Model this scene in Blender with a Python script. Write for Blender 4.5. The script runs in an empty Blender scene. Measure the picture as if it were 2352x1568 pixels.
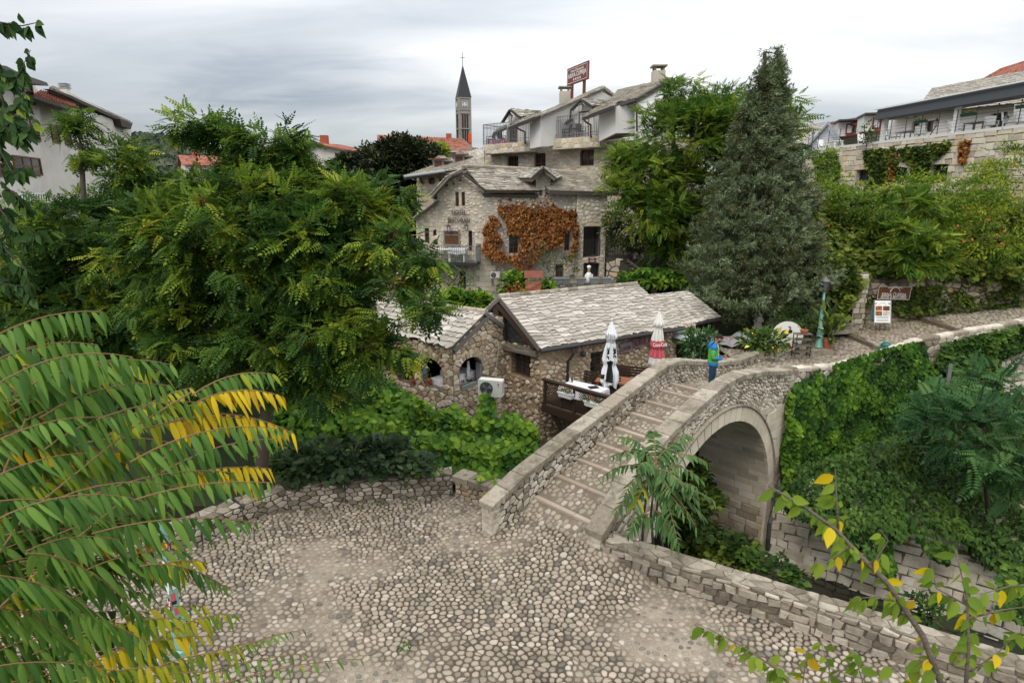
import bpy, math, random
import numpy as np
from mathutils import Vector, Matrix
random.seed(7); RNG = np.random.default_rng(7)
SC = bpy.context.scene
COL = SC.collection
H = 7.8; FPX = 1372.0; PITCH = math.radians(13.9)
CP, SP = math.cos(PITCH), math.sin(PITCH)
cam = bpy.data.cameras.new('camera'); camo = bpy.data.objects.new('camera', cam); COL.objects.link(camo)
camo.location = (0, 0, H); camo.rotation_euler = (math.radians(90) - PITCH, 0, 0)
cam.sensor_width = 36; cam.lens = 36 * FPX / 2352; cam.clip_end = 9000; cam.clip_start = .05
cam.dof.use_dof = True; cam.dof.focus_distance = 18; cam.dof.aperture_fstop = 7.1
SC.camera = camo
SUN_EL, SUN_ROT = math.radians(48), math.radians(215)
w = bpy.data.worlds.new('World'); SC.world = w; w.use_nodes = True
nt = w.node_tree; nt.nodes.clear()
def N(nt, t, **kw):
    n = nt.nodes.new(t)
    for k, v in kw.items(): setattr(n, k, v)
    return n
out = N(nt, 'ShaderNodeOutputWorld'); bg = N(nt, 'ShaderNodeBackground'); bg2 = N(nt, 'ShaderNodeBackground'); add = N(nt, 'ShaderNodeAddShader')
sky = N(nt, 'ShaderNodeTexSky', sky_type='NISHITA', sun_disc=False, sun_elevation=SUN_EL, sun_rotation=SUN_ROT)
bg.inputs[1].default_value = .05 * .5
nt.links.new(sky.outputs[0], bg.inputs[0])
tc = N(nt, 'ShaderNodeTexCoord'); sep = N(nt, 'ShaderNodeSeparateXYZ'); nt.links.new(tc.outputs['Generated'], sep.inputs[0])
mx = N(nt, 'ShaderNodeMath', operation='MAXIMUM'); nt.links.new(sep.outputs[2], mx.inputs[0]); mx.inputs[1].default_value = .0
ad = N(nt, 'ShaderNodeMath', operation='ADD'); nt.links.new(mx.outputs[0], ad.inputs[0]); ad.inputs[1].default_value = .16
dx = N(nt, 'ShaderNodeMath', operation='DIVIDE'); dy = N(nt, 'ShaderNodeMath', operation='DIVIDE')
nt.links.new(sep.outputs[0], dx.inputs[0]); nt.links.new(ad.outputs[0], dx.inputs[1])
nt.links.new(sep.outputs[1], dy.inputs[0]); nt.links.new(ad.outputs[0], dy.inputs[1])
cmb = N(nt, 'ShaderNodeCombineXYZ'); nt.links.new(dx.outputs[0], cmb.inputs[0]); nt.links.new(dy.outputs[0], cmb.inputs[1])
mp = N(nt, 'ShaderNodeMapping'); mp.inputs['Rotation'].default_value = (0, 0, -.35); mp.inputs['Scale'].default_value = (.55, 1.15, 1)
mp.inputs['Location'].default_value = (.3, .55, 0)
nt.links.new(cmb.outputs[0], mp.inputs[0])
n1 = N(nt, 'ShaderNodeTexNoise'); n1.inputs['Scale'].default_value = .9; n1.inputs['Detail'].default_value = 6; n1.inputs['Roughness'].default_value = .42; n1.inputs['Distortion'].default_value = .6
nt.links.new(mp.outputs[0], n1.inputs['Vector'])
n2 = N(nt, 'ShaderNodeTexNoise'); n2.inputs['Scale'].default_value = 3.2; n2.inputs['Detail'].default_value = 10; n2.inputs['Roughness'].default_value = .62; n2.inputs['Distortion'].default_value = .8
nt.links.new(mp.outputs[0], n2.inputs['Vector'])
mxn = N(nt, 'ShaderNodeMath', operation='MULTIPLY_ADD'); mxn.inputs[1].default_value = .2; nt.links.new(n2.outputs[0], mxn.inputs[0]); nt.links.new(n1.outputs[0], mxn.inputs[2])
gx = N(nt, 'ShaderNodeMath', operation='MULTIPLY_ADD'); gx.inputs[1].default_value = .16; gx.inputs[2].default_value = 0
nt.links.new(sep.outputs[0], gx.inputs[0])
sm = N(nt, 'ShaderNodeMath', operation='ADD'); nt.links.new(mxn.outputs[0], sm.inputs[0]); nt.links.new(gx.outputs[0], sm.inputs[1])
def lens(cx, cy, cz, rx, rz, tilt, amt, src):
    c = Vector((cx, cy, cz)).normalized(); r = Vector((c.y, -c.x, 0)).normalized(); u = r.cross(c)
    ct, st = math.cos(tilt), math.sin(tilt)
    a = r * ct + u * st; b = -r * st + u * ct
    def dot(v, rad):
        d = N(nt, 'ShaderNodeVectorMath', operation='DOT_PRODUCT'); nt.links.new(tc.outputs['Generated'], d.inputs[0]); d.inputs[1].default_value = v
        s = N(nt, 'ShaderNodeMath', operation='SUBTRACT'); nt.links.new(d.outputs['Value'], s.inputs[0]); s.inputs[1].default_value = c.dot(v)
        q = N(nt, 'ShaderNodeMath', operation='DIVIDE'); nt.links.new(s.outputs[0], q.inputs[0]); q.inputs[1].default_value = rad
        p = N(nt, 'ShaderNodeMath', operation='POWER'); nt.links.new(q.outputs[0], p.inputs[0]); p.inputs[1].default_value = 2
        return p
    p1, p2 = dot(a, rx), dot(b, rz)
    s = N(nt, 'ShaderNodeMath', operation='ADD'); nt.links.new(p1.outputs[0], s.inputs[0]); nt.links.new(p2.outputs[0], s.inputs[1])
    dn = N(nt, 'ShaderNodeMath', operation='MULTIPLY_ADD'); nt.links.new(n2.outputs[0], dn.inputs[0]); dn.inputs[1].default_value = 1.1; nt.links.new(s.outputs[0], dn.inputs[2])
    mr = N(nt, 'ShaderNodeMapRange', interpolation_type='SMOOTHSTEP'); nt.links.new(dn.outputs[0], mr.inputs[0])
    mr.inputs['From Min'].default_value = .45; mr.inputs['From Max'].default_value = 1.7; mr.inputs['To Min'].default_value = -amt; mr.inputs['To Max'].default_value = 0
    o = N(nt, 'ShaderNodeMath', operation='ADD'); nt.links.new(src.outputs[0], o.inputs[0]); nt.links.new(mr.outputs[0], o.inputs[1])
    return o
def pdir(px, py):
    u, v = (px - 1176) / FPX, (784 - py) / FPX
    return (u, CP + v * SP, -SP + v * CP)
s1 = lens(*pdir(660, 172), .19, .042, math.radians(9), .17, sm)
s2 = lens(*pdir(820, 225), .22, .035, math.radians(8), .06, s1)
rp = N(nt, 'ShaderNodeValToRGB'); nt.links.new(s2.outputs[0], rp.inputs[0])
el = rp.color_ramp.elements
el[0].position = .28; el[0].color = (.24, .265, .295, 1)
el[1].position = .84; el[1].color = (.70, .695, .68, 1)
e = el.new(.50); e.color = (.40, .415, .43, 1)
e = el.new(.66); e.color = (.53, .53, .53, 1)
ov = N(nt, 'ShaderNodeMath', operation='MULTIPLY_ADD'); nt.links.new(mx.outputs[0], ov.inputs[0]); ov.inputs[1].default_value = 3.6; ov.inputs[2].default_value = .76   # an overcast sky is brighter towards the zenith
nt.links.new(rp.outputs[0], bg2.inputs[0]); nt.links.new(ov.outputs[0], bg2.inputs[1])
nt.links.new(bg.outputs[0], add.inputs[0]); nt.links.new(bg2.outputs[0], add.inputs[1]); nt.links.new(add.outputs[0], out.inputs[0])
sun = bpy.data.lights.new('sun', 'SUN'); sun.energy = 1.5; sun.angle = math.radians(25); sun.color = (1, .93, .82)
suno = bpy.data.objects.new('sun', sun); COL.objects.link(suno)
_a = SUN_ROT
suno.rotation_euler = Vector((math.sin(_a) * math.cos(SUN_EL), math.cos(_a) * math.cos(SUN_EL), math.sin(SUN_EL))).to_track_quat('Z', 'Y').to_euler()
SC.view_settings.view_transform = 'Standard'; SC.view_settings.look = 'None'; SC.view_settings.exposure = 0.10; SC.view_settings.gamma = 1
def ray(px, py): return Vector(pdir(px, py))
def at(px, py, D): return Vector((0, 0, H)) + ray(px, py) * D
def atZ(px, py, z):
    r = ray(px, py); return Vector((0, 0, H)) + r * ((z - H) / r.z)
def depth(p): return p[1] * CP + (H - p[2]) * SP
def proj(p):
    D = depth(p); return (1176 + FPX * p[0] / D, 784 - FPX * (p[1] * SP + (p[2] - H) * CP) / D)
def lerp(a, b, t): return a + (b - a) * t
def interp(x, xs, ys): return float(np.interp(x, xs, ys))
def mat(name, stops, rough=.85, nscale=3., namt=.35, bump=.3, bscale=30., stain=None, sscale=.8, spec=.3, metal=0., trans=0., wet=None):
    m = bpy.data.materials.new(name); m.use_nodes = True; t = m.node_tree; b = t.nodes['Principled BSDF']
    b.inputs['Roughness'].default_value = rough; b.inputs['Metallic'].default_value = metal; b.inputs['Specular IOR Level'].default_value = spec
    at_ = N(t, 'ShaderNodeAttribute', attribute_name='tint'); co = N(t, 'ShaderNodeTexCoord')
    rp = N(t, 'ShaderNodeValToRGB'); el = rp.color_ramp.elements
    while len(el) > 1: el.remove(el[-1])
    for i, c in enumerate(stops):
        pos = i / max(1, len(stops) - 1)
        e = el[0] if i == 0 else el.new(pos)
        e.position = pos; e.color = (*c, 1)
    no = N(t, 'ShaderNodeTexNoise'); no.inputs['Scale'].default_value = nscale; no.inputs['Detail'].default_value = 6; no.inputs['Roughness'].default_value = .65
    t.links.new(co.outputs['Object'], no.inputs['Vector'])
    ma = N(t, 'ShaderNodeMath', operation='MULTIPLY_ADD'); t.links.new(no.outputs[0], ma.inputs[0]); ma.inputs[1].default_value = namt * 1.6; 
    s0 = N(t, 'ShaderNodeMath', operation='SUBTRACT'); t.links.new(at_.outputs['Fac'], s0.inputs[0]); s0.inputs[1].default_value = namt * .8
    t.links.new(s0.outputs[0], ma.inputs[2]); t.links.new(ma.outputs[0], rp.inputs[0])
    col = rp.outputs[0]
    if stain:
        n3 = N(t, 'ShaderNodeTexNoise'); n3.inputs['Scale'].default_value = sscale; n3.inputs['Detail'].default_value = 8; n3.inputs['Roughness'].default_value = .7
        t.links.new(co.outputs['Object'], n3.inputs['Vector'])
        mr = N(t, 'ShaderNodeMapRange'); t.links.new(n3.outputs[0], mr.inputs[0]); mr.inputs['From Min'].default_value = .48; mr.inputs['From Max'].default_value = .68; mr.inputs['To Max'].default_value = stain[3] if len(stain) > 3 else .8
        mi = N(t, 'ShaderNodeMix', data_type='RGBA'); t.links.new(mr.outputs[0], mi.inputs[0]); t.links.new(col, mi.inputs[6]); mi.inputs[7].default_value = (*stain[:3], 1)
        col = mi.outputs[2]
    t.links.new(col, b.inputs['Base Color'])
    if bump:
        n4 = N(t, 'ShaderNodeTexNoise'); n4.inputs['Scale'].default_value = bscale; n4.inputs['Detail'].default_value = 5; n4.inputs['Roughness'].default_value = .7
        t.links.new(co.outputs['Object'], n4.inputs['Vector'])
        bp = N(t, 'ShaderNodeBump'); bp.inputs['Strength'].default_value = bump; bp.inputs['Distance'].default_value = .03
        t.links.new(n4.outputs[0], bp.inputs['Height']); t.links.new(bp.outputs[0], b.inputs['Normal'])
    if trans:
        tr = N(t, 'ShaderNodeBsdfTranslucent'); t.links.new(col, tr.inputs[0]); ms = N(t, 'ShaderNodeMixShader'); ms.inputs[0].default_value = trans
        o = t.nodes['Material Output']; t.links.new(b.outputs[0], ms.inputs[1]); t.links.new(tr.outputs[0], ms.inputs[2]); t.links.new(ms.outputs[0], o.inputs[0])
    return m
def glass(name, col=(.02, .025, .03), rough=.08):
    m = bpy.data.materials.new(name); m.use_nodes = True; b = m.node_tree.nodes['Principled BSDF']
    b.inputs['Base Color'].default_value = (*col, 1); b.inputs['Roughness'].default_value = rough; b.inputs['Specular IOR Level'].default_value = .8
    return m
def leafmat(name, stops, trans=.3, rough=.6, spec=.16): return mat(name, stops, rough=rough, nscale=1.2, namt=.12, bump=0, spec=spec, trans=trans)
M = dict(
 mortar=mat('mortar', [(.13,.11,.08),(.24,.205,.16)], nscale=4, bump=.6, bscale=40, stain=(.035,.03,.025,.8), sscale=1.5),
 mortar_dark=mat('mortar_dark', [(.035,.03,.025),(.08,.07,.055)], nscale=4, bump=.5, bscale=40),
 pave_mortar=mat('pave_mortar', [(.050,.038,.025),(.12,.095,.068),(.24,.20,.15),(.33,.285,.22)], nscale=3, namt=.35, bump=.5, bscale=50),
 cobble=mat('cobble', [(.12,.108,.095),(.21,.18,.14),(.295,.25,.19),(.37,.315,.245),(.47,.42,.35)], rough=.8, nscale=9, namt=.25, bump=.25, bscale=60, stain=(.10,.085,.065,.5), sscale=.45),
 lime=mat('limestone', [(.20,.16,.115),(.40,.345,.265),(.56,.50,.405),(.66,.61,.52)], rough=.9, nscale=7, namt=.35, bump=.8, bscale=22, stain=(.20,.17,.12,.55), sscale=2.5),
 cap=mat('cap_stone', [(.20,.17,.125),(.33,.285,.22),(.46,.41,.33)], rough=.92, nscale=10, namt=.7, bump=1.2, bscale=26, stain=(.10,.085,.06,.8), sscale=2.6),
 ashlar=mat('ashlar', [(.42,.355,.265),(.56,.485,.375),(.66,.585,.47)], rough=.85, nscale=3, namt=.4, bump=.25, bscale=40, stain=(.23,.20,.15,.5), sscale=.7),
 ashlar_rough=mat('ashlar_rough', [(.24,.19,.13),(.40,.335,.25),(.54,.475,.375),(.44,.30,.16)], rough=.9, nscale=5, namt=.4, bump=.9, bscale=25, stain=(.12,.10,.07,.5), sscale=1),
 granite=mat('granite_step', [(.30,.235,.18),(.42,.345,.27)], rough=.85, nscale=40, namt=.6, bump=.3, bscale=90),
 rubgrey=mat('grey_rubble', [(.14,.115,.085),(.27,.23,.18),(.38,.33,.26),(.49,.435,.355)], rough=.92, nscale=6, namt=.4, bump=1.2, bscale=16, stain=(.10,.085,.065,.7), sscale=1.3),
 tan=mat('tan_rubble', [(.26,.19,.12),(.43,.33,.225),(.56,.45,.325),(.68,.60,.48)], rough=.92, nscale=6, namt=.4, bump=.9, bscale=20, stain=(.17,.13,.09,.5), sscale=2),
 tan_mortar=mat('tan_mortar', [(.26,.19,.125),(.42,.32,.215)], nscale=3, namt=.8, bump=1., bscale=18, stain=(.10,.08,.055,.6), sscale=1.2),
 pale=mat('pale_rubble', [(.43,.36,.27),(.60,.52,.40),(.70,.63,.52),(.60,.43,.26)], rough=.92, nscale=5, namt=.3, bump=.7, bscale=22, stain=(.30,.27,.23,.5), sscale=1.5),
 pale_mortar=mat('pale_mortar', [(.40,.36,.29),(.58,.53,.45)], nscale=2.5, namt=.9, bump=1., bscale=14, stain=(.22,.20,.17,.6), sscale=.6),
 grey_mortar=mat('grey_mortar', [(.34,.32,.28),(.52,.49,.44)], nscale=2.5, namt=.9, bump=1., bscale=14, stain=(.17,.16,.14,.6), sscale=.6),
 crazy=mat('flagstone_cladding', [(.42,.35,.25),(.58,.50,.39),(.66,.60,.50)], rough=.85, nscale=5, namt=.3, bump=.3, bscale=30),
 slate=mat('roof_slab', [(.19,.17,.145),(.31,.28,.24),(.41,.375,.325),(.53,.49,.43)], rough=.85, nscale=5, namt=.35, bump=.5, bscale=26, stain=(.33,.31,.28,.5), sscale=3),
 slate_old=mat('weathered_roof_slab', [(.19,.165,.13),(.32,.285,.23),(.45,.415,.355),(.56,.52,.46)], rough=.9, nscale=6, namt=.5, bump=.7, bscale=20, stain=(.17,.155,.125,.65), sscale=1.6),
 slate_under=mat('roof_bed', [(.10,.09,.08),(.17,.155,.135)], bump=.5),
 redtile=mat('red_tile', [(.13,.042,.028),(.25,.075,.042),(.36,.125,.07),(.22,.10,.07)], rough=.8, nscale=2, namt=.5, bump=.4, bscale=20, stain=(.14,.07,.05,.6), sscale=1.2),
 brick=mat('chimney_brick', [(.22,.05,.028),(.33,.085,.045),(.42,.15,.085)], rough=.9, nscale=12, bump=.5),
 wood=mat('dark_wood', [(.028,.017,.012),(.055,.033,.022)], rough=.6, nscale=6, namt=.6, bump=.3, bscale=40),
 brownwood=mat('brown_window_wood', [(.10,.038,.016),(.16,.065,.028)], rough=.5, nscale=5, bump=.1),
 greywood=mat('weathered_wood', [(.10,.08,.06),(.20,.165,.13)], rough=.9, nscale=9, namt=.8, bump=.7, bscale=24, stain=(.05,.04,.03,.7), sscale=3),
 metal=mat('dark_metal', [(.022,.020,.020),(.04,.036,.034)], rough=.45, bump=0, spec=.5),
 greymetal=mat('grey_metal', [(.14,.145,.15),(.2,.205,.21)], rough=.5, bump=0, spec=.5),
 zinc=mat('zinc', [(.24,.26,.28),(.34,.36,.38)], rough=.45, bump=.05, spec=.5),
 white=mat('white_render', [(.62,.60,.57),(.74,.73,.71)], rough=.9, nscale=1.2, namt=.5, bump=.2, bscale=60, stain=(.50,.48,.45,.35), sscale=.6),
 plaster_old=mat('old_white_render', [(.52,.49,.45),(.68,.65,.61)], rough=.9, nscale=1.2, namt=.8, bump=.2, bscale=60, stain=(.36,.33,.29,.5), sscale=.5),
 concrete=mat('concrete', [(.22,.205,.18),(.34,.32,.285)], rough=.9, nscale=2, namt=.8, bump=.2, bscale=30, stain=(.15,.14,.12,.6), sscale=.25),
 rock=mat('rough_render', [(.17,.155,.14),(.30,.28,.255)], rough=.95, nscale=2.5, namt=.9, bump=1, bscale=9, stain=(.09,.08,.07,.7), sscale=.8),
 soil=mat('soil', [(.03,.028,.018),(.07,.06,.04)], bump=.6, bscale=8, nscale=1),
 bark=mat('bark', [(.045,.035,.027),(.10,.08,.062)], rough=.95, nscale=8, bump=.8, bscale=20),
 twig=mat('twig', [(.17,.10,.045),(.26,.15,.07)], rough=.7, bump=0),
 glass=glass('window_glass'), black=glass('dark_interior', (.008,.008,.008), .9),
 bluegreen=mat('green_lamp_paint', [(.16,.34,.27),(.22,.44,.36)], rough=.5, nscale=5, bump=.05, spec=.5, stain=(.10,.25,.2,.5), sscale=5),
 cream=mat('cream_plastic', [(.60,.59,.54),(.68,.67,.62)], rough=.5, bump=0, spec=.5),
 cloth=mat('white_cloth', [(.66,.68,.72),(.76,.78,.80)], rough=.9, nscale=3, bump=.1),
 pattern=mat('patterned_cloth', [(.38,.33,.35),(.70,.70,.72),(.76,.76,.78)], rough=.9, nscale=16, namt=1.2, bump=0),
 red=mat('red_print', [(.42,.06,.08),(.52,.11,.13)], rough=.8, bump=0),
 blackp=mat('black_print', [(.012,.012,.014),(.02,.02,.022)], rough=.8, bump=0),
 whitep=mat('white_print', [(.74,.74,.72),(.80,.80,.78)], rough=.7, bump=0),
 signbrown=mat('brown_sign', [(.13,.045,.018),(.16,.055,.022)], rough=.5, bump=0),
 signred=mat('maroon_sign', [(.15,.032,.028),(.19,.042,.036)], rough=.5, bump=0),
 terra=mat('terracotta', [(.32,.10,.055),(.42,.15,.085)], rough=.8, nscale=8, bump=.1),
 planter=mat('grey_planter', [(.17,.18,.19),(.30,.31,.32)], rough=.8, nscale=20, namt=.8, bump=.3),
)
BASE = {}
def empty(name, loc=(0, 0, 0)):
    o = bpy.data.objects.new(name, None); COL.objects.link(o); o.location = loc; o.empty_display_size = .2
    BASE[o.name] = Vector(loc); return o
def tag(o, label=None, cat=None, group=None, kind=None):
    if label: o['label'] = label
    if cat: o['category'] = cat
    if group: o['group'] = group
    if kind: o['kind'] = kind
    return o
def thing(name, loc, label, cat, group=None): return tag(empty(name, loc), label, cat, group)
def mkobj(name, V, F, m, parent=None, tint=None, smooth=False, mi=None):
    """V: world-space vertices; they are stored relative to the parent's base. tint: scalar, per-vertex list or None"""
    me = bpy.data.meshes.new(name)
    V = np.asarray(V, dtype=np.float32).reshape(-1, 3)
    base = BASE[parent.name] if parent is not None else None
    if base is not None: V = V - np.array(base, dtype=np.float32)
    me.from_pydata(V.tolist() if len(V) < 200 else V.tolist(), [], F)
    ms = m if isinstance(m, (list, tuple)) else [m]
    for k in ms: me.materials.append(k)
    if mi is not None: me.polygons.foreach_set('material_index', mi)
    a = me.attributes.new('tint', 'FLOAT', 'POINT')
    if tint is None: tint = .5
    tv = np.full(len(V), tint, dtype=np.float32) if np.isscalar(tint) else np.asarray(tint, dtype=np.float32)
    a.data.foreach_set('value', tv)
    if smooth: me.polygons.foreach_set('use_smooth', np.ones(len(me.polygons), dtype=bool))
    me.update()
    o = bpy.data.objects.new(name, me); COL.objects.link(o)
    if parent is not None: o.parent = parent; BASE[o.name] = base
    return o
class MB:
    def __init__(s): s.v = []; s.f = []; s.t = []; s.mi = []; s.cm = 0
    def add(s, V, F, tint=.5):
        n = len(s.v); s.v += [tuple(p) for p in V]; s.f += [tuple(i + n for i in f) for f in F]; s.mi += [s.cm] * len(F)
        s.t += [tint] * len(V) if np.isscalar(tint) else list(tint); return s
    def hexa(s, p, tint=.5):   # p: 4 bottom (ccw), 4 top
        return s.add(p, [(3,2,1,0),(4,5,6,7),(0,1,5,4),(1,2,6,5),(2,3,7,6),(3,0,4,7)], tint)
    def box(s, c, sz, rz=0, tint=.5):
        c = Vector(c); hx, hy, hz = sz[0]/2, sz[1]/2, sz[2]/2; R = Matrix.Rotation(rz, 3, 'Z')
        return s.hexa([c + R @ Vector(p) for p in [(-hx,-hy,-hz),(hx,-hy,-hz),(hx,hy,-hz),(-hx,hy,-hz),(-hx,-hy,hz),(hx,-hy,hz),(hx,hy,hz),(-hx,hy,hz)]], tint)
    def beam(s, a, b, wd, hg, up=(0,0,1), tint=.5):
        a, b = Vector(a), Vector(b); d = (b - a).normalized(); u = Vector(up); r = d.cross(u)
        if r.length < 1e-4: r = d.cross(Vector((1, 0, 0)))
        r.normalize(); u = r.cross(d)
        q = [(-1,-1),(1,-1),(1,1),(-1,1)]
        return s.hexa([a + r*x*wd/2 + u*y*hg/2 for x, y in q] + [b + r*x*wd/2 + u*y*hg/2 for x, y in q], tint)
    def tube(s, pts, r, n=6, tint=.5, cap=True):
        pts = [Vector(p) for p in pts]; rs = r if isinstance(r, (list, tuple)) else [r] * len(pts)
        V = []; prev = None
        for i, p in enumerate(pts):
            d = (pts[min(i+1, len(pts)-1)] - pts[max(i-1, 0)])
            if d.length < 1e-6: d = Vector((0,0,1))
            d.normalize()
            x = (prev - d * prev.dot(d)) if prev is not None else (Vector((1,0,0)) if abs(d.x) < .9 else Vector((0,1,0))) - d * d.x * (1 if abs(d.x) < .9 else 0)
            if x.length < 1e-5: x = d.orthogonal()
            x.normalize(); prev = x; y = d.cross(x)
            V += [p + (x*math.cos(2*math.pi*k/n) + y*math.sin(2*math.pi*k/n)) * rs[i] for k in range(n)]
        F = [(i*n+k, i*n+(k+1)%n, (i+1)*n+(k+1)%n, (i+1)*n+k) for i in range(len(pts)-1) for k in range(n)]
        if cap: F += [tuple(range(n-1, -1, -1)), tuple((len(pts)-1)*n+k for k in range(n))]
        return s.add(V, F, tint)
    def lathe(s, c, prof, n=12, tint=.5):   # prof: (r, z)
        c = Vector(c); V = [c + Vector((r*math.cos(2*math.pi*k/n), r*math.sin(2*math.pi*k/n), z)) for r, z in prof for k in range(n)]
        F = [(i*n+k, i*n+(k+1)%n, (i+1)*n+(k+1)%n, (i+1)*n+k) for i in range(len(prof)-1) for k in range(n)]
        F += [tuple(range(n-1, -1, -1)), tuple((len(prof)-1)*n+k for k in range(n))]
        return s.add(V, F, tint)
    def ball(s, c, r, n=8, m=5, tint=.5):
        r = r if isinstance(r, (tuple, list)) else (r, r, r); c = Vector(c); V = [c + Vector((0,0,-r[2]))]
        for i in range(1, m):
            a = -math.pi/2 + math.pi*i/m
            V += [c + Vector((r[0]*math.cos(a)*math.cos(2*math.pi*k/n), r[1]*math.cos(a)*math.sin(2*math.pi*k/n), r[2]*math.sin(a))) for k in range(n)]
        V.append(c + Vector((0,0,r[2]))); L = len(V) - 1
        F = [(0, 1+(k+1)%n, 1+k) for k in range(n)] + [(L, 1+(m-2)*n+k, 1+(m-2)*n+(k+1)%n) for k in range(n)]
        F += [(1+i*n+k, 1+i*n+(k+1)%n, 1+(i+1)*n+(k+1)%n, 1+(i+1)*n+k) for i in range(m-2) for k in range(n)]
        return s.add(V, F, tint)
    def build(s, name, m, parent=None, smooth=False):
        return mkobj(name, s.v, s.f, m, parent, s.t, smooth, s.mi if isinstance(m, (list, tuple)) else None)
def copy_tree(o, parent=None):
    c = o.copy(); COL.objects.link(c); c.parent = parent
    if o.name in BASE: BASE[c.name] = BASE[o.name]
    for ch in o.children: copy_tree(ch, c)
    return c
def emit(name, pieces, m, parent, limit=300, stuff=None, smooth=False):
    """pieces: (V, F, tint). The ones that show largest become objects, the rest one joined part of kind stuff."""
    def show(p):
        V = np.asarray(p[0], dtype=float); c = V.mean(0); ext = V.max(0) - V.min(0); px, py = proj(c)
        s = np.sort(ext)[-2] * np.sort(ext)[-1] / max(depth(c), .5) ** 2
        if px < -60 or px > 2412 or py < -60 or py > 1630 or depth(c) < .3: s *= 1e-4
        return -s
    ps = sorted(pieces, key=show)
    for V, F, t in ps[:limit]: mkobj(name, V, F, m, parent, t, smooth)
    if len(ps) > limit:
        mb = MB()
        for V, F, t in ps[limit:]: mb.add(V, F, t)
        tag(mb.build(stuff or (name + '_bed'), m, parent, smooth), kind='stuff')
def text(body, size, m, P, U, Z, parent, name='lettering', ext=.004, align='CENTER', fit=None, offset=0.):
    """flat lettering in the plane U (right), Z (up), its middle at P"""
    cu = bpy.data.curves.new('text', 'FONT'); cu.body = body; cu.size = size; cu.align_x = align; cu.align_y = 'CENTER'; cu.extrude = ext; cu.resolution_u = 2; cu.offset = offset
    to = bpy.data.objects.new('text', cu); COL.objects.link(to)
    bpy.context.view_layer.update()
    me = bpy.data.meshes.new_from_object(to.evaluated_get(bpy.context.evaluated_depsgraph_get()))
    bpy.data.objects.remove(to)
    V = np.array([v.co for v in me.vertices]); 
    if fit: V[:, 0] *= fit / max(1e-6, V[:, 0].max() - V[:, 0].min())
    F = [tuple(p.vertices) for p in me.polygons]; bpy.data.meshes.remove(me)
    P, U, Z = Vector(P), Vector(U).normalized(), Vector(Z).normalized(); W = U.cross(Z)
    V = [P + U*a + Z*b + W*c for a, b, c in V]
    return mkobj(name, V, F, m, parent)
def clip(poly, mx_, my_, nx, ny):
    r = []; n = len(poly)
    for i in range(n):
        a, b = poly[i], poly[(i+1) % n]
        da = (a[0]-mx_)*nx + (a[1]-my_)*ny; db = (b[0]-mx_)*nx + (b[1]-my_)*ny
        if da <= 0: r.append(a)
        if (da < 0 < db) or (db < 0 < da):
            t = da / (da - db); r.append((a[0]+(b[0]-a[0])*t, a[1]+(b[1]-a[1])*t))
    return r
def cells(w_, h_, cw, ch, jit=.38, stagger=True, keep=None):
    """irregular stone outlines filling [0,w]x[0,h]"""
    nx, ny = max(1, round(w_/cw)), max(1, round(h_/ch)); cw, ch = w_/nx, h_/ny
    P = {}
    for j in range(-2, ny+2):
        for i in range(-2, nx+3):
            off = .5 * (j % 2) if stagger else 0
            P[i, j] = (i + .5 - off + random.uniform(-jit, jit), j + .5 + random.uniform(-jit, jit)*.9)
    out_ = []
    for j in range(ny):
        for i in range(0, nx+1):
            cx, cy = P[i, j]
            if keep and not keep(cx*cw, cy*ch): continue
            poly = [(cx-1.3, cy-1.3), (cx+1.3, cy-1.3), (cx+1.3, cy+1.3), (cx-1.3, cy+1.3)]
            for dj in (-1, 0, 1, -2, 2):
                for di in (-1, 0, 1, -2, 2):
                    if (di == 0 and dj == 0) or abs(dj) == 2 and abs(di) > 1 or (i+di, j+dj) not in P: continue
                    qx, qy = P[i+di, j+dj]
                    if abs(qx-cx) > 2.6: continue
                    poly = clip(poly, (cx+qx)/2, (cy+qy)/2, qx-cx, qy-cy)
            for (mx_, my_, a, b) in ((0,0,-1,0),(0,0,0,-1),(nx,ny,1,0),(nx,ny,0,1)):
                poly = clip(poly, mx_, my_, a, b) if poly else poly
            if len(poly) < 3: continue
            out_.append([(x*cw, y*ch) for x, y in poly])
    return out_
def area(p): return abs(sum(p[i][0]*p[(i+1)%len(p)][1] - p[(i+1)%len(p)][0]*p[i][1] for i in range(len(p))))/2
def inset(p, g):
    cx = sum(a for a, b in p)/len(p); cy = sum(b for a, b in p)/len(p)
    r = math.sqrt(max(area(p), 1e-6)/math.pi); k = max(.3, 1 - g/r)
    return [(cx+(a-cx)*k, cy+(b-cy)*k) for a, b in p], (cx, cy)
def roundp(p, n=8, jitter=0):
    q = []
    for i in range(len(p)):
        a, b = p[i], p[(i+1) % len(p)]
        q += [(a[0]*.75+b[0]*.25, a[1]*.75+b[1]*.25), (a[0]*.25+b[0]*.75, a[1]*.25+b[1]*.75)]
    L = [0]
    for i in range(len(q)): L.append(L[-1] + math.dist(q[i], q[(i+1) % len(q)]))
    r = []; j = 0
    for k in range(n):
        s = L[-1]*k/n
        while L[j+1] < s: j += 1
        t = (s-L[j])/max(1e-9, L[j+1]-L[j]); a, b = q[j], q[(j+1) % len(q)]
        r.append((a[0]+(b[0]-a[0])*t, a[1]+(b[1]-a[1])*t))
    return r
def simplify(p, mn):
    q = []
    for a in p:
        if not q or math.dist(a, q[-1]) > mn: q.append(a)
    while len(q) > 3 and math.dist(q[0], q[-1]) < mn: q.pop()
    return q
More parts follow.
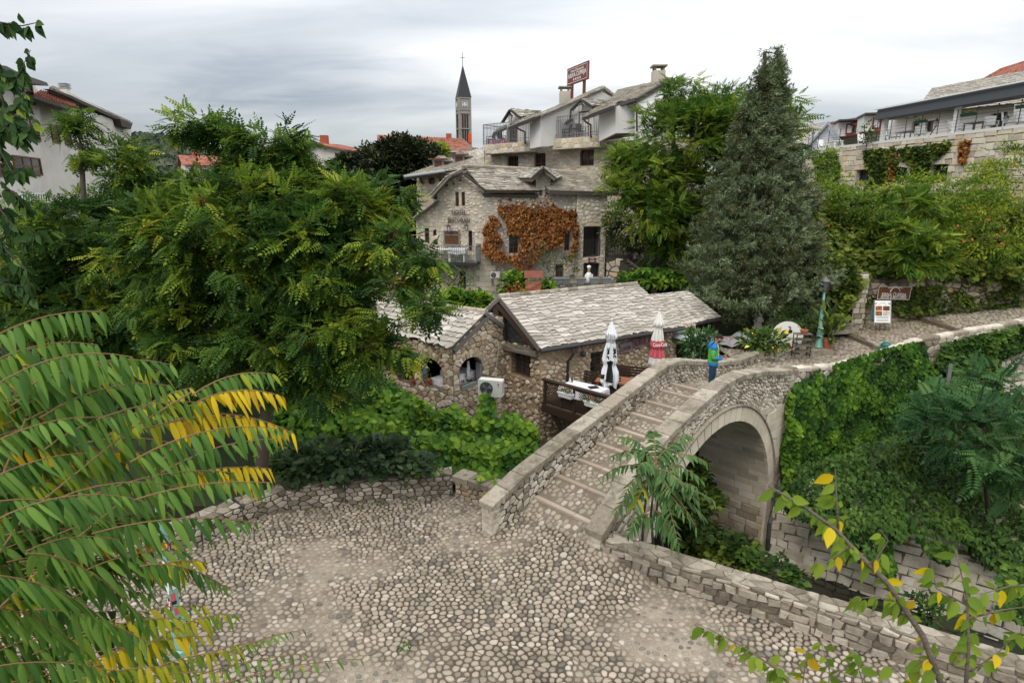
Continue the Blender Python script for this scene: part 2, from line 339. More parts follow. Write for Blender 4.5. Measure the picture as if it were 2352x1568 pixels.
def stone(poly, c, f, h0, h1, h2, k=.78, tint=None, tilt=0.):
    """poly in surface coordinates, f(a,b,h)->point; sides from h0 to h1, top ring at h2"""
    n = len(poly); cx, cy = c; ta, tb = random.uniform(-tilt, tilt), random.uniform(-tilt, tilt)
    def g(a, b, h): return f(a, b, h + (a-cx)*ta + (b-cy)*tb)
    V = [f(a, b, h0) for a, b in poly] + [g(a, b, h1) for a, b in poly] + [g(cx+(a-cx)*k, cy+(b-cy)*k, h2) for a, b in poly]
    F = [(i, (i+1)%n, n+(i+1)%n, n+i) for i in range(n)] + [(n+i, n+(i+1)%n, 2*n+(i+1)%n, 2*n+i) for i in range(n)] + [tuple(2*n+i for i in range(n))]
    return (V, F, random.random() if tint is None else tint)
def rubble(w_, h_, cw, ch, f, gap=.012, proud=.03, rnd=False, keep=None, jit=.38, thin=1., tilt=.0, tintf=None, fix=None):
    out_ = []
    for p in cells(w_, h_, cw, ch, jit, keep=keep):
        if thin < 1 and random.random() > thin: continue
        if area(p) < .12*cw*ch: continue
        q, c = inset(p, gap * random.uniform(.6, 1.5))
        q = simplify(q, min(cw, ch)*.16)
        if rnd: q = roundp(q, 8)
        if len(q) < 3: continue
        if fix:
            q = [fix(a, b) for a, b in q]
            if area(q) < .1*cw*ch: continue
        pr = proud * random.uniform(.5, 1.3)
        out_.append(stone(q, c, f, -.03, pr*.45, pr, .74, tintf(*c) if tintf else None, tilt))
    return out_
def coursed(w_, h_, rowh, bw, f, gap=.006, proud=.012, keep=None, fix=None, jitter=.0, tintf=None):
    out_ = []; z = 0
    while z < h_ - .02:
        rh = rowh * random.uniform(.85, 1.15)
        if z + rh > h_ - rowh*.4: rh = h_ - z
        a = -random.random()*bw
        while a < w_:
            b = a + bw*random.uniform(.6, 1.35); a0, b0 = max(a, 0), min(b, w_)
            if b0 - a0 > .08*bw and (not keep or keep((a0+b0)/2, z+rh/2)):
                j = lambda: random.uniform(-jitter, jitter)
                q = [(a0+gap+j(), z+gap+j()), (b0-gap+j(), z+gap+j()), (b0-gap+j(), z+rh-gap+j()), (a0+gap+j(), z+rh-gap+j())]
                if fix: q = [fix(x, y) for x, y in q]
                if area(q) > .1*bw*rowh:
                    c = (sum(x for x, y in q)/4, sum(y for x, y in q)/4); pr = proud*random.uniform(.5, 1.4)
                    out_.append(stone(q, c, f, -.02, pr*.6, pr, .93 if jitter == 0 else .85, tintf(*c) if tintf else None))
            a = b
        z += rh
    return out_
def slabs(q, colw, rowh, thick=.03, cols=True, rag=.2, lift=.02, tintf=None):
    """stone roof slabs laid on the quad q = eaveL, eaveR, ridgeR, ridgeL"""
    A, B, Cc, D = [Vector(v) for v in q]; out_ = []
    nn = (B-A).cross(D-A).normalized()
    if nn.z < 0: nn = -nn
    def P(a, b, h): return A*(1-a)*(1-b) + B*a*(1-b) + Cc*a*b + D*(1-a)*b + nn*h
    W_ = max((B-A).length, (Cc-D).length); L = max((D-A).length, (Cc-B).length)
    if cols:
        x = 0.
        xs = [0.]
        while x < W_: x += colw*random.uniform(.7, 1.3); xs.append(min(x, W_))
        if len(xs) > 2 and xs[-1]-xs[-2] < .3*colw: xs.pop(-2)
        for i in range(len(xs)-1):
            y = -.03
            while y < L-.03:
                rh = rowh*random.uniform(.6, 1.45); x0, x1 = xs[i]/W_, xs[i+1]/W_; g = .008/W_
                j = lambda: random.uniform(-rag, rag)*rh
                ax = [x0+g, lerp(x0, x1, .35), lerp(x0, x1, .68), x1-g]
                ty = min(1, (y+rh*1.25)/L); sk = j()
                lo = [(ax[0], y+j()+sk*.5), (ax[1], y+j()), (ax[2], y+j()), (ax[3], y+j()-sk*.5)]
                sl = random.uniform(.7, 1.3)
                V = [P(a, b/L, lift*sl+thick) for a, b in lo] + [P(ax[3], ty, .004), P(ax[0], ty, .004)] + [P(a, b/L, -.005) for a, b in lo]
                F = [(0,1,4,5),(1,2,4),(2,3,4),(6,7,1,0),(7,8,2,1),(8,9,3,2),(0,5,6),(3,9,4)]
                out_.append((V, F, tintf() if tintf else min(1, max(0, random.gauss(.62, .17)))))
                y += rh
    else:
        y = -.03; r = 0
        while y < L-.03:
            rh = rowh*random.uniform(.85, 1.15); x = -random.random()*colw
            while x < W_:
                x2 = x + colw*random.uniform(.6, 1.4); x0, x1 = max(0, x)/W_, min(W_, x2)/W_; g = .008/W_
                if x1-x0 > .1*colw/W_:
                    j = lambda: random.uniform(-rag, rag)*rh
                    ax = [x0+g, lerp(x0, x1, .35), lerp(x0, x1, .68), x1-g]; ty = min(1, (y+rh*1.3)/L)
                    lo = [(a, y+j()) for a in ax]; sl = random.uniform(.7, 1.4)
                    V = [P(a, b/L, lift*sl+thick) for a, b in lo] + [P(ax[3], ty, .004), P(ax[0], ty, .004)] + [P(a, b/L, -.005) for a, b in lo]
                    F = [(0,1,4,5),(1,2,4),(2,3,4),(6,7,1,0),(7,8,2,1),(8,9,3,2),(0,5,6),(3,9,4)]
                    out_.append((V, F, tintf() if tintf else min(1, max(0, random.gauss(.6, .17)))))
                x = x2
            y += rh
    return out_
def roof(q, parent, m=None, colw=.4, rowh=.2, thick=.03, cols=True, under=.14, name='roof', limit=300, rag=.2, piece='roof_slab', lift=.02, bed=None):
    """a roof plane: a slab of depth `under` (the part) with its stone slabs as sub-parts"""
    A, B, Cc, D = [Vector(v) for v in q]
    nn = (B-A).cross(D-A).normalized()
    if nn.z < 0: nn = -nn
    sg = .003 + abs(((A+Cc)-(B+D)).dot(nn))*.3; mb = MB(); mb.hexa([p - nn*(under+sg) for p in (A, B, Cc, D)] + [p - nn*sg for p in (A, B, Cc, D)])
    r = mb.build(name, bed or M['slate_under'], parent)
    emit(piece, slabs(q, colw, rowh, thick, cols, rag, lift), m or M['slate'], r, limit, 'roof_slab_bed')
    return r
class Face:
    """vertical wall plane from P0 to P1 (seen left to right from outside); a along it, z absolute, h out of it"""
    def __init__(s, P0, P1):
        s.O = Vector((P0[0], P0[1], 0)); e = Vector((P1[0], P1[1], 0)) - s.O; s.w = e.length; s.U = e.normalized(); s.N = Vector((s.U.y, -s.U.x, 0))
    def pt(s, a, z, h=0): return s.O + s.U*a + s.N*h + Vector((0, 0, z))
    def px(s, x, y, h=0):
        r = ray(x, y); o = Vector((0, 0, H)); t = ((s.O + s.N*h) - o).dot(s.N) / r.dot(s.N); p = o + r*t; return ((p - s.O).dot(s.U), p.z)
    def rect(s, x0, x1, y0, y1):
        """pixel box -> a0,a1,z0,z1"""
        a0, _ = s.px(x0, (y0+y1)/2); a1, _ = s.px(x1, (y0+y1)/2); _, z1 = s.px((x0+x1)/2, y0); _, z0 = s.px((x0+x1)/2, y1); return (a0, a1, z0, z1)
    def fbox(s, mb, a0, a1, z0, z1, h0, h1, tint=.5):
        return mb.hexa([s.pt(a0,z0,h0), s.pt(a0,z0,h1), s.pt(a1,z0,h1), s.pt(a1,z0,h0), s.pt(a0,z1,h0), s.pt(a0,z1,h1), s.pt(a1,z1,h1), s.pt(a1,z1,h0)][0:8], tint)
def wall(face, z0, top, holes, parent, m, name='wall', deep=.25, thick=.3, stones=None, sm=None, a0=0., a1=None, sname='stone', limit=300):
    """top: number or [(a,z),..]; holes: (a0,a1,z0,z1[,'arch']); stones: dict for rubble()"""
    a1 = face.w if a1 is None else a1
    tp = top if isinstance(top, list) else [(a0, top), (a1, top)]
    ta = lambda a: interp(a, [p[0] for p in tp], [p[1] for p in tp])
    xs = sorted({a0, a1, *[p[0] for p in tp if a0 < p[0] < a1], *[h[0] for h in holes if a0 < h[0] < a1], *[h[1] for h in holes if a0 < h[1] < a1]})
    zmax = max(p[1] for p in tp)
    zs = sorted({z0, zmax, *[h[2] for h in holes if z0 < h[2] < zmax], *[h[3] for h in holes if z0 < h[3] < zmax]})
    mb = MB()
    for i in range(len(xs)-1):
        for j in range(len(zs)-1):
            xa, xb, za, zb = xs[i], xs[i+1], zs[j], zs[j+1]; xm, zm = (xa+xb)/2, (za+zb)/2
            if any(h[0] <= xm <= h[1] and h[2] <= zm <= h[3] for h in holes): continue
            tA, tB = ta(xa+1e-6), ta(xb-1e-6)
            if za >= max(tA, tB): continue
            mb.add([face.pt(xa, min(za, tA)), face.pt(xb, min(za, tB)), face.pt(xb, min(zb, tB)), face.pt(xa, min(zb, tA))], [(0,1,2,3)])
    for h in holes:
        c = [(h[0],h[2]),(h[1],h[2]),(h[1],h[3]),(h[0],h[3])]
        for i in range(4):
            p, q = c[i], c[(i+1) % 4]
            mb.add([face.pt(*p), face.pt(*q), face.pt(*q, -deep), face.pt(*p, -deep)], [(0,3,2,1)])
    mb.add([face.pt(a0, z0), face.pt(a0, z0, -thick), face.pt(a0, ta(a0+1e-6), -thick), face.pt(a0, ta(a0+1e-6))], [(0,3,2,1)])
    mb.add([face.pt(a1, z0), face.pt(a1, z0, -thick), face.pt(a1, ta(a1-1e-6), -thick), face.pt(a1, ta(a1-1e-6))], [(0,1,2,3)])
    for i in range(len(xs)-1):
        tA, tB = ta(xs[i]+1e-6), ta(xs[i+1]-1e-6)
        mb.add([face.pt(xs[i], tA), face.pt(xs[i+1], tB), face.pt(xs[i+1], tB, -thick), face.pt(xs[i], tA, -thick)], [(0,1,2,3)])
    wo = mb.build(name, m, parent)
    if stones:
        d = dict(stones); cw, ch = d.pop('cw'), d.pop('ch'); kind = d.pop('kind', 'rubble')
        def keep(a, b):
            a += a0; b += z0
            return b < ta(a) - ch*.1 and not any(h[0] < a < h[1] and h[2] < b < h[3] for h in holes)
        def fix(a, b):
            A, B = a+a0, b+z0
            for h in holes:
                if h[0] < A < h[1] and h[2] < B < h[3]:
                    dd = [(A-h[0], 0), (h[1]-A, 1), (B-h[2], 2), (h[3]-B, 3)]; k = min(dd)[1]
                    if k == 0: A = h[0]
                    elif k == 1: A = h[1]
                    elif k == 2: B = h[2]
                    else: B = h[3]
            B = min(B, ta(min(max(A, a0+1e-6), a1-1e-6)))
            return (A-a0, B-z0)
        f = lambda a, b, h: face.pt(a+a0, b+z0, h)
        W_, H_ = a1-a0, zmax-z0
        ps = rubble(W_, H_, cw, ch, f, keep=keep, fix=fix, **d) if kind == 'rubble' else coursed(W_, H_, ch, cw, f, keep=keep, fix=fix, **d)
        emit(sname, ps, sm, wo, limit, sname + '_infill')
    return wo
def window(face, r, parent, nx=2, ny=3, deep=.2, fw=.06, mw=.03, m=None, gm=None, name='window', leaves=1):
    """frame with casement and glazing bars (part) and its panes (sub-parts)"""
    a0, a1, z0, z1 = r; m = m or M['brownwood']; mb = MB(); hh = -deep
    for q in ((a0, a0+fw, z0, z1), (a1-fw, a1, z0, z1), (a0+fw, a1-fw, z0, z0+fw), (a0+fw, a1-fw, z1-fw, z1)): face.fbox(mb, *q, hh-.03, hh+.05)
    cols = nx*leaves; iw = (a1-a0-2*fw); ih = z1-z0-2*fw
    for i in range(1, cols):
        c = a0+fw+iw*i/cols; t = fw if i % nx == 0 else mw; face.fbox(mb, c-t/2, c+t/2, z0+fw, z1-fw, hh-.02, hh+(.045 if i % nx == 0 else .03))
    for j in range(1, ny):
        c = z0+fw+ih*j/ny; face.fbox(mb, a0+fw, a1-fw, c-mw/2, c+mw/2, hh-.018, hh+.028)
    wo = mb.build(name, m, parent)
    g = MB(); g.add([face.pt(a0+fw*.5, z0+fw*.5, hh+.002), face.pt(a1-fw*.5, z0+fw*.5, hh+.002), face.pt(a1-fw*.5, z1-fw*.5, hh+.002), face.pt(a0+fw*.5, z1-fw*.5, hh+.002)], [(0,1,2,3)])
    g.build('pane', gm or M['glass'], wo)
    return wo
def railing(pts, h, parent, name='railing', step=.12, m=None, r=.008, rr=.018, posts=None, mid=None):
    """pts: foot points; bars between a bottom and a top rail"""
    mb = MB(); m = m or M['metal']; Z = Vector((0,0,1)); pts = [Vector(p) for p in pts]
    for a, b in zip(pts[:-1], pts[1:]):
        mb.beam(a+Z*h, b+Z*h, rr*2, rr*1.6); mb.beam(a+Z*.07, b+Z*.07, rr*1.4, rr)
        if mid: 
            for q in mid: mb.beam(a+Z*h*q, b+Z*h*q, rr*1.2, rr)
        L = (b-a).length; n = max(1, int(L/step))
        for i in range(1, n):
            p = a + (b-a)*i/n; mb.beam(p+Z*.07, p+Z*h, r*2, r*2, up=(b-a))
    for p in pts: mb.beam(p, p+Z*(h+.03), rr*2, rr*2, up=(pts[-1]-pts[0]))
    return mb.build(name, m, parent)
def frames(D, U=None):
    D = D / np.maximum(np.linalg.norm(D, axis=1, keepdims=True), 1e-6)
    if U is None: U = np.tile([0., 0., 1.], (len(D), 1)) + RNG.normal(0, .35, D.shape)
    S = np.cross(D, U); S /= np.maximum(np.linalg.norm(S, axis=1, keepdims=True), 1e-6)
    Z = np.cross(S, D); return D, S, Z
def leaves(name, P, D, size, tint, tpl, m, parent=None, U=None, kind=None):
    """tpl=(verts (k,3): x along the axis, y sideways, z up; faces quads/tris)"""
    V, F = tpl; V = np.asarray(V, float); n = len(P)
    D, S, Z = frames(np.asarray(D, float), U); size = np.broadcast_to(np.asarray(size, float), (n,))
    W_ = P[:, None, :] + size[:, None, None] * (V[None, :, 0:1]*D[:, None, :] + V[None, :, 1:2]*S[:, None, :] + V[None, :, 2:3]*Z[:, None, :])
    k = len(V); W_ = W_.reshape(-1, 3)
    base = BASE[parent.name] if parent is not None else None
    if base is not None: W_ = W_ - np.array(base)
    loops = np.concatenate([np.array(f) for f in F]); ls = np.array([len(f) for f in F])
    L = (loops[None, :] + (np.arange(n)*k)[:, None]).ravel(); LT = np.tile(ls, n); LS = np.concatenate([[0], np.cumsum(LT)[:-1]])
    me = bpy.data.meshes.new(name); me.vertices.add(len(W_)); me.vertices.foreach_set('co', W_.astype(np.float32).ravel())
    me.loops.add(len(L)); me.loops.foreach_set('vertex_index', L.astype(np.int32))
    me.polygons.add(len(LT)); me.polygons.foreach_set('loop_start', LS.astype(np.int32))
    try: me.polygons.foreach_set('loop_total', LT.astype(np.int32))
    except Exception: pass
    a = me.attributes.new('tint', 'FLOAT', 'POINT'); a.data.foreach_set('value', np.repeat(np.clip(tint, 0, 1), k).astype(np.float32))
    me.update(calc_edges=True); me.materials.append(m)
    o = bpy.data.objects.new(name, me); COL.objects.link(o)
    if parent is not None: o.parent = parent; BASE[o.name] = base
    if kind: o['kind'] = kind
    return o
def tpl_leaf(wd=.5, fold=.12, drop=.1):
    return ([(0,0,0), (.35,wd/2,fold), (1,0,-drop), (.35,-wd/2,fold), (.5,0,0)], [(0,4,1),(4,2,1),(0,3,4),(4,3,2)])
def tpl_quad(wd=.5, drop=.1): return ([(0,0,0), (.4,wd/2,.05), (1,0,-drop), (.4,-wd/2,.05)], [(0,3,2,1)])
def tpl_ivy(): return ([(0,0,0), (.15,.45,.03), (.45,.33,0), (.62,.42,-.05), (1,0,-.12), (.62,-.42,-.05), (.45,-.33,0), (.15,-.45,.03)], [(0,2,1),(0,4,3,2),(0,6,5,4),(0,7,6)])
def tpl_pinnate(n=8, ll=.28, lw=.11, droop=.35, point=.4, wid=1.0):
    V = []; F = []
    for i in range(n):
        t = .15 + .85*i/(n-.3); x = t; z = -droop*t*t; s = 1 - .35*t*t
        for sd in (-1, 1):
            b = len(V); L = ll*s*wid; wv = lw*s; ax, ay = .35, .94
            V += [(x, 0, z), (x+ax*L*.4-wv*.5*ay, sd*(ay*L*.4+ax*wv*.5), z+.01), (x+ax*L, sd*ay*L, z-.10*L-.02), (x+ax*L*.4+wv*.5*ay, sd*(ay*L*.4-ax*wv*.5), z+.01)]
            F.append((b, b+1, b+2, b+3) if sd > 0 else (b, b+3, b+2, b+1))
    b = len(V); x = 1.; z = -droop
    V += [(x,0,z),(x+.4*ll,lw/2,z),(x+ll,0,z-.05),(x+.4*ll,-lw/2,z)]; F.append((b, b+3, b+2, b+1))
    return (V, F)
def tpl_spray(n=12, seed=1):
    r = random.Random(seed); V = []; F = []
    for i in range(n):
        a = r.uniform(0, 2*math.pi); e = r.uniform(.1, .95); d = Vector((math.sqrt(1-e*e*.8), e*math.cos(a)*.9, e*math.sin(a)*.9)).normalized()
        s = d.cross(Vector((r.uniform(-1,1), r.uniform(-1,1), r.uniform(-1,1)))).normalized() * r.uniform(.05, .085); L = r.uniform(.55, 1); o = Vector((r.uniform(0,.35), 0, 0))
        b = len(V); V += [tuple(o), tuple(o+d*L*.5+s), tuple(o+d*L), tuple(o+d*L*.5-s)]; F.append((b, b+1, b+2, b+3))
    return (V, F)
def inpoly(x, y, poly):
    c = np.zeros(len(x), bool); n = len(poly); j = n-1
    for i in range(n):
        xi, yi = poly[i]; xj, yj = poly[j]
        c ^= ((yi > y) != (yj > y)) & (x < (xj-xi)*(y-yi)/((yj-yi) or 1e-9) + xi); j = i
    return c
def patch(poly, n, Df, thick=.3, clump=None):
    """n points scattered on a real surface seen inside the outline; Df(px,py)->depth"""
    xs = [p[0] for p in poly]; ys = [p[1] for p in poly]; X = np.empty(0); Y = np.empty(0)
    while len(X) < n:
        x = RNG.uniform(min(xs), max(xs), n*2); y = RNG.uniform(min(ys), max(ys), n*2)
        k = inpoly(x, y, poly); X = np.append(X, x[k]); Y = np.append(Y, y[k])
    X, Y = X[:n], Y[:n]; D = Df(X, Y) + RNG.normal(0, thick, n)
    u = (X-1176)/FPX; v = (784-Y)/FPX
    return np.stack([u*D, (CP+v*SP)*D, H+(-SP+v*CP)*D], 1)
def blobs(specs, per, clump_r=.35, shell=.55, nclump=60):
    """specs: (px,py,D,rx_px,ry_px,rdepth_m) ellipsoids; returns leaf points, outward dirs, clump tint, clump centres"""
    PP, DD, TT, CC = [], [], [], []
    for (px, py, D, rx, ry, rd) in specs:
        c = np.array(at(px, py, D)); R = np.array([rx*D/FPX, rd, ry*D/FPX])
        nc = max(6, int(nclump * (R[0]*R[1]*R[2])**(2/3.)))
        d = RNG.normal(0, 1, (nc, 3)); d /= np.linalg.norm(d, axis=1, keepdims=True)
        rr = shell + (1-shell)*RNG.random(nc)**.6; cc = c + d*R*rr[:, None]
        n = max(1, int(per)); q = RNG.normal(0, 1, (nc, n, 3)); q /= np.linalg.norm(q, axis=2, keepdims=True)
        q *= (RNG.random((nc, n, 1))**.5)*clump_r*RNG.uniform(.6, 1.4, (nc, 1, 1)); q[:, :, 2] *= .65
        P = cc[:, None, :] + q; out_ = d[:, None, :]*.9 + q/clump_r*.8
        t = np.repeat(RNG.random(nc), n)
        PP.append(P.reshape(-1, 3)); DD.append(out_.reshape(-1, 3)); TT.append(t); CC.append(cc)
    return np.concatenate(PP), np.concatenate(DD), np.concatenate(TT), np.concatenate(CC)
def limbs(trunk, CC, parent, m=None, r0=.16, r1=.012, forks=3, name='trunk', seed=3, every=1):
    """a tapered trunk along `trunk` and branches that reach the clumps"""
    rn = random.Random(seed); mb = MB(); tr = [Vector(p) for p in trunk]; n = len(tr)
    mb.tube(tr, [lerp(r0, r0*.45, i/(n-1)) for i in range(n)], 8)
    o = mb.build(name, m or M['bark'], parent, True)
    br = MB(); nodes = [(p, r0*.5) for p in tr[1:]]
    cs = [Vector(c) for c in CC[::every]]; cs.sort(key=lambda c: (c-tr[-1]).length)
    for c in cs:
        q, rad = min(nodes, key=lambda k: (k[0]-c).length + max(0, k[0].z-c.z)*.5); d = c-q
        mid = q + d*.5 + Vector((rn.uniform(-.1,.1), rn.uniform(-.1,.1), rn.uniform(-.02,.16)))*d.length
        ra = max(r1*1.2, min(rad*.8, .02+.03*d.length)); br.tube([q, mid, c], [ra, ra*.65, r1], 4)
        nodes.append((mid, ra*.7)); nodes.append((c, r1*1.6))
    tag(br.build('branches', m or M['bark'], parent, True), kind='stuff')
    return o
Q = math.sqrt(.5); BD = Vector((Q, Q, 0)); BN = Vector((-Q, Q, 0)); R0 = Vector((1.92, 11.4, 0)); BW = 2.67
def B(s, n, z): return R0 + BD*s + BN*n + Vector((0, 0, z))
CHN = [(-60,40),(-14,20.5),(-6,18.4),(0,17.9),(4,18.3),(7.3,17.0),(9.6,15.2),(12.3,12.9),(17,9),(32,-4),(60,-30)]
def chan(x, y):
    best = 1e9; side = 1
    for (ax, ay), (bx, by) in zip(CHN[:-1], CHN[1:]):
        dx_, dy_ = bx-ax, by-ay; t = max(0, min(1, ((x-ax)*dx_+(y-ay)*dy_)/(dx_*dx_+dy_*dy_))); px, py = ax+dx_*t, ay+dy_*t
        d = math.hypot(x-px, y-py)
        if d < best: best = d; side = 1 if (dx_*(y-py) - dy_*(x-px)) > 0 else -1
    return best, side
def pathz(x): return interp(x, [8, 10.4, 12, 14, 15.79, 15.8, 20.09, 20.1, 22.7, 30, 45], [1.6, 1.33, 1.13, 1.13, 1.23, 1.38, 1.72, 1.87, 2.05, 2.7, 3.6])
PPW = [(9.0,18.5,2.32),(10.4,19.9,1.95),(12,21.2,1.62),(13.5,22.2,1.55),(16.5,23.8,1.92),(22.7,25.9,2.35),(31,28.3,3.0),(44,31,3.9)]
def ppy(x): return interp(x, [p[0] for p in PPW], [p[1] for p in PPW])
def terr(x, y):
    d, side = chan(x, y)
    if side < 0:
        return interp(d, [0, 1.2, 2, 4.5, 6], [-4.5, -4.45, -3.6, -1.6, -.35])
    top = interp(y, [18, 24, 30, 34, 40, 52, 90], [.3, .6, 1.0, 1.2, 1.6, 2.6, 4])
    if x > 8: top = interp(y, [20, 29, 30.5, 33, 36, 46, 90], [-.6, .6, 2.0, 5.5, 6.4, 6.8, 4]) if y > ppy(x)+.3 else -1.7
    z = interp(d, [0, 1.2, 1.6, 2.6, 4.2], [-4.5, -4.45, -4.1, -2.6, -2.3]) if x > 8 else interp(d, [0, 1.2, 1.8, 3.0], [-4.5, -4.45, -3.4, -1.4])
    return lerp(z, top, min(1, max(0, (d-3.0)/(3.0 if x < 8 else 6)))) if d < 9 else top
gx = [-9000,-3000,-1200,-500,-200,-120,-80] + list(np.arange(-60, 61, 1.0)) + [80,120,200,500,1200,3000,9000]
gy = [-400,-100,-40] + list(np.arange(-20, 90, 1.0)) + [120,200,400,1000,2500,6000]
V = [(x, y, (terr(x, y) if -60 <= x <= 60 and -20 <= y < 90 else (4 if y > 60 else (terr(max(-60,min(60,x)), max(-20,min(89,y)))))) ) for y in gy for x in gx]
nx_ = len(gx); F = [(j*nx_+i, j*nx_+i+1, (j+1)*nx_+i+1, (j+1)*nx_+i) for j in range(len(gy)-1) for i in range(nx_-1)]
M['ground'] = mat('overgrown_ground', [(.012,.018,.008),(.03,.045,.016),(.05,.045,.028)], nscale=.7, namt=.9, bump=.8, bscale=3)
tag(mkobj('ground', V, F, M['ground'], None, .5, True), kind='structure')
wm = bpy.data.materials.new('stream_water'); wm.use_nodes = True; t = wm.node_tree; b = t.nodes['Principled BSDF']
b.inputs['Base Color'].default_value = (.028,.026,.018,1); b.inputs['Roughness'].default_value = .06; b.inputs['Specular IOR Level'].default_value = .7
nn_ = N(t, 'ShaderNodeTexNoise'); nn_.inputs['Scale'].default_value = 5; nn_.inputs['Detail'].default_value = 5; bp = N(t, 'ShaderNodeBump'); bp.inputs['Strength'].default_value = .5; bp.inputs['Distance'].default_value = .06
t.links.new(nn_.outputs[0], bp.inputs['Height']); t.links.new(bp.outputs[0], b.inputs['Normal'])
mb = MB()
for (a, b_) in zip(CHN[1:-1], CHN[2:]):
    d = (Vector(b_)-Vector(a)).normalized(); n = Vector((-d.y, d.x))*1.75; a, b_ = Vector(a)-d*.5, Vector(b_)+d*.5
    pass
cl = [Vector(c) for c in CHN[1:-1]]; V = []
for i, c in enumerate(cl):
    d = (cl[min(i+1, len(cl)-1)] - cl[max(i-1, 0)]).normalized(); n = Vector((-d.y, d.x))*1.9
    V += [(c.x-n.x, c.y-n.y, -4.12), (c.x+n.x, c.y+n.y, -4.12)]
tag(mkobj('stream_water', V, [(2*i, 2*i+2, 2*i+3, 2*i+1) for i in range(len(cl)-1)], wm), kind='structure')
def zg(s): return interp(s, [-4, -2.2, -1.2, -.2, .34, 1.19, 2.04, 2.83, 3.62, 4.39, 5.14, 5.93, 6.6, 7.8, 9.9, 12, 13.5, 16.4, 20], [0, .02, .10, .33, .55, .83, 1.02, 1.22, 1.44, 1.66, 1.83, 1.98, 2.02, 1.9, 1.5, 1.16, 1.05, 1.0, 1.0])
def plz(x, y):
    """plaza height: flat, rising softly into the bridge ramp"""
    s = (x-R0.x)*Q + (y-R0.y)*Q; n = -(x-R0.x)*Q + (y-R0.y)*Q
    k = max(0, 1 - max(0, -n, n-BW)/1.2)
    return zg(s)*k if s < .5 else 0.
PL = [(-10,11.8),(-6.2,13.45),(-1.5,14.75),(-.45,13.1),(.05,13.3),(1.92+.1,11.45),(2.2,11.35),(8.6,7.45),(14,4.2),(14,-2),(-10,-2)]
px_ = np.arange(-10, 14.3, .15); py_ = np.arange(-2, 15.1, .15)
V = []; idx = {}; F = []
for j, y in enumerate(py_):
    for i, x in enumerate(px_): V.append((x, y, plz(x, y) - .004 + .012*math.sin(x*1.7+y)*math.cos(y*1.3)))
nx_ = len(px_); cc = np.array([(x+.075, y+.075) for y in py_[:-1] for x in px_[:-1]])
PLo = [(-10.6,12.0),(-6.4,13.9),(-1.5,15.1),(-.2,13.4),(.6,13.3),(2.3,11.7),(8.8,7.75),(14,4.5),(14,-2.5),(-10.6,-2.5)]
ins = inpoly(cc[:, 0], cc[:, 1], PLo)
k = 0
for j in range(len(py_)-1):
    for i in range(nx_-1):
        if ins[k]: F.append((j*nx_+i, j*nx_+i+1, (j+1)*nx_+i+1, (j+1)*nx_+i))
        k += 1
def sunk(x, y):
    from mathutils import noise as NZ
    return -.19 + .8*NZ.noise(Vector((x*.45+3, y*.45, 1.7))) + .5*NZ.noise(Vector((x*1.3, y*1.3, 5)))
plaza = tag(mkobj('plaza_pavement', V, F, M['pave_mortar'], None, [min(.9, max(.12, .48+1.1*sunk(v[0], v[1]))) for v in V], True), kind='structure'); BASE[plaza.name] = Vector((0,0,0))
def sunk(x, y):
    """how far the mortar has flooded the pebbles here"""
    from mathutils import noise as NZ
    return -.19 + .8*NZ.noise(Vector((x*.45+3, y*.45, 1.7))) + .5*NZ.noise(Vector((x*1.3, y*1.3, 5)))
inp = lambda x, y, P: bool(inpoly(np.array([x]), np.array([y]), P)[0])
def peb_tint():
    r = random.random()
    return random.uniform(0, .3) if r < .15 else (random.uniform(.72, .95) if r > .82 else random.gauss(.52, .1))
def pebbles(x0, y0, w_, h_, cs, f, keep, up=.028, gap=.0085):
    ps = []
    for p in cells(w_, h_, cs*1.08, cs*.93, .44, keep=lambda a, b: keep(a+x0, b+y0)):
        q, c = inset(p, gap*random.uniform(.5, 1.9)); q = roundp(q, 8); X, Y = c[0]+x0, c[1]+y0
        sk = sunk(X, Y); hh = up*random.uniform(.7, 1.2) * (1 if sk < .02 else (.7 if sk < .18 else .45)); k = random.uniform(.84, 1.0) * (1 if sk < .16 else .9)
        q = [(c[0]+(a-c[0])*k, c[1]+(b-c[1])*k) for a, b in q]
        g = lambda a, b, h: f(a+x0, b+y0, h)
        n = 8; V = [g(a, b, -.012) for a, b in q] + [g(a, b, hh*.45) for a, b in q] + [g(c[0]+(a-c[0])*.72, c[1]+(b-c[1])*.72, hh*.9) for a, b in q] + [g(*c, hh)]
        F = [(r*n+i, r*n+(i+1)%n, (r+1)*n+(i+1)%n, (r+1)*n+i) for r in range(2) for i in range(n)] + [(2*n+i, 2*n+(i+1)%n, 3*n) for i in range(n)]
        ps.append((V, F, peb_tint()))
    return ps
fp = lambda x, y, h: Vector((x, y, plz(x, y) + h))
def vis(x, y, z=0, m=40):
    D = y*CP + (H-z)*SP
    if D < .5: return False
    a, b = proj((x, y, z)); return -m < a < 2352+m and -m < b < 1568+m
ps = pebbles(-10, 3, 22, 12, .127, fp, lambda x, y: vis(x, y, 0, 300) and inp(x, y, PL) and proj((x, y, 0))[0] > -300)
emit('pebble', ps, M['cobble'], plaza, 300, 'pebble_bed', smooth=True)
print('plaza pebbles', len(ps))
bridge = thing('stone_bridge', tuple(B(5.3, BW/2, 0)), 'small humpbacked stone arch bridge with stepped cobbled deck and rubble parapets', 'bridge')
CR = lambda s: interp(s, [0, .5, 1.15, 1.8, 2.5, 3.5, 4.4, 5.5, 6.3, 6.8, 7.8, 9.9, 11.9], [.78, 1.17, 1.60, 1.97, 2.28, 2.54, 2.75, 2.93, 2.94, 2.88, 2.73, 2.31, 1.93])
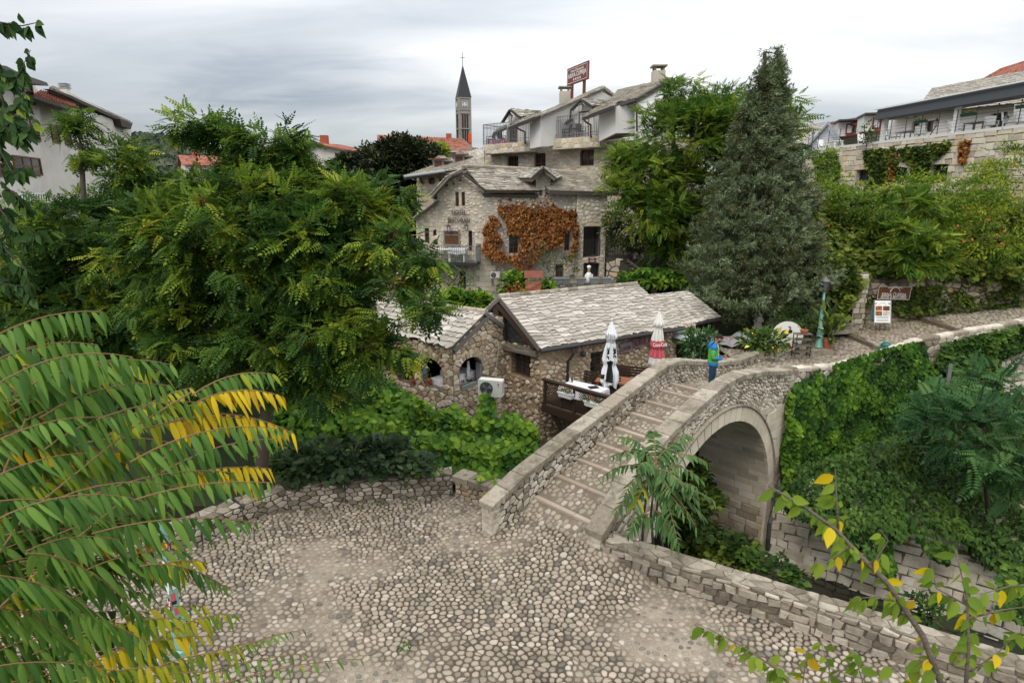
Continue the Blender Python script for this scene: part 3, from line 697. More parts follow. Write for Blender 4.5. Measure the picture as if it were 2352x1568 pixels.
CL = lambda s: interp(s, [-1.2, 0, 1.7, 3.6, 5.1, 6.2, 6.9, 7.3, 8.4, 9.7, 11.4, 13.3, 15.5, 16.4], [.88, 1.33, 1.75, 2.17, 2.52, 2.74, 2.76, 2.70, 2.45, 2.16, 1.90, 1.84, 1.80, 1.76])
PT = .36; CAPH = .15
AC, AZ, AR = 5.3, -2.0, 3.72      # arch centre, springing height, inner radius
RING = .42
def arch_z(s, r):
    d = abs(s-AC); return AZ + math.sqrt(max(0, r*r-d*d)) if d < r else -9
mb = MB()  # body
S = list(np.arange(0, 10.51, .15))
foot = lambda s: interp(s, [0, 1.2, 2.0, 9, 10.5], [-1.2, -2.6, -4.6, -4.6, -2.5])
for n_ in (0.03, BW-.03):
    V = []
    for s in S:
        lo = arch_z(s, AR+.02) if abs(s-AC) < AR+.02 else foot(s); lo = max(lo, -9)
        V += [B(s, n_, lo), B(s, n_, zg(s)-.06)]
    F = []
    for i in range(len(S)-1):
        F.append((2*i, 2*i+2, 2*i+3, 2*i+1))
    mb.add(V, F)
for sg in (1.5, 9.05): pass
V = []
for s in S + list(np.arange(10.65, 16.6, .3)): V += [B(s, .03, zg(s)-.06), B(s, BW-.03, zg(s)-.06)]
mb.add(V, [(2*i, 2*i+2, 2*i+3, 2*i+1) for i in range(len(V)//2-1)])
mb.add([B(10.5, .03, -3), B(10.5, BW-.03, -3), B(10.5, BW-.03, zg(10.5)), B(10.5, .03, zg(10.5))], [(0,1,2,3)])
mb.build('body', M['ashlar'], bridge)
def soff(t, n_, h):
    """t: arc length from the far foot up over the arch"""
    LW = 1.86
    if t < LW: return B(AC+AR-h, n_, -3.86+t)
    a = (t-LW)/AR
    if a < math.pi: return B(AC+(AR-h)*math.cos(a), n_, AZ+(AR-h)*math.sin(a))
    return B(AC-AR+h, n_, AZ-(t-LW-math.pi*AR))
NB = MB(); V = []
T = np.arange(0, 1.86+math.pi*AR+1.8, .2)
for t_ in T: V += [soff(t_, .04, -.012), soff(t_, BW-.04, -.012)]
NB.add(V, [(2*i, 2*i+2, 2*i+3, 2*i+1) for i in range(len(T)-1)]); NB.build('vault', M['mortar'], bridge)
LT_ = 1.86+math.pi*AR*.62
lowp = coursed(BW, 1.55, .26, .5, lambda a, b, h: soff(b, a, h), gap=.012, proud=.04, jitter=.012)
emit('footing_block', lowp, M['ashlar_rough'], bridge)
hip = coursed(BW, LT_-1.55, .23, .78, lambda a, b, h: soff(b+1.55, a, h), gap=.007, proud=.008)
emit('vault_block', hip, M['ashlar'], bridge)
mb = MB(); mb.hexa([B(9.0,-.12,-4.7),B(9.0,BW+.1,-4.7),B(9.3,BW+.1,-4.7),B(9.3,-.12,-4.7),B(9.0,-.12,-3.86),B(9.0,BW+.1,-3.86),B(9.3,BW+.1,-3.86),B(9.3,-.12,-3.86)]); mb.build('plinth', M['ashlar_rough'], bridge)
vs = []; hood = MB(); nv = 34
for i in range(nv):
    a0, a1 = math.pi*i/nv+.004, math.pi*(i+1)/nv-.004; pr = -.07
    def rp_(a, r, n_): return B(AC+r*math.cos(a), n_, AZ+r*math.sin(a))
    V = [rp_(a, r, n_) for n_ in (.06, pr) for a in (a0, a1) for r in (AR, AR+RING)]
    vs.append((V, [(4,5,7,6),(0,4,6,2),(1,3,7,5),(0,1,5,4),(2,6,7,3)], random.uniform(.4, .9)))
for i in range(9):   # the ring runs on down the pier
    z0 = AZ - .24*(i+1); V = [B(AC+AR+x, n_, z) for n_ in (.06, -.07) for z in (z0+.006, z0+.234) for x in (0, RING*.85)]
    vs.append((V, [(4,5,7,6),(0,4,6,2),(1,3,7,5),(0,1,5,4),(2,6,7,3)], random.uniform(.3, .8)))
emit('arch_stone', vs, M['ashlar'], bridge)
hv = [rp_(math.pi*i/40, r, n_) for i in range(41) for r in (AR+RING, AR+RING+.06) for n_ in (.04, -.11)]
hood.add(hv, [(4*i+a, 4*i+b, 4*i+4+b, 4*i+4+a) for i in range(40) for a, b in ((0,1),(1,3),(3,2),(2,0))]); hood.build('hood_mould', M['cap'], bridge, True)
def spf(a, b, h): return B(a, -h, b-4.6)
RR = AR+RING+.05
def spfix(a, b):
    z = b-4.6; r = math.hypot(a-AC, z-AZ)
    if z > AZ and r < RR: k = RR/max(r, .1); return (AC+(a-AC)*k, AZ+(z-AZ)*k+4.6)
    if z <= AZ and abs(a-AC) < RR: return (AC+RR*(1 if a > AC else -1), b)
    return (a, min(b, zg(a)+4.6-.35))
spk = lambda a, b: a > .8 and ((b-4.6 < zg(a)-.4) and b-4.6 > foot(a)-.2) and (math.hypot(a-AC, b-4.6-AZ) > RR if b-4.6 > AZ else abs(a-AC) > RR)
emit('spandrel_block', coursed(10.4, 6.6, .34, .8, spf, gap=.006, proud=.012, keep=spk, fix=spfix), M['ashlar'], bridge)
PF = MB()
def core(n0, n1, s0, s1, Cf, dn=.35):
    V = []; ss = list(np.arange(s0, s1, .25)) + [s1]
    for s in ss:
        for n_ in (n0, n1): V += [B(s, n_, zg(s)-dn), B(s, n_, Cf(s)-CAPH+.01)]
    F = []
    for i in range(len(ss)-1): F += [(4*i, 4*i+4, 4*i+5, 4*i+1), (4*i+2, 4*i+3, 4*i+7, 4*i+6), (4*i+1, 4*i+5, 4*i+7, 4*i+3)]
    F += [(0,1,3,2), (4*len(ss)-4, 4*len(ss)-2, 4*len(ss)-1, 4*len(ss)-3)]; PF.add(V, F)
core(.03, PT-.03, 0.03, 10.6, CR, .1); core(BW-PT+.03, BW-.03, -1.0, 16.4, CL, .1)
para = PF.build('parapet', M['mortar_dark'], bridge)
def pface(s0, s1, n_, sg, Cf, lowf, cw, ch, name, limit=300, m='lime'):
    Hm = max(Cf(s)-CAPH-lowf(s) for s in np.arange(s0, s1, .3))
    f = lambda a, b, h: B(a+s0, n_+sg*h, lowf(a+s0)+b*(Cf(a+s0)-CAPH-lowf(a+s0))/Hm)
    emit(name, rubble(s1-s0, Hm, cw, ch, f, gap=.016, proud=.03), M[m], para, limit, name+'_infill')
pface(0, 10.6, .03, -1, CR, lambda s: max(zg(s)-.55, arch_z(s, AR+RING)+.05) if s > .6 else lerp(-.25, zg(.6)-.55, max(0,s)/.6), .20, .135, 'face_stone')
pface(-1, 16.4, BW-PT+.03, -1, CL, lambda s: zg(s)-.02, .21, .145, 'inner_stone')
f = lambda a, b, h: B(a, -h+.03, -3.+b)
emit('ramp_stone', rubble(1.9, 3.0, .2, .15, f, keep=lambda a, b: -3+b < zg(a)-.5, proud=.04, gap=.016), M['lime'], para, 120, 'ramp_stone_infill')
for (s0, n0, Cf, nm) in ((-1.0, BW-PT, CL, 'left'), (0.0, 0., CR, 'right')):
    z = zg(s0)-.12 if nm == 'left' else -.15; top = Cf(s0)-CAPH; i = 0; ps = []
    while z < top-.02:
        h = min(random.uniform(.11, .17) if nm == 'left' else random.uniform(.16, .3), top-z); h = top-z if top-z-h < .06 else h
        cut = random.uniform(.3, .7) if i % 2 and nm == 'left' else 1
        for (a, b_) in ((0, cut), (cut, 1)):
            if b_-a < .05: continue
            d = random.uniform(.16, .3); e_ = random.uniform(0, .03)
            V = [B(s0+x, n0+PT*y, zz) for zz in (z+.008, z+h-.008) for x, y in ((-.03-e_, a+.02), (-.03-e_, b_-.02), (d, b_-.02), (d, a+.02))]
            ps.append((V, [(3,2,1,0),(4,5,6,7),(0,1,5,4),(1,2,6,5),(2,3,7,6),(3,0,4,7)], random.uniform(.4, .9)))
        z += h; i += 1
    emit('quoin', ps, M['lime'], para)
def capstones(s0, s1, n0, n1, Cf, lmin, lmax):
    ps = []; s = s0
    while s < s1-.05:
        L = min(random.uniform(lmin, lmax), s1-s); L = s1-s if s1-s-L < .2 else L; g = .012
        n = 4; V = []
        for i in range(n+1):
            ss = s+g+(L-2*g)*i/n; zz = Cf(ss)
            e_ = .02 if i in (0, n) else 0
            j = lambda: random.uniform(-.008, .008)
            V += [B(ss, n0+j(), zz-CAPH), B(ss, n1+j(), zz-CAPH), B(ss, n1+j(), zz-.025), B(ss, n1-.03, zz-e_+j()), B(ss, n0+.03, zz-e_+j()), B(ss, n0+j(), zz-.025)]
        F = [(6*i+a, 6*i+(a+1)%6, 6*i+6+(a+1)%6, 6*i+6+a) for i in range(n) for a in range(6)] + [tuple(range(5,-1,-1)), tuple(range(6*n, 6*n+6))]
        ps.append((V, F, random.uniform(.2, .9))); s += L
    emit('cap_stone', ps, M['cap'], para)
capstones(-.08, 10.6, -.05, PT+.04, CR, .42, .68); capstones(-1.1, 16.45, BW-PT-.04, BW+.05, CL, .5, .8)
st = []
for s in (.34, 1.16, 1.97, 2.78, 3.58, 4.36, 5.12, 5.9, 6.6):
    cut = random.uniform(.3, .7)
    for a, b_ in ((0, cut), (cut, 1)):
        n0, n1 = PT+.0+(BW-2*PT)*a+.006, PT+(BW-2*PT)*b_-.006; z = zg(s+.02)
        V = [B(x, n_, zz) for zz in (z-.12, z+.055) for x, n_ in ((s, n0), (s, n1), (s+.13, n1), (s+.13, n0))]
        st.append((V, [(3,2,1,0),(4,5,6,7),(0,1,5,4),(1,2,6,5),(2,3,7,6),(3,0,4,7)], random.random()))
emit('step', st, M['granite'], bridge)
def fb(a, b, h):
    s = a; k = [.34, 1.16, 1.97, 2.78, 3.58, 4.36, 5.12, 5.9, 6.6]
    z = zg(s)
    return B(s, PT+b, z+h+.004)
def bk(a, b): return all(not (k-.06 < a < k+.23) for k in (.34, 1.16, 1.97, 2.78, 3.58, 4.36, 5.12, 5.9, 6.6))
_s = sunk; sunk = lambda x, y: .1
ps = pebbles(0, 0, 13, BW-2*PT, .15, fb, bk, up=.028); sunk = _s
emit('pebble', ps, M['cobble'], bridge, 300, 'pebble_bed', smooth=True)
mb = MB(); V = []
ss = list(np.arange(-.1, 16.5, .25))
for s in ss: V += [B(s, PT, zg(s)+.003), B(s, BW-PT, zg(s)+.003)]
mb.add(V, [(2*i, 2*i+2, 2*i+3, 2*i+1) for i in range(len(ss)-1)]); mb.build('deck_bed', M['pave_mortar'], bridge)
def lowwall(pts, th, label, cw, ch, m, mm, topm, z0=-.15, limit=260, topstones=True, blocky=False):
    """pts: (x,y,ztop) of the plaza-side edge; the wall's thickness lies to the left of the direction of travel"""
    P = [Vector(p) for p in pts]; root = thing('low_wall', (P[0].x, P[0].y, 0), label, 'wall'); mb = MB(); ps = []; tops = []
    for i, (a, b_) in enumerate(zip(P[:-1], P[1:])):
        d = Vector((b_.x-a.x, b_.y-a.y, 0)); L = d.length; d.normalize(); n = Vector((-d.y, d.x, 0))
        def pt(s, z, h, a=a, d=d, n=n): return Vector((a.x, a.y, 0)) + d*s - n*h + Vector((0,0,z))
        zt = lambda s, a=a, b_=b_, L=L: lerp(a.z, b_.z, s/L)
        mb.add([pt(0,z0,0),pt(L,z0,0),pt(L,b_.z,0),pt(0,a.z,0),pt(0,z0-2,-th),pt(L,z0-2,-th),pt(L,b_.z,-th),pt(0,a.z,-th)], [(0,1,2,3),(3,2,6,7),(4,7,6,5),(0,3,7,4),(1,5,6,2)])
        Hh = max(a.z, b_.z)-z0
        f = lambda s, b, h, pt=pt, zt=zt, Hh=Hh: pt(s, z0 + b*(zt(s)-z0)/Hh, h)
        ps += coursed(L, Hh, ch, cw, f, gap=.010, proud=.06, jitter=.03) if blocky else rubble(L, Hh, cw, ch, f, gap=.014, proud=.035)
        g = lambda s, b, h, pt=pt, zt=zt: pt(s, zt(s)+h, -b)
        if topstones: tops += rubble(L, th, cw*1.25, th*.5, g, gap=.008, proud=.035, jit=.45)
    core_ = mb.build('mortar_core', M[mm], root); emit('stone', ps, M[m], core_, limit, 'stone_infill'); 
    if tops: emit('top_stone', tops, M[topm], core_, 150, 'top_stone_infill')
    return root
RW = [(1.98,11.36,.58),(5.5,9.28,.58),(8.75,7.35,.56),(14,4.2,.55)]
lowwall(RW, .42, 'long low rubble wall along the plaza edge from the bridge foot to the lower right corner', .27, .16, 'rubgrey', 'mortar', 'cap', limit=280, blocky=True)
lowwall([(-9.5,10.2,.5),(-7.1,12.2,.52),(-6.5,13.0,.5),(-5.7,13.75,.55),(-4.3,14.0,.58),(-1.56,14.4,.60)], .55,
        'old mortared wall along the back of the plaza, left of the bridge', .22, .13, 'rubgrey', 'mortar_dark', 'cap', limit=150)
cw = lowwall([(-1.50,14.40,.48),(.0,13.45,.50)], .42, 'short wall stub joining the plaza wall to the left bridge parapet', .22, .13, 'ashlar_rough', 'mortar_dark', 'cap', topstones=False)
ps = []; a, b_ = Vector((-1.56,14.38,0)), Vector((.05,13.4,0)); d = (b_-a); L = d.length; d.normalize(); n = Vector((-d.y, d.x, 0)); x = 0
for L1 in (.5, .62, .55):
    V = [a+d*s+n*h+Vector((0,0,z)) for z in (.48, .63) for s, h in ((x+.01,-.05),(x+L1-.01,-.05),(x+L1-.01,.46),(x+.01,.46))]; ps.append((V, [(3,2,1,0),(4,5,6,7),(0,1,5,4),(1,2,6,5),(2,3,7,6),(3,0,4,7)], random.random())); x += L1
emit('cap_stone', ps, M['cap'], cw.children[0])
V = []; F = []; xs_ = sorted(list(np.arange(8.6, 46, .35)) + [15.79, 15.8, 20.09, 20.1]); ys_ = [0, .02, .2, .4, .6, .8, 1]
bk_ = lambda x: interp(x, [8.6, 11, 13, 16, 45], [24.6, 27.5, 29.6, 29.8, 37])
for x in xs_:
    for k in ys_: V.append((x, lerp(ppy(x)+.05, bk_(x), k), pathz(x)))
n = len(ys_); F = [(i*n+j, i*n+n+j, i*n+n+j+1, i*n+j+1) for i in range(len(xs_)-1) for j in range(n-1)]
path = tag(mkobj('far_path', V, F, M['pave_mortar'], None, .5), kind='structure'); BASE[path.name] = Vector((0,0,0))
_s = sunk; sunk = lambda x, y: .1
def pk(x, y):
    if not (ppy(x)+.35 < y < bk_(x)-.3) or not vis(x, y, 1.5, 10): return False
    s = (x-R0.x)*Q + (y-R0.y)*Q; nn2 = -(x-R0.x)*Q + (y-R0.y)*Q
    return not (s < 10.5 and nn2 < BW) and abs(x-15.85) > .2 and abs(x-20.15) > .2
ps = pebbles(8.7, 18.5, 18, 12.5, .19, lambda x, y, h: Vector((x, y, pathz(x)+h)), pk, up=.035); sunk = _s
emit('pebble', ps, M['cobble'], path, 300, 'pebble_bed', smooth=True); print('path pebbles', len(ps))
for xk, y0, y1 in ((15.8, 24.4, 28.0), (20.1, 25.6, 29.3)):   # stepped kerbs across the path
    r_ = tag(empty('kerb', (xk, y0, pathz(xk-.1))), kind='structure'); y = y0; i = 0
    while y < y1:
        L = random.uniform(.5, .9); c = xk + .25*math.sin((y-y0)*.8)
        mb = MB(); mb.box((c, y+L/2, pathz(xk+.01)-.13), (.2, L-.02, .36), random.uniform(-.05,.05), random.random()); mb.build('kerb_stone', M['cap'], r_); y += L
pw = thing('ivy_clad_wall', (PPW[0][0], PPW[0][1], 0), 'high retaining wall below the cobbled path with a worn pale stone coping', 'wall')
mb = MB(); cs = []; ws = []
for i, (a, b_) in enumerate(zip(PPW[:-1], PPW[1:])):
    a, b_ = Vector(a), Vector(b_); d = Vector((b_.x-a.x, b_.y-a.y, 0)); L = d.length; d.normalize(); n = Vector((d.y, -d.x, 0))
    def pt(s, z, h, a=a, d=d, n=n): return Vector((a.x, a.y, 0)) + d*s + n*h + Vector((0, 0, z))
    mb.add([pt(0,-3.2,0), pt(L,-3.2,0), pt(L,b_.z-.12,0), pt(0,a.z-.12,0), pt(0,-3.2,-.5), pt(L,-3.2,-.5), pt(L,b_.z-.12,-.5), pt(0,a.z-.12,-.5)], [(0,1,2,3),(3,2,6,7),(4,7,6,5),(0,3,7,4),(1,5,6,2)])
    zt = lambda s, a=a, b_=b_, L=L: lerp(a.z, b_.z, s/L)
    ws += rubble(L, 5.2, .42, .26, lambda s, b, h, pt=pt, zt=zt: pt(s, -3.2+b*(zt(s)-.12+3.2)/5.2, h), gap=.02, proud=.04)
    s = 0
    while s < L-.05:
        l = min(random.uniform(.3, .7), L-s); q = [(s+.01, -.03), (s+l-.01, -.02), (s+l-.01, .28), (s+.01, .27)]
        q = [(u_+random.uniform(-.01,.01), v_+random.uniform(-.04,.04)) for u_, v_ in q]
        cs.append(stone(q, (s+l/2, .2), lambda u_, v_, h, pt=pt, zt=zt: pt(u_, zt(u_)-.12+h, -v_), 0, random.uniform(.08,.13), random.uniform(.13,.18), .85)); s += l
wo = mb.build('mortar_core', M['mortar'], pw); emit('stone', ws, M['lime'], wo, 120, 'stone_infill'); emit('coping_stone', cs, M['lime'], pw)
T0 = [(8.45,17.7),(11,15.75),(13.6,13.7),(18,10.0),(24,3.5)]; rv = thing('river_wall', (11, 15.75, -4.3), 'sloping dry-stone river wall of big pale blocks above the stream', 'wall')
T1 = [(8.72,18.02,-2.35),(11.45,16.35,-2.25),(14.15,14.3,-2.1),(18.6,10.5,-2),(24.6,4,-2)]; T2 = [(9.3,18.75,-1.6),(12.9,18.0,-1.5),(15.9,16.2,-1.2),(20.4,12.2,-1),(26,5.6,-1)]
LN = [0]
for a, b_ in zip(T0[:-1], T0[1:]): LN.append(LN[-1]+math.dist(a, b_))
def rvf(s, b, h):
    g = lambda T, i: interp(s, LN, [t[i] if i < len(t) else -4.4 for t in T])
    p0, p1, p2 = [Vector((g(T, 0), g(T, 1), g(T, 2))) for T in (T0, T1, T2)]; n = Vector((-.6,-.75,.25))
    return (p0.lerp(p1, b/2.2) if b < 2.2 else p1.lerp(p2, (b-2.2)/2.4)) + n*h
mb = MB(); V = [rvf(s, b, 0) for s in np.linspace(0, LN[-1], 30) for b in (0, 2.2, 4.6)]; mb.add(V, [(3*i+j, 3*i+3+j, 3*i+4+j, 3*i+1+j) for i in range(29) for j in (0, 1)])
ps = coursed(LN[-1], 4.6, .27, .5, rvf, gap=.013, proud=.06, jitter=.045, tintf=lambda a, b: min(1, max(0, random.gauss(.8, .2))))
wo = mb.build('backing', M['mortar'], rv); emit('block', ps, M['lime'], wo, 300, 'block_infill')
def arch_fill(face, h, parent, m, sm, ring=.28, n=13):
    """round-headed opening: fills the corners of a square hole and lays the arch stones"""
    a0, a1, z0, z1 = h[:4]; c = (a0+a1)/2; r = (a1-a0)/2; rz = min(r, .75*r); zc = z1-rz; mb = MB()
    for sg in (-1, 1):
        V = [face.pt(c+sg*r, z1, .0), ]; pts = [(c+sg*r*math.cos(t), zc+rz*math.sin(t)) for t in np.linspace(0, math.pi/2, 8)]
        V = [face.pt(c+sg*r, z1, .003)] + [face.pt(x, z, .003) for x, z in pts] + [face.pt(x, z, -.25) for x, z in pts]
        mb.add(V, [(0, i+1, i+2) for i in range(7)] + [(i+1, i+2, i+10, i+9) for i in range(7)])
    o = mb.build('arch_head', m, parent); ps = []
    for i in range(n):
        t0, t1 = math.pi*i/n+.02, math.pi*(i+1)/n-.02; R = ring*random.uniform(.8, 1.2); pr = random.uniform(.02, .05)
        q = [(c+(r+.01)*math.cos(t0), zc+(rz+.01)*math.sin(t0)), (c+(r+R)*math.cos(t0), zc+(rz+R)*math.sin(t0)), (c+(r+R)*math.cos(t1), zc+(rz+R)*math.sin(t1)), (c+(r+.01)*math.cos(t1), zc+(rz+.01)*math.sin(t1))]
        ps.append(stone(q, (sum(x for x, _ in q)/4, sum(z for _, z in q)/4), lambda a, b, h_: face.pt(a, b, h_), -.02, pr*.6, pr+.02, .85))
    emit('arch_stone', ps, sm, parent); return o
def leafy(name, c, r, n, size, m, label, cat, tpl=None, flowers=None, parent=None, stem=True, group=None, seed=0):
    """a bushy plant filling an ellipsoid c, r (metres); with stems and optional flowers"""
    c = Vector(c); r = (r, r, r) if np.isscalar(r) else r; g = np.random.default_rng(int(abs(c.x*13+c.y*7+c.z*31)*10)+seed)
    root = thing(name, (c.x, c.y, c.z-r[2]), label, cat, group)
    d = g.normal(0, 1, (n, 3)); d /= np.linalg.norm(d, axis=1, keepdims=True); P = np.array(c) + d*np.array(r)*(g.random((n, 1))**.4)
    D = d + g.normal(0, .5, (n, 3)) + np.array([0, 0, .1]); leaves('foliage', P, D, size*g.uniform(.7, 1.3, n), g.random(n), tpl or tpl_leaf(.55), m, root)
    if stem:
        mb = MB()
        for i in range(7):
            e = Vector(P[i*3 % n]); b = Vector((c.x+g.uniform(-.2,.2)*r[0], c.y+g.uniform(-.2,.2)*r[1], c.z-r[2])); mb.tube([b, b.lerp(e, .6)+Vector((0,0,.05)), e], [.012, .009, .004], 4)
        mb.build('stems', M['bark'], root)
    if flowers:
        fm, nf, fs = flowers; k = g.integers(0, n, nf); leaves('flowers', P[k] + d[k]*fs*.5, D[k] + g.normal(0, .4, (nf, 3)), fs, g.random(nf), tpl_leaf(.8), fm, root)
    return root
M.update(
 leaf_green=leafmat('leaf_green', [(.020,.050,.012),(.055,.115,.020),(.12,.20,.03)]),
 leaf_vine=leafmat('vine_leaf', [(.018,.055,.010),(.055,.135,.016),(.12,.235,.02),(.24,.34,.03)]),
 leaf_ivy=leafmat('ivy_leaf', [(.016,.038,.010),(.048,.085,.016),(.11,.16,.025),(.21,.25,.035)]),
 leaf_dark=leafmat('dark_leaf', [(.024,.045,.02),(.05,.085,.035),(.09,.13,.055)]),
 leaf_brown=leafmat('dead_creeper_leaf', [(.13,.045,.014),(.28,.11,.03),(.42,.20,.065),(.19,.07,.024)], trans=.15, rough=.7),
 leaf_yellow=leafmat('yellow_leaf', [(.34,.26,.02),(.52,.38,.02)]),
 flower_red=mat('red_petal', [(.45,.02,.03),(.6,.05,.08)], bump=0), flower_yellow=mat('yellow_petal', [(.65,.42,.05),(.75,.55,.12)], bump=0), flower_pink=mat('pink_petal', [(.5,.05,.2),(.6,.1,.3)], bump=0),
)
rest = thing('stone_restaurant', (1, 20.3, 0), 'low rubble-walled tavern with a pale stone slab roof beside the bridge', 'restaurant')
EL, ER, RL, RRr = atZ(1240,799,2.53), atZ(1570,748,2.53), atZ(1146,681,4.07), atZ(1463,652,4.07)
eu = (ER-EL).normalized(); en = Vector((eu.y, -eu.x, 0)); gn = Vector((-eu.x, -eu.y, 0))
c0 = EL - en*.28 - gn*.22          # wall corner
roof([EL, ER, RRr, RL], rest, colw=.41, rowh=.165, thick=.03, rag=.28, name='main_roof')
BL = RL*2 - EL + Vector((0,0,0)); BL = Vector((RL.x-(EL.x-RL.x)*.8, RL.y-(EL.y-RL.y)*.8, 2.8)); BR = BL + (RRr-RL)
roof([BR, BL, RL, RRr], rest, colw=.6, rowh=.25, name='back_roof', limit=20)
mb = MB(); L = (RRr-RL).length; n = int(L/.42)
for i in range(n):
    a, b_ = RL.lerp(RRr, i/n), RL.lerp(RRr, (i+.97)/n); q = MB(); q.tube([a+Vector((0,0,.0)), b_+Vector((0,0,.015))], .10, 8, random.random()); q.build('ridge_cap', M['cap'], rest)
FS = Face((c0.x, c0.y), (c0.x+eu.x*7.9, c0.y+eu.y*7.9)); wz = 2.46
gl = -gn; gd = Vector((RL.x-EL.x, RL.y-EL.y, 0)); gw = gd.length; gd.normalize()
g0 = Vector((c0.x, c0.y, 0)) + gd*3.6; FG = Face((g0.x, g0.y), (c0.x, c0.y))
wr = FS.rect(1356,1384,808,862); door = (FS.px(1553,800)[0], FS.px(1590,800)[0], .5, 2.2)
wall(FS, -2.0, wz, [wr, door], rest, M['tan_mortar'], name='front_wall', deep=.3, stones=dict(cw=.22, ch=.15, gap=.018, proud=.05, rnd=True, jit=.48, thin=.85), sm=M['tan'], sname='wall_stone', limit=300)
w_ = window(FS, wr, rest, 2, 3, .2, .05); g = MB()
for k in range(6): z = lerp(wr[2], wr[3], (k+.5)/6); g.beam(FS.pt(wr[0],z,-.05), FS.pt(wr[1],z,-.05), .02, .02)
for k in range(1, 3): a = lerp(wr[0], wr[1], k/3); g.beam(FS.pt(a,wr[2],-.05), FS.pt(a,wr[3],-.05), .02, .02)
g.build('window_grille', M['metal'], rest)
mb = MB(); FS.fbox(mb, *door, -.32, -.28); mb.build('door', M['wood'], rest)
ap = gw-.28+0; za = 4.0
tri = FG.px(1163,729), FG.px(1165,777), FG.px(1226,789)
wg = FG.rect(1174,1220,801,864)
wall(FG, -2.0, [(0, 3.1), (3.6-ap, 3.86), (3.6, 2.40)], [wg], rest, M['tan_mortar'], name='gable_wall', deep=.35, stones=dict(cw=.26, ch=.19, gap=.02, proud=.06, rnd=True, jit=.48, thin=.85), sm=M['tan'], sname='wall_stone', limit=220)
window(FG, wg, rest, 3, 2, .25, .055)
g = MB()
for k in range(7): z = lerp(wg[2], wg[3], (k+.5)/7); g.beam(FG.pt(wg[0],z,-.04), FG.pt(wg[1],z,-.04), .018, .018)
for k in range(1, 4): a = lerp(wg[0], wg[1], k/4); g.beam(FG.pt(a,wg[2],-.04), FG.pt(a,wg[3],-.04), .018, .018)
g.build('window_grille', M['metal'], rest)
mb = MB(); P = [FG.pt(a, z, .08) for a, z in (FG.px(1150,702), FG.px(1150,780), FG.px(1232,794))]; mb.add(P, [(0,1,2)]); mb.build('gable_glass', M['glass'], rest)
mb = MB(); P = [FG.pt(a, z, .075) for a, z in (FG.px(1118,716), FG.px(1122,760), FG.px(1144,782), FG.px(1146,700))]; mb.add(P, [(0,1,2,3)]); mb.build('gable_board', M['wood'], rest)
def fbeam(F_, p, q, wd, hg, h, name, m): a, b_ = F_.px(*p), F_.px(*q); g = MB(); g.beam(F_.pt(*a, h), F_.pt(*b_, h), wd, hg, up=F_.N); return g.build(name, m, rest)
fbeam(FG, (1147,692), (1238,800), .16, .2, .15, 'barge_board', M['wood']); fbeam(FG, (1146,692), (1116,722), .16, .2, .15, 'barge_board', M['wood'])
fbeam(FG, (1149,690), (1150,786), .30, .14, .16, 'king_post', M['wood']); fbeam(FG, (1164,722), (1166,778), .1, .08, .15, 'gable_post', M['wood'])
fbeam(FG, (1152,791), (1240,810), .22, .2, .14, 'lintel_beam', M['greywood']); fbeam(FG, (1122,775), (1146,800), .1, .1, .1, 'brace', M['wood'])
a, z = FG.px(1133,731); g = MB(); FG.fbox(g, a-.22, a+.22, z-.26, z+.26, .16, .30); lb = g.build('lamp_box', M['white'], rest)
g = MB(); [FG.fbox(g, a-.18, a+.18, z-.2+.1*k, z-.13+.1*k, .30, .315) for k in range(4)]; g.build('louvre', M['zinc'], lb)
g = MB(); g.tube([EL+Vector((0,0,-.10))+en*.04, ER+Vector((0,0,-.10))+en*.04], .085, 8); g.build('gutter', M['metal'], rest)
a, z = FS.px(1308,812); a2, z2 = FS.px(1303,876)
g = MB(); g.tube([FS.pt(a,2.38,.3), FS.pt(a,2.15,.3), FS.pt(a-.1,1.95,.22), FS.pt(a-.12,1.8,.08), FS.pt(a-.12,.2,.08)], .05, 8); g.build('downpipe', M['metal'], rest)
g = MB(); g.box(FS.pt(a, 2.25, .3), (.24,.2,.2)); g.build('rain_hopper', M['metal'], rest)
a, z = FS.px(1333,810); g = MB(); g.ball(FS.pt(a, z, .18), .12, 8, 6); g.beam(FS.pt(a,z,.18), FS.pt(a,z,0), .03, .03); g.build('wall_lamp', M['metal'], rest)
a, z = FS.px(1494,782); g = MB(); g.box(FS.pt(a, z, .2), (.22,.22,.34)); g.beam(FS.pt(a,z+.2,.2), FS.pt(a,z+.2,0), .03, .03); g.build('lantern', mat('amber_lantern', [(.12,.05,.02),(.2,.09,.03)], bump=0, rough=.3), rest)
LL = [atZ(1563,746,2.45), atZ(1655,727,2.45), atZ(1580,668,3.55), atZ(1490,676,3.55)]
lo = thing('lean_to', tuple(LL[0]-Vector((0,0,2.45))), 'lower stone-slab lean-to with dark glazed front right of the tavern roof', 'annex')
roof(LL, lo, colw=.4, rowh=.17, name='roof', m=M['slate_old'])
g = MB(); g.tube([LL[0]+Vector((0,0,-.1)), LL[1]+Vector((0,0,-.1))], .08, 8); g.tube([LL[0]+Vector((0,0,-.06)), LL[0].lerp(LL[3], .35)+Vector((0,0,-.05))], .09, 6); g.build('gutter', M['metal'], lo)
FL = Face((LL[0].x-.1, LL[0].y+.5), (LL[1].x, LL[1].y+.4)); g = MB(); FL.fbox(g, 0, FL.w, .3, 2.35, -.2, 0); wl = g.build('glazed_front', M['black'], lo)
g = MB()
for k in range(9): a = FL.w*k/8; FL.fbox(g, a-.05, a+.05, .3, 2.35, 0, .07)
for z in (.3, 1.0, 1.7): FL.fbox(g, 0, FL.w, z, z+.07, 0, .06)
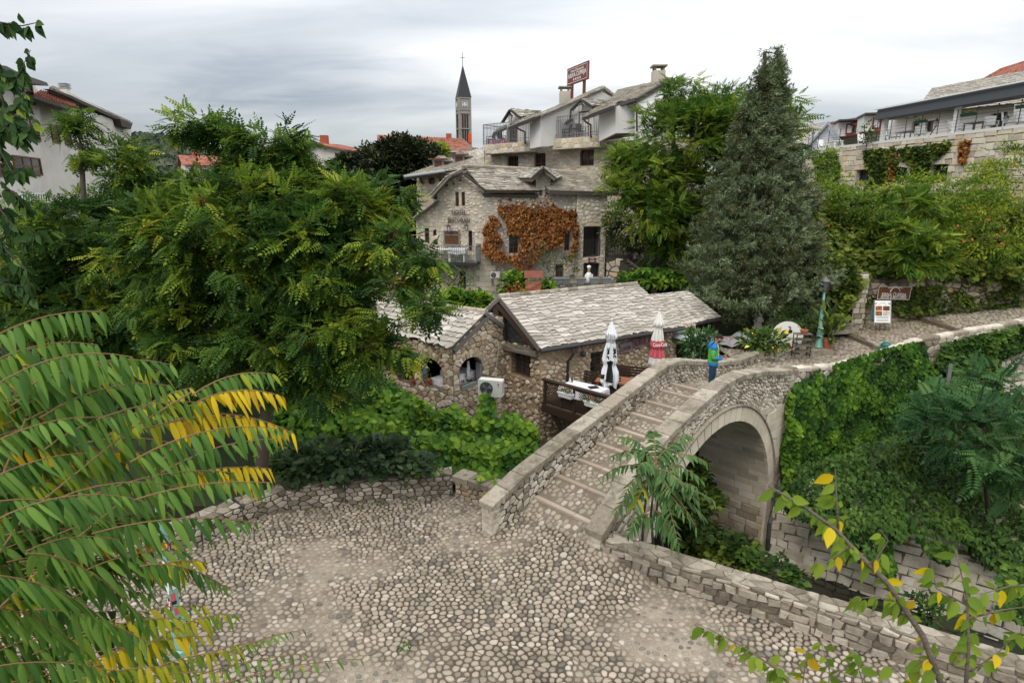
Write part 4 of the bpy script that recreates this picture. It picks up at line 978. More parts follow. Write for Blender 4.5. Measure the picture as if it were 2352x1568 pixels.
g.build('timber_frame', M['wood'], lo); g = MB(); [FL.fbox(g, FL.w*k/8+.05, FL.w*(k+1)/8-.05, 1.07, 1.7, .005, .015) for k in range(8)]; g.build('panes', M['glass'], lo)
a0, _ = FS.px(1540,765); a1, _ = FS.px(1604,765); c = (a0+a1)/2; rr = (a1-a0)/2; V = []
for i in range(13):
    t_ = math.pi*(.12+.76*i/12)
    for h in (.0, 1.0): V.append(FS.pt(c+rr*math.cos(t_), 1.93+rr*.42*math.sin(t_), h))
cn = thing('door_canopy', tuple(FS.pt(c, .6, 0)), 'curved grey sheet-metal canopy over the tavern door', 'canopy')
mkobj('sheet', V + [Vector(v)-Vector((0,0,.03)) for v in V], [(2*i,2*i+2,2*i+3,2*i+1) for i in range(12)] + [(26+2*i,26+2*i+1,26+2*i+3,26+2*i+2) for i in range(12)] + [(2*i+1,2*i+3,26+2*i+3,26+2*i+1) for i in range(12)], M['zinc'], cn)
g = MB(); [g.beam(FS.pt(c+s_*rr*.9,2.0,0), FS.pt(c+s_*rr*.9,2.0,.95), .03, .03) for s_ in (-1, 1)]; g.build('bracket', M['metal'], cn)
F_ = FS; p0, p1 = F_.px(1424,800), F_.px(1480,779); sg = thing('plank_sign', tuple(F_.pt(p0[0], p0[1], .06)), 'weathered grey plank with dark lettering on the tavern wall', 'sign')
ca, cz = (p0[0]+p1[0])/2, (p0[1]+p1[1])/2; L = p1[0]-p0[0]; U = F_.pt(*p1)-F_.pt(*p0); U.normalize(); Zs = -U.cross(F_.N)*-1 if False else F_.N.cross(U); Zs = Zs if Zs.z > 0 else -Zs
V = []
for i in range(9):
    x = -L*.55 + L*1.1*i/8; wob = .03*math.sin(i*1.9)
    for z, h in ((-.19+wob, 0), (.19+wob*.6, 0), (.19+wob*.6, .05), (-.19+wob, .05)): V.append(F_.pt(ca, cz, .05+h) + U*x + Zs*z)
mkobj('board', V, [(4*i+a, 4*i+(a+1)%4, 4*i+4+(a+1)%4, 4*i+4+a) for i in range(8) for a in range(4)] + [(0,1,2,3),(32,33,34,35)], mat('bluegrey_plank', [(.14,.15,.17),(.24,.25,.27)], nscale=14, bump=.4), sg)
text('KONOBA', .24, M['signred'], F_.pt(ca, cz, .105) - U*L*.33 - Zs*.05, U, Zs, sg, fit=L*.38, offset=.008)
text('TAURUS', .42, M['signred'], F_.pt(ca, cz, .105) + U*L*.2 + Zs*.0, U, Zs, sg, fit=L*.6, offset=.012)
wing = thing('arched_annex', (-2, 19.9, 0), 'small rubble annex with arched openings under a pale slab roof', 'annex')
WE0, WE1, WR1, WR0 = atZ(868,757,2.69), atZ(1037,798,2.69), atZ(1118,716,3.66), atZ(868,684,3.66)
roof([WE0, WE1, WR1, WR0], wing, colw=.55, rowh=.26, thick=.035, rag=.3, name='roof', cols=False)
BW1 = WR1 + (WR1-WE1)*.55; BW1.z = 3.0; BW0 = WR0 + (WR1-WE1)*.55; BW0.z = 3.0; roof([BW1, BW0, WR0, WR1], wing, colw=.7, rowh=.3, name='back_roof', limit=10)
n = int((WR1-WR0).length/.4)
for i in range(n): q = MB(); q.tube([WR0.lerp(WR1, i/n), WR0.lerp(WR1, (i+.97)/n)+Vector((0,0,.01))], .10, 8, random.random()); q.build('ridge_cap', M['cap'], wing)
wu = (WE1-WE0).normalized(); wn = Vector((wu.y, -wu.x, 0)); C1 = WE1 - wn*.14 - wu*.10
W0_ = WE0 - wn*.14; J = Vector((WR1.x, WR1.y, 0)) - wu*.1; dj = (J-Vector((C1.x, C1.y, 0))); dj.normalize(); J = J + dj*1.3
FW = Face((W0_.x, W0_.y), (C1.x, C1.y)); FX = Face((C1.x, C1.y), (J.x, J.y))
h1 = FW.rect(967,1017,823,889); h0 = FW.rect(915,953,815,880); h2 = FX.rect(1053,1107,821,888)
kz = (3.58-2.6)/((Vector((WR1.x, WR1.y, 0)) - Vector((C1.x, C1.y, 0))).length)
Lx = (Vector((WR1.x, WR1.y, 0)) - Vector((C1.x, C1.y, 0))).length
wa = wall(FW, -2.6, 2.6, [h1, h0], wing, M['mortar'], name='left_wall', deep=.3, stones=dict(cw=.30, ch=.19, gap=.014, proud=.05, jit=.42), sm=M['tan'], sname='wall_stone', limit=220)
wb = wall(FX, -2.6, [(0,2.6),(Lx,3.56),(FX.w, 3.56-.3)], [h2], wing, M['mortar'], name='gable_wall', deep=.3, stones=dict(cw=.30, ch=.19, gap=.014, proud=.05, jit=.42), sm=M['tan'], sname='wall_stone', limit=260)
arch_fill(FW, h1, wa, M['mortar'], M['tan']); arch_fill(FW, h0, wa, M['mortar'], M['tan']); arch_fill(FX, h2, wb, M['mortar'], M['tan'])
for F_, h in ((FW, h1), (FX, h2)):
    g = MB(); [F_.fbox(g, a, a+.03, h[2], h[3]-.35, -.28, -.02) for a in (h[0]+.002, h[1]-.032)]; g.build('opening_frame', M['zinc'], wing)
g = MB(); zc = .15
cpt = [FW.pt(0,0,-.32), FW.pt(FW.w-.33,0,-.32), FX.pt(FX.w,0,-.33), FX.pt(FX.w,0,-.33)+Vector((-2.5,3,0)), FW.pt(0,0,-.32)+Vector((.5,3.2,0))]
bk3 = FX.pt(1.2,0,-2.6)
g.add([p+Vector((0,0,zc)) for p in cpt], [(0,1,2,3,4)]); g.build('floor', M['soil'], wing)
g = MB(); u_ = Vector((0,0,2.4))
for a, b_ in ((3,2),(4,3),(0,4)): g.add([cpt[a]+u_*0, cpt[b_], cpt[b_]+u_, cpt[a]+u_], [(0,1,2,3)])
g.add([c+u_ for c in cpt], [(0,1,2,3,4)]); g.build('room_wall', M['black'], wing)  # near-black walls and ceiling: the room's dimness is put into their colour
def tabl(name, c, sx, sy, rz, ztop, zfl, label, cloth=None, m=None, group=None):
    root = thing(name, (c[0], c[1], zfl), label, 'table', group); g = MB(); g.box((c[0], c[1], ztop-.02), (sx, sy, .04), rz); g.build('tabletop', m or M['brownwood'], root)
    R = Matrix.Rotation(rz, 3, 'Z')
    for a in (-1, 1):
        for b_ in (-1, 1):
            p = Vector((c[0], c[1], 0)) + R @ Vector((a*(sx/2-.08), b_*(sy/2-.08), 0)); g = MB(); g.box((p.x, p.y, (ztop+zfl)/2-.02), (.06,.06,ztop-zfl-.04), rz); g.build('leg', m or M['wood'], root)
    if cloth:
        V = []; n = 28
        per = []
        for k in range(n):
            t = k/n*4; s_ = int(t); u_ = t-s_; per.append([(-1+2*u_, -1), (1, -1+2*u_), (1-2*u_, 1), (-1, 1-2*u_)][s_])
        for z, ex in ((ztop+.012, 1.02), (ztop-.05, 1.05), (ztop-.3, 1.06)):
            for k, (x, y) in enumerate(per):
                w2 = .02*math.sin(k*2.4) if z < ztop-.1 else 0; p = R @ Vector((x*(sx/2*ex+w2), y*(sy/2*ex+w2), 0)); V.append((c[0]+p.x, c[1]+p.y, z + (.03*math.sin(k*1.3) if z < ztop-.1 else 0)))
        F = [tuple(range(n))] + [(r*n+k, r*n+(k+1)%n, (r+1)*n+(k+1)%n, (r+1)*n+k) for r in range(2) for k in range(n)]
        o = mkobj('tablecloth', V, F, M['pattern'], None); tag(o, cloth, 'tablecloth'); BASE[o.name] = Vector((0,0,0))
    return root
p = FX.pt((h2[0]+h2[1])/2-.15, 0, -.95); tabl('table', p, .8, 1.1, math.atan2(FX.U.y, FX.U.x), h2[2]+.15, zc, 'table inside the right arch of the annex', 'patterned cloth on the table inside the right arch')
p = FW.pt((h1[0]+h1[1])/2+.1, 0, -1.2); tabl('table', p, 1.0, .8, math.atan2(FW.U.y, FW.U.x), h1[2]+.4, zc, 'table inside the left arch of the annex', 'pale cloth on the table inside the left arch')
def trough(F_, a0, a1, z, h, label, m, fl, lm='leaf_green', group=None, dz=.16, n=90):
    root = thing('flower_trough', tuple(F_.pt((a0+a1)/2, z, h)), label, 'flower box', group); g = MB(); b_ = .035
    g.hexa([F_.pt(a0+b_,z,h-.07), F_.pt(a0+b_,z,h+.07), F_.pt(a1-b_,z,h+.07), F_.pt(a1-b_,z,h-.07), F_.pt(a0,z+dz,h-.1), F_.pt(a0,z+dz,h+.1), F_.pt(a1,z+dz,h+.1), F_.pt(a1,z+dz,h-.1)]); 
    F_.fbox(g, a0-.01, a1+.01, z+dz-.01, z+dz+.02, h+.08, h+.115); g.build('trough', m, root)
    P = np.array([F_.pt(random.uniform(a0,a1), z+dz+random.uniform(0,.16), h+random.uniform(-.08,.1)) for _ in range(n)]); D = RNG.normal(0, 1, (n,3)) + [0,0,.6]
    leaves('plants', P, D, .09, RNG.random(n), tpl_leaf(.5), M[lm], root, kind='stuff'); k = n//4; leaves('flowers', P[:k]+[0,0,.05], RNG.normal(0,1,(k,3))+[0,0,1], .05, RNG.random(k), tpl_leaf(.9), M[fl], root, kind='stuff'); return root
trough(FX, h2[0]+.08, h2[1]-.35, h2[2]-.02, -.02, 'long grey flower trough on the sill of the right arch', M['zinc'], 'flower_pink')
def pot(p, r, h, label, lm='leaf_green', n=60, size=.14, rise=.35, group=None):
    root = thing('potted_plant', tuple(p), label, 'potted plant', group); g = MB(); g.lathe(p, [(r*.62,0),(r*.9,h*.8),(r,h*.8),(r,h),(r*.85,h),(r*.8,h*.85)], 12); g.build('pot', M['terra'], root)
    P = np.array(p) + [0,0,h] + RNG.normal(0, 1, (n,3))*[r*.8,r*.8,rise*.4] + [0,0,rise*.5]; D = (P-np.array(p)-[0,0,h])+RNG.normal(0,.15,(n,3)); leaves('foliage', P, D, size, RNG.random(n), tpl_leaf(.35), M[lm], root); return root
a_, z_ = FW.px(979, 888); pot(FW.pt(a_, h1[2]-.0, -.1), .14, .22, 'small cactus in a terracotta pot on the sill of the left arch', n=30, rise=.25)
a_, z_ = FW.px(945, 880); pot(FW.pt(a_, h0[2], -.1), .16, .2, 'heather in a terracotta bowl on the far left annex sill', lm='leaf_brown', n=40, rise=.2)
g = MB(); F_ = FX; a_ = lerp(h2[0], h2[1], .72); V = []
for i in range(9):
    x = a_ - .10 + .025*i
    for z, k in ((h2[3]-.25, .5), (h2[2]+.5, 1), (h2[2]+.2, .9)): V.append(F_.pt(a_+(x-a_)*k, z, -.35+.04*math.sin(i*2.2)))
cu_ = mkobj('curtain', V, [(3*i+a, 3*i+3+a, 3*i+4+a, 3*i+1+a) for i in range(8) for a in (0,1)], M['pattern'], None); tag(cu_, 'white patterned curtain gathered in the right arch', 'curtain'); BASE[cu_.name] = Vector((0,0,0))
def aircon(c, yaw, label, sc=1., logo=True, group=None, fan=-.14):
    """outdoor unit, front along local -y"""
    root = thing('air_conditioner', tuple(c), label, 'air conditioner', group); R = Matrix.Rotation(yaw, 3, 'Z'); c = Vector(c)
    def W(x, y, z): return c + (R @ Vector((x, y, z)))*sc
    w2, d2, h2_ = .42, .15, .29; g = MB(); e = .025
    pr = [(-w2+e,-h2_),(w2-e,-h2_),(w2,-h2_+e),(w2,h2_-e),(w2-e,h2_),(-w2+e,h2_),(-w2,h2_-e),(-w2,-h2_+e)]
    V = [W(x, y, z) for y in (-d2, d2) for x, z in pr]; g.add(V, [tuple(range(8)), tuple(range(15,7,-1))] + [(i,(i+1)%8,8+(i+1)%8,8+i) for i in range(8)]); g.build('casing', M['cream'], root)
    g = MB(); n = 24; V = [W(fan+r*math.cos(2*math.pi*k/n), -d2-.004+dy_, r*math.sin(2*math.pi*k/n)) for r, dy_ in ((.235,0),(.235,-.012),(.215,-.012),(.215,0)) for k in range(n)]
    g.add(V, [(r*n+k, r*n+(k+1)%n, (r+1)*n+(k+1)%n, (r+1)*n+k) for r in range(3) for k in range(n)]); g.build('fan_ring', M['greymetal'], root)
    g = MB(); g.add([W(fan+.215*math.cos(2*math.pi*k/n), -d2-.003, .215*math.sin(2*math.pi*k/n)) for k in range(n)], [tuple(range(n))]); g.build('fan_recess', M['black'], root)
    g = MB()
    for r in (.06,.11,.16,.2): g.tube([W(fan+r*math.cos(2*math.pi*k/20), -d2-.012, r*math.sin(2*math.pi*k/20)) for k in range(21)], .0035, 3, cap=False)
    for k in range(8): g.beam(W(fan,-d2-.012,0), W(fan+.22*math.cos(k*math.pi/4),-d2-.012,.22*math.sin(k*math.pi/4)), .006, .006, up=(0,0,1) if k not in (2,6) else (1,0,0))
    g.build('fan_grille', M['greymetal'], root)
    g = MB()
    for k in range(3):
        t0 = k*2.09; g.add([W(fan,-d2-.006,0), W(fan+.19*math.cos(t0),-d2-.006,.19*math.sin(t0)), W(fan+.19*math.cos(t0+.8),-d2-.006,.19*math.sin(t0+.8))], [(0,1,2)])
    g.build('fan_blade', M['greymetal'], root)
    g = MB(); [g.box(W(w2+.003, 0, .2-.05*k), (.01*sc,.22*sc,.02*sc), yaw) for k in range(8)]; g.build('side_vent', M['greymetal'], root)
    g = MB(); [g.beam(W(x, d2+.12, -h2_-.02), W(x, -d2, -h2_-.02), .03, .03) for x in (-.3,.3)]; g.build('bracket', M['metal'], root)
    if logo:
        g = MB(); g.add([W(.30+.035*math.cos(2*math.pi*k/14), -d2-.006, .17+.035*math.sin(2*math.pi*k/14)) for k in range(14)], [tuple(range(14))]); g.build('round_mark', M['red'], root)
        text('LG', .07*sc, M['greymetal'], W(.30,-d2-.006,.09), R @ Vector((1,0,0)), (0,0,1), root, ext=.001)
    return root
pc = at(1128, 889, 20.2); aircon(pc, math.atan2(FX.U.y, FX.U.x)-1.15, 'larger cream air conditioning unit low on the annex wall above the creeper', fan=-.12)
cb = thing('cable', tuple(FG.pt(.5,-.3,.1)), 'pale cables running down the tavern corner to the air conditioner', 'cable'); g = MB()
q = [at(1142,783,20.8), at(1146,800,20.6), at(1140,840,20.5), at(1136,870,20.4)]; g.tube(q, .009, 5); q = [at(1119,785,20.6), at(1128,800,20.5), at(1142,800,20.6), at(1160,790,20.4), at(1185,803,20.2), at(1215,808,20.1)]; g.tube(q, .007, 5); g.build('cable_run', M['cap'], cb)
dk = thing('timber_terrace', (1.3, 20.0, .4), 'dark timber terrace with lattice railing beside the bridge', 'terrace'); ZD = .6
D0, D1 = Vector((1.18,20.05,0)), Vector((4.05,17.35,0)); FD = Face((D0.x, D0.y), (D1.x, D1.y))
dp = [D0, D1, Vector((9.6,22.9,0)), Vector((7.6,25.3,0)), Vector((c0.x+.2,c0.y+.1,0))]
g = MB(); g.add([p+Vector((0,0,ZD-.004)) for p in dp] + [p+Vector((0,0,ZD-.1)) for p in dp], [(0,1,2,3,4),(9,8,7,6,5),(0,5,6,1)]); g.build('deck', M['greywood'], dk)
for k in range(20):
    a, b_ = D0.lerp(D1, k/20), D0.lerp(D1, (k+.93)/20); o_ = Vector((.8,.6,0))*2.4 ; g = MB(); g.add([a+Vector((0,0,ZD)), b_+Vector((0,0,ZD)), b_+o_+Vector((0,0,ZD)), a+o_+Vector((0,0,ZD))] + [x+Vector((0,0,ZD+.02)) for x in (a,b_,b_+o_,a+o_)], [(0,1,5,4),(1,2,6,5),(2,3,7,6),(3,0,4,7),(4,5,6,7)], random.random()); g.build('deck_board', M['wood'], dk)
g = MB(); FD.fbox(g, -.1, FD.w, ZD-.32, ZD-.06, -.02, .1); g.build('edge_beam', M['wood'], dk)
for a in (0, FD.w*.33, FD.w*.66, FD.w): g = MB(); FD.fbox(g, a-.05, a+.05, ZD-.1, ZD+.86, -.03, .06); g.build('rail_post', M['wood'], dk)
g = MB(); FD.fbox(g, -.1, FD.w, ZD+.84, ZD+.90, -.06, .1); g.build('handrail', M['wood'], dk)
g = MB(); FD.fbox(g, 0, FD.w, ZD+.06, ZD+.11, -.01, .04); FD.fbox(g, 0, FD.w, ZD+.76, ZD+.81, -.01, .04); g.build('rail', M['wood'], dk)
nl = 0
for k in range(-7, int(FD.w/.1)+1):
    for sg, h in ((1, .012), (-1, .028)):
        if h > .02 and k*.1 > FD.w*.42: continue
        a = k*.1+ (0 if sg > 0 else .7); b_ = a+sg*.7; za, zb = ZD+.09, ZD+.79
        def cl_(a, b_, za, zb):
            t0, t1 = 0., 1.
            for lim, s_ in ((0., 1), (FD.w, -1)):
                pa, pb = (a-lim)*s_, (b_-lim)*s_
                if pa < 0 and pb < 0: return None
                if pa < 0: t0 = max(t0, pa/(pa-pb))
                if pb < 0: t1 = min(t1, pa/(pa-pb))
            return (a+(b_-a)*t0, za+(zb-za)*t0, a+(b_-a)*t1, za+(zb-za)*t1)
        r_ = cl_(a, b_, za, zb)
        if r_ and abs(r_[0]-r_[2]) > .05: g = MB(); g.beam(FD.pt(r_[0], r_[1], h), FD.pt(r_[2], r_[3], h), .028, .012, up=FD.N); g.build('lattice_slat', M['wood'], dk)
g = MB(); [g.beam(FD.pt(a, ZD-.2, .0), FD.pt(a+.1, ZD-1.6, -.9), .14, .14) for a in (.25, 1.9)]; g.build('strut', M['greywood'], dk)
for p_, lab in (((1300,905), 'white flower box hanging at the left end of the terrace railing'), ((1361,926), 'white flower box hanging near the middle of the terrace railing')):
    a, z = FD.px(*p_, .18); trough(FD, a-.3, a+.3, z-.12, .18, lab, M['whitep'], 'flower_red', group='white flower boxes on the terrace railing')
ang = math.atan2(-.52, .85)
tabl('dining_table', atZ(1341,889,1.4), 1.45, .8, math.atan2(-.62,.79), 1.4, ZD, 'dining table under a white patterned cloth on the timber terrace', 'white patterned tablecloth on the terrace table')
mn = atZ(1363,889,1.43); g = MB(); g.box(mn, (.32,.24,.022), .3); tag(g.build('menu', M['blackp'], None), 'closed black menu lying on the patterned tablecloth', 'menu')
for k, o_ in enumerate(((1309,878),(1314,877))): p = atZ(*o_, 1.42); g = MB(); g.lathe(p, [(.03,0),(.03,.1),(.015,.14),(.015,.19)], 8); tag(g.build('bottle', M['glass'] if k else M['cream'], None), ['clear glass cruet bottle on the table corner','dark glass cruet bottle on the table corner'][k], 'bottle')
tabl('dining_table', atZ(1420,872,1.35), 1.5, .85, math.atan2(-.5,.85)+.15, 1.35, ZD, 'bare reddish wooden table between benches on the terrace', None, mat('red_table_wood', [(.24,.09,.045),(.34,.14,.07)], nscale=6, rough=.4))
def bench(c, L, rz, z, label):
    root = thing('slatted_bench', (c[0], c[1], z), label, 'bench', 'slatted benches on the terrace'); R = Matrix.Rotation(rz, 3, 'Z'); c = Vector((c[0], c[1], 0))
    def W(x, y, zz): return c + R @ Vector((x, y, 0)) + Vector((0,0,z+zz))
    for k in range(4): g = MB(); g.beam(W(-L/2, -.18+.12*k, .45), W(L/2, -.18+.12*k, .45), .09, .03); g.build('seat_slat', M['wood'], root)
    for k in range(4): g = MB(); g.beam(W(-L/2, .26+.02*k, .56+.1*k), W(L/2, .26+.02*k, .56+.1*k), .025, .08); g.build('back_slat', M['wood'], root)
    for s_ in (-1, 1):
        for y in (-.18, .24): g = MB(); g.beam(W(s_*(L/2-.1), y, 0), W(s_*(L/2-.1), y+(.1 if y > 0 else 0), .9 if y > 0 else .44), .06, .06, up=(1,0,0)); g.build('leg', M['wood'], root)
    return root
bench(atZ(1372,884,1.15), 1.5, math.atan2(-.62,.79), ZD, 'dark slatted bench behind the cloth-covered table'); bench(atZ(1442,866,1.15), 1.4, -.35, ZD, 'dark slatted bench beyond the bare wooden table'); bench(atZ(1400,868,1.1), 1.4, -.5, ZD, 'dark slatted bench against the tavern window')
p = atZ(1383,906,1.1); g = MB(); g.box(p, (.45,.4,.06), .5); tag(g.build('cushion', M['red'], None), 'red seat cushion beside the cloth-covered table', 'cushion')
trough(FS, wr[0]-.05, wr[1]+.0, wr[2]-.1, .12, 'green window box of small red flowers under the tavern window', mat('green_box', [(.03,.12,.06),(.05,.18,.09)], bump=0), 'flower_red')
def parasol(p, zt, zb, zf, label, bands, r=.30, seed=1):
    rn = random.Random(seed); root = thing('closed_parasol', (p[0], p[1], zf), label, 'parasol', 'closed parasols on the terrace'); g = MB()
    g.tube([(p[0],p[1],zf),(p[0],p[1],zt-.02)], .028, 8); g.build('pole', M['cream'], root); g = MB(); g.lathe((p[0],p[1],zf), [(.32,0),(.32,.07),(.06,.1),(.05,.3)], 12); g.build('base', M['cap'], root)
    n = 80; hs = np.linspace(0, 1, 41); V = []; mi = []
    prof = lambda t: np.interp(t, [0,.03,.22,.26,.30,.45,.62,.68,.8,.93,1.], [.05,.12,.62,.70,.42,.66,.85,.62,.95,1.0,.86])
    V2 = []
    for i, t in enumerate(hs):
        for k in range(n):
            a = 2*math.pi*k/n; fold = abs(math.sin(a*4+t*1.2+.4*math.sin(t*7)))**.8; amp = .18 if t < .24 else .42
            rad = r*prof(t)*(1-amp+amp*fold)*(1+.05*math.sin(a+t*9)); z = zt+(zb-zt)*t + (.10*math.sin(a*4+1.2) if i == 40 else 0)
            V.append((p[0]+rad*math.cos(a), p[1]+rad*math.sin(a), z))
    F = []; 
    for i in range(40):
        for k in range(n):
            F.append((i*n+k, i*n+(k+1)%n, (i+1)*n+(k+1)%n, (i+1)*n+k)); mi.append(bands((i+.5)/40, k/n, rn))
    mkobj('canopy', V, F, [M['cloth'], M['blackp'], M['red'], M['pattern'], M['cream']], root, None, True, mi)
    g = MB(); g.ball((p[0],p[1],zt+.02), .045, 8, 5); g.build('finial', M['cream'], root)
    return root
def b1(t, k, rn):
    k = (k+.0)%1
    if .40 < t < .57 and (.60 < k < .70 or .78 < k < .90): return 1 if (math.sin(k*90+t*50)+math.sin(t*130)) > -.2-(.57-t)*4 else 0
    if .60 < t < .92 and .66 < k < .78: return 1
    if .82 < t < .9 and (.5 < k < .6): return 1
    return 0
u1 = at(1405, 735, 20.0); pa1 = parasol((u1.x, u1.y), u1.z, 1.42, ZD, 'closed white parasol with black print on the terrace', b1, .33)
ta_ = Vector((1,0,0)); 
for tx, pp, sz in (('alto', (1401,771), .2), ('iwopi', (1401,784), .2), ('Mostar', (1397,876), .19)):
    q = at(*pp, 19.66); text(tx, sz, M['blackp'], q, (1,-.1,0), (0,0,1), pa1, ext=.01, fit=.30)
u2 = at(1515, 712, 22.4)
pa2 = parasol((u2.x, u2.y), u2.z, u2.z-2.2, ZD, 'closed parasol with white top, red band and patterned hem by the tavern door', lambda t, k, rn: 4 if t < .52 else (2 if t < .83 else (4 if t < .87 else 3)), .34)
q = at(1516, 792, 22.02); text('Coca-Cola', .2, M['whitep'], q, (1,-.05,.06), (-.06,0,1), pa2, ext=.01, fit=.52)
q = at(1594, 790, 24.5); mbd = thing('menu_board', (q.x, q.y, ZD), 'tall black menu board with chalk drawings by the tavern door', 'menu board'); g = MB(); g.box((q.x, q.y, 1.55), (.6,.05,1.5), .2); g.build('board', M['blackp'], mbd); g = MB(); g.box((q.x-.31, q.y-.09, 1.55), (.03,.03,1.55), .2); g.box((q.x+.31, q.y+.03, 1.55), (.03,.03,1.55), .2); g.build('frame', M['zinc'], mbd)
g = MB(); [g.box((q.x-.02+random.uniform(-.12,.12), q.y-.045, 2.15-.1*k), (random.uniform(.12,.3),.01,.02), .2) for k in range(12) if k not in (4,5,6)]; g.tube([Vector((q.x+.1*math.cos(a)-.02, q.y-.04, 1.6+.14*math.sin(a))) for a in np.linspace(0, 6.28, 12)], .012, 4); g.build('chalk_writing', M['whitep'], mbd)
ch = thing('brick_chimney', tuple(at(1225,676,24.5)), 'red brick chimney with a rusty tin roof behind the tavern ridge', 'chimney'); cc_ = at(1225, 660, 24.5); bw = .31
x0, y0 = cc_.x, cc_.y; zt = at(1225,644,24.5).z; core_ = MB(); core_.box((x0,y0,zt-.9), (2*bw-.02,2*bw-.02,1.8)); co_ = core_.build('mortar_core', M['cap'], ch)
ps = []
for r in range(11):
    for f_ in range(2):
        for k in range(3):
            L = 2*bw/2.5; a = -bw + L*k - (L/2 if r % 2 else 0); b_ = min(a+L-.022, bw); a = max(a, -bw); zz = zt-.085*(r+1)
            if b_-a < .04: continue
            s = MB()
            if f_ == 0: s.hexa([(x0+a,y0-bw-.008,zz),(x0+b_,y0-bw-.008,zz),(x0+b_,y0-bw+.08,zz),(x0+a,y0-bw+.08,zz),(x0+a,y0-bw-.008,zz+.064),(x0+b_,y0-bw-.008,zz+.064),(x0+b_,y0-bw+.08,zz+.064),(x0+a,y0-bw+.08,zz+.064)])
            else: s.hexa([(x0-bw-.008,y0+a,zz),(x0-bw+.08,y0+a,zz),(x0-bw+.08,y0+b_,zz),(x0-bw-.008,y0+b_,zz),(x0-bw-.008,y0+a,zz+.064),(x0-bw+.08,y0+a,zz+.064),(x0-bw+.08,y0+b_,zz+.064),(x0-bw-.008,y0+b_,zz+.064)])
            ps.append((s.v, s.f, random.random()))
emit('brick', ps, M['brick'], ch)
g = MB(); [g.beam((x0+a*.26,y0+b_*.26,zt), (x0+a*.26,y0+b_*.26,zt+.2), .025, .025, up=(1,0,0)) for a in (-1,1) for b_ in (-1,1)]; g.build('prop', M['metal'], ch)
g = MB(); g.add([(x0-.38,y0-.45,zt+.17),(x0+.38,y0-.45,zt+.17),(x0+.38,y0,zt+.42),(x0-.38,y0,zt+.42),(x0-.38,y0+.45,zt+.17),(x0+.38,y0+.45,zt+.17)], [(0,1,2,3),(3,2,5,4)]); g.build('tin_roof', mat('rusty_tin', [(.09,.028,.018),(.20,.062,.035)], nscale=4, namt=1, bump=.1), ch)
def fpoly(F_, pts, h, t, m, name, parent, tint=.5):
    """flat polygon seen on the face plane (pixels or pixel+own offset), with thickness t behind it"""
    P = []
    for q in pts: hh = q[2] if len(q) > 2 else h; P.append(F_.pt(*F_.px(q[0], q[1], hh), hh))
    n = len(P); V = P + [p - F_.N*t for p in P]
    return mkobj(name, V, [tuple(range(n)), tuple(range(2*n-1, n-1, -1))] + [(i, (i+1)%n, n+(i+1)%n, n+i) for i in range(n)], m, parent, tint)
def dpoly(pts, t, m, name, parent, nrm=(0,-1,0), tint=.5):
    P = [at(*q) for q in pts]; n = len(P); k = Vector(nrm)*t; V = P + [p - k for p in P]
    return mkobj(name, V, [tuple(range(n)), tuple(range(2*n-1, n-1, -1))] + [(i, (i+1)%n, n+(i+1)%n, n+i) for i in range(n)], m, parent, tint)
def bar(F_, p, q, h, wd, hg, name, m, parent, h2=None):
    a, b_ = F_.px(p[0], p[1], h), F_.px(q[0], q[1], h if h2 is None else h2); g = MB(); g.beam(F_.pt(*a, h), F_.pt(*b_, h if h2 is None else h2), wd, hg, up=F_.N); return g.build(name, m, parent)
g0_, g1_, g2_ = at(1004,444,36.5), at(1114,444,36.0), at(1392,444,36.5)
hotel = thing('hotel_building', (g1_.x, g1_.y, 1), 'cream rubble hotel building with dead creeper on its long side and stone slab roof', 'hotel')
HG = Face((g0_.x, g0_.y), (g1_.x, g1_.y)); HF = Face((g1_.x, g1_.y), (g2_.x, g2_.y))
pr = [HG.px(*q) for q in ((1004,445),(1028,412),(1062,401),(1114,437))]; pr[0] = (0, pr[0][1]); pr[-1] = (HG.w, pr[-1][1])
hw = [HG.rect(1046,1054,441,474), HG.rect(1060,1068,439,473), HG.rect(1076,1085,530,577), HG.rect(1056,1070,622,662)]
wall(HG, -.5, pr, hw, hotel, M['pale_mortar'], name='gable_wall', stones=dict(cw=.24, ch=.18, gap=.03, proud=.045, rnd=True, jit=.48, thin=.6), sm=M['pale'], sname='wall_stone', limit=150)
for h in hw: window(HG, h, hotel, 1 if h[1]-h[0] < .3 else 2, 3, .15, .05)
hz = HF.px(1250,437)[1]; fw = [HF.rect(1169,1190,541,582), HF.rect(1296,1308,534,575), HF.rect(1276,1294,606,648), HF.rect(1238,1246,419,449)]
xt, _ = HF.px(1324,500); xl, _ = HF.px(1231,500); xr_, _ = HF.px(1263,500); zd = HF.px(1246,401)[1]
wall(HF, -.5, [(0,hz),(xl-.01,hz),(xl,zd),(xr_,zd),(xr_+.01,hz),(xt,hz)], fw, hotel, M['grey_mortar'], name='long_wall', a1=xt, stones=dict(cw=.24, ch=.18, gap=.03, proud=.04, rnd=True, jit=.48, thin=.5), sm=M['pale'], sname='wall_stone', limit=150)
for h in fw: window(HF, h, hotel, 2, 3, .15, .055)
zq = -.4; k = 0; ps = []
while zq < 5.4: # pale cut quoins
    hh = random.uniform(.28, .36); L = .62 if k % 2 else .36; a_, b_ = HF.pt(0,0,.05), HG.pt(HG.w,0,.05)
    ps.append((([HF.pt(-.03,z,-.05) for z in (zq+.01,zq+hh-.01)] + [HF.pt(L,z,.06) for z in (zq+.01,zq+hh-.01)] + [HF.pt(-.03,z,.06) for z in (zq+.01,zq+hh-.01)]), [(4,2,3,5),(0,4,5,1)], .8)); 
    ps.append(([HG.pt(HG.w-x,z,.06) for x in (0, 1-L) for z in (zq+.01,zq+hh-.01)], [(0,1,3,2)], .8)); zq += hh; k += 1
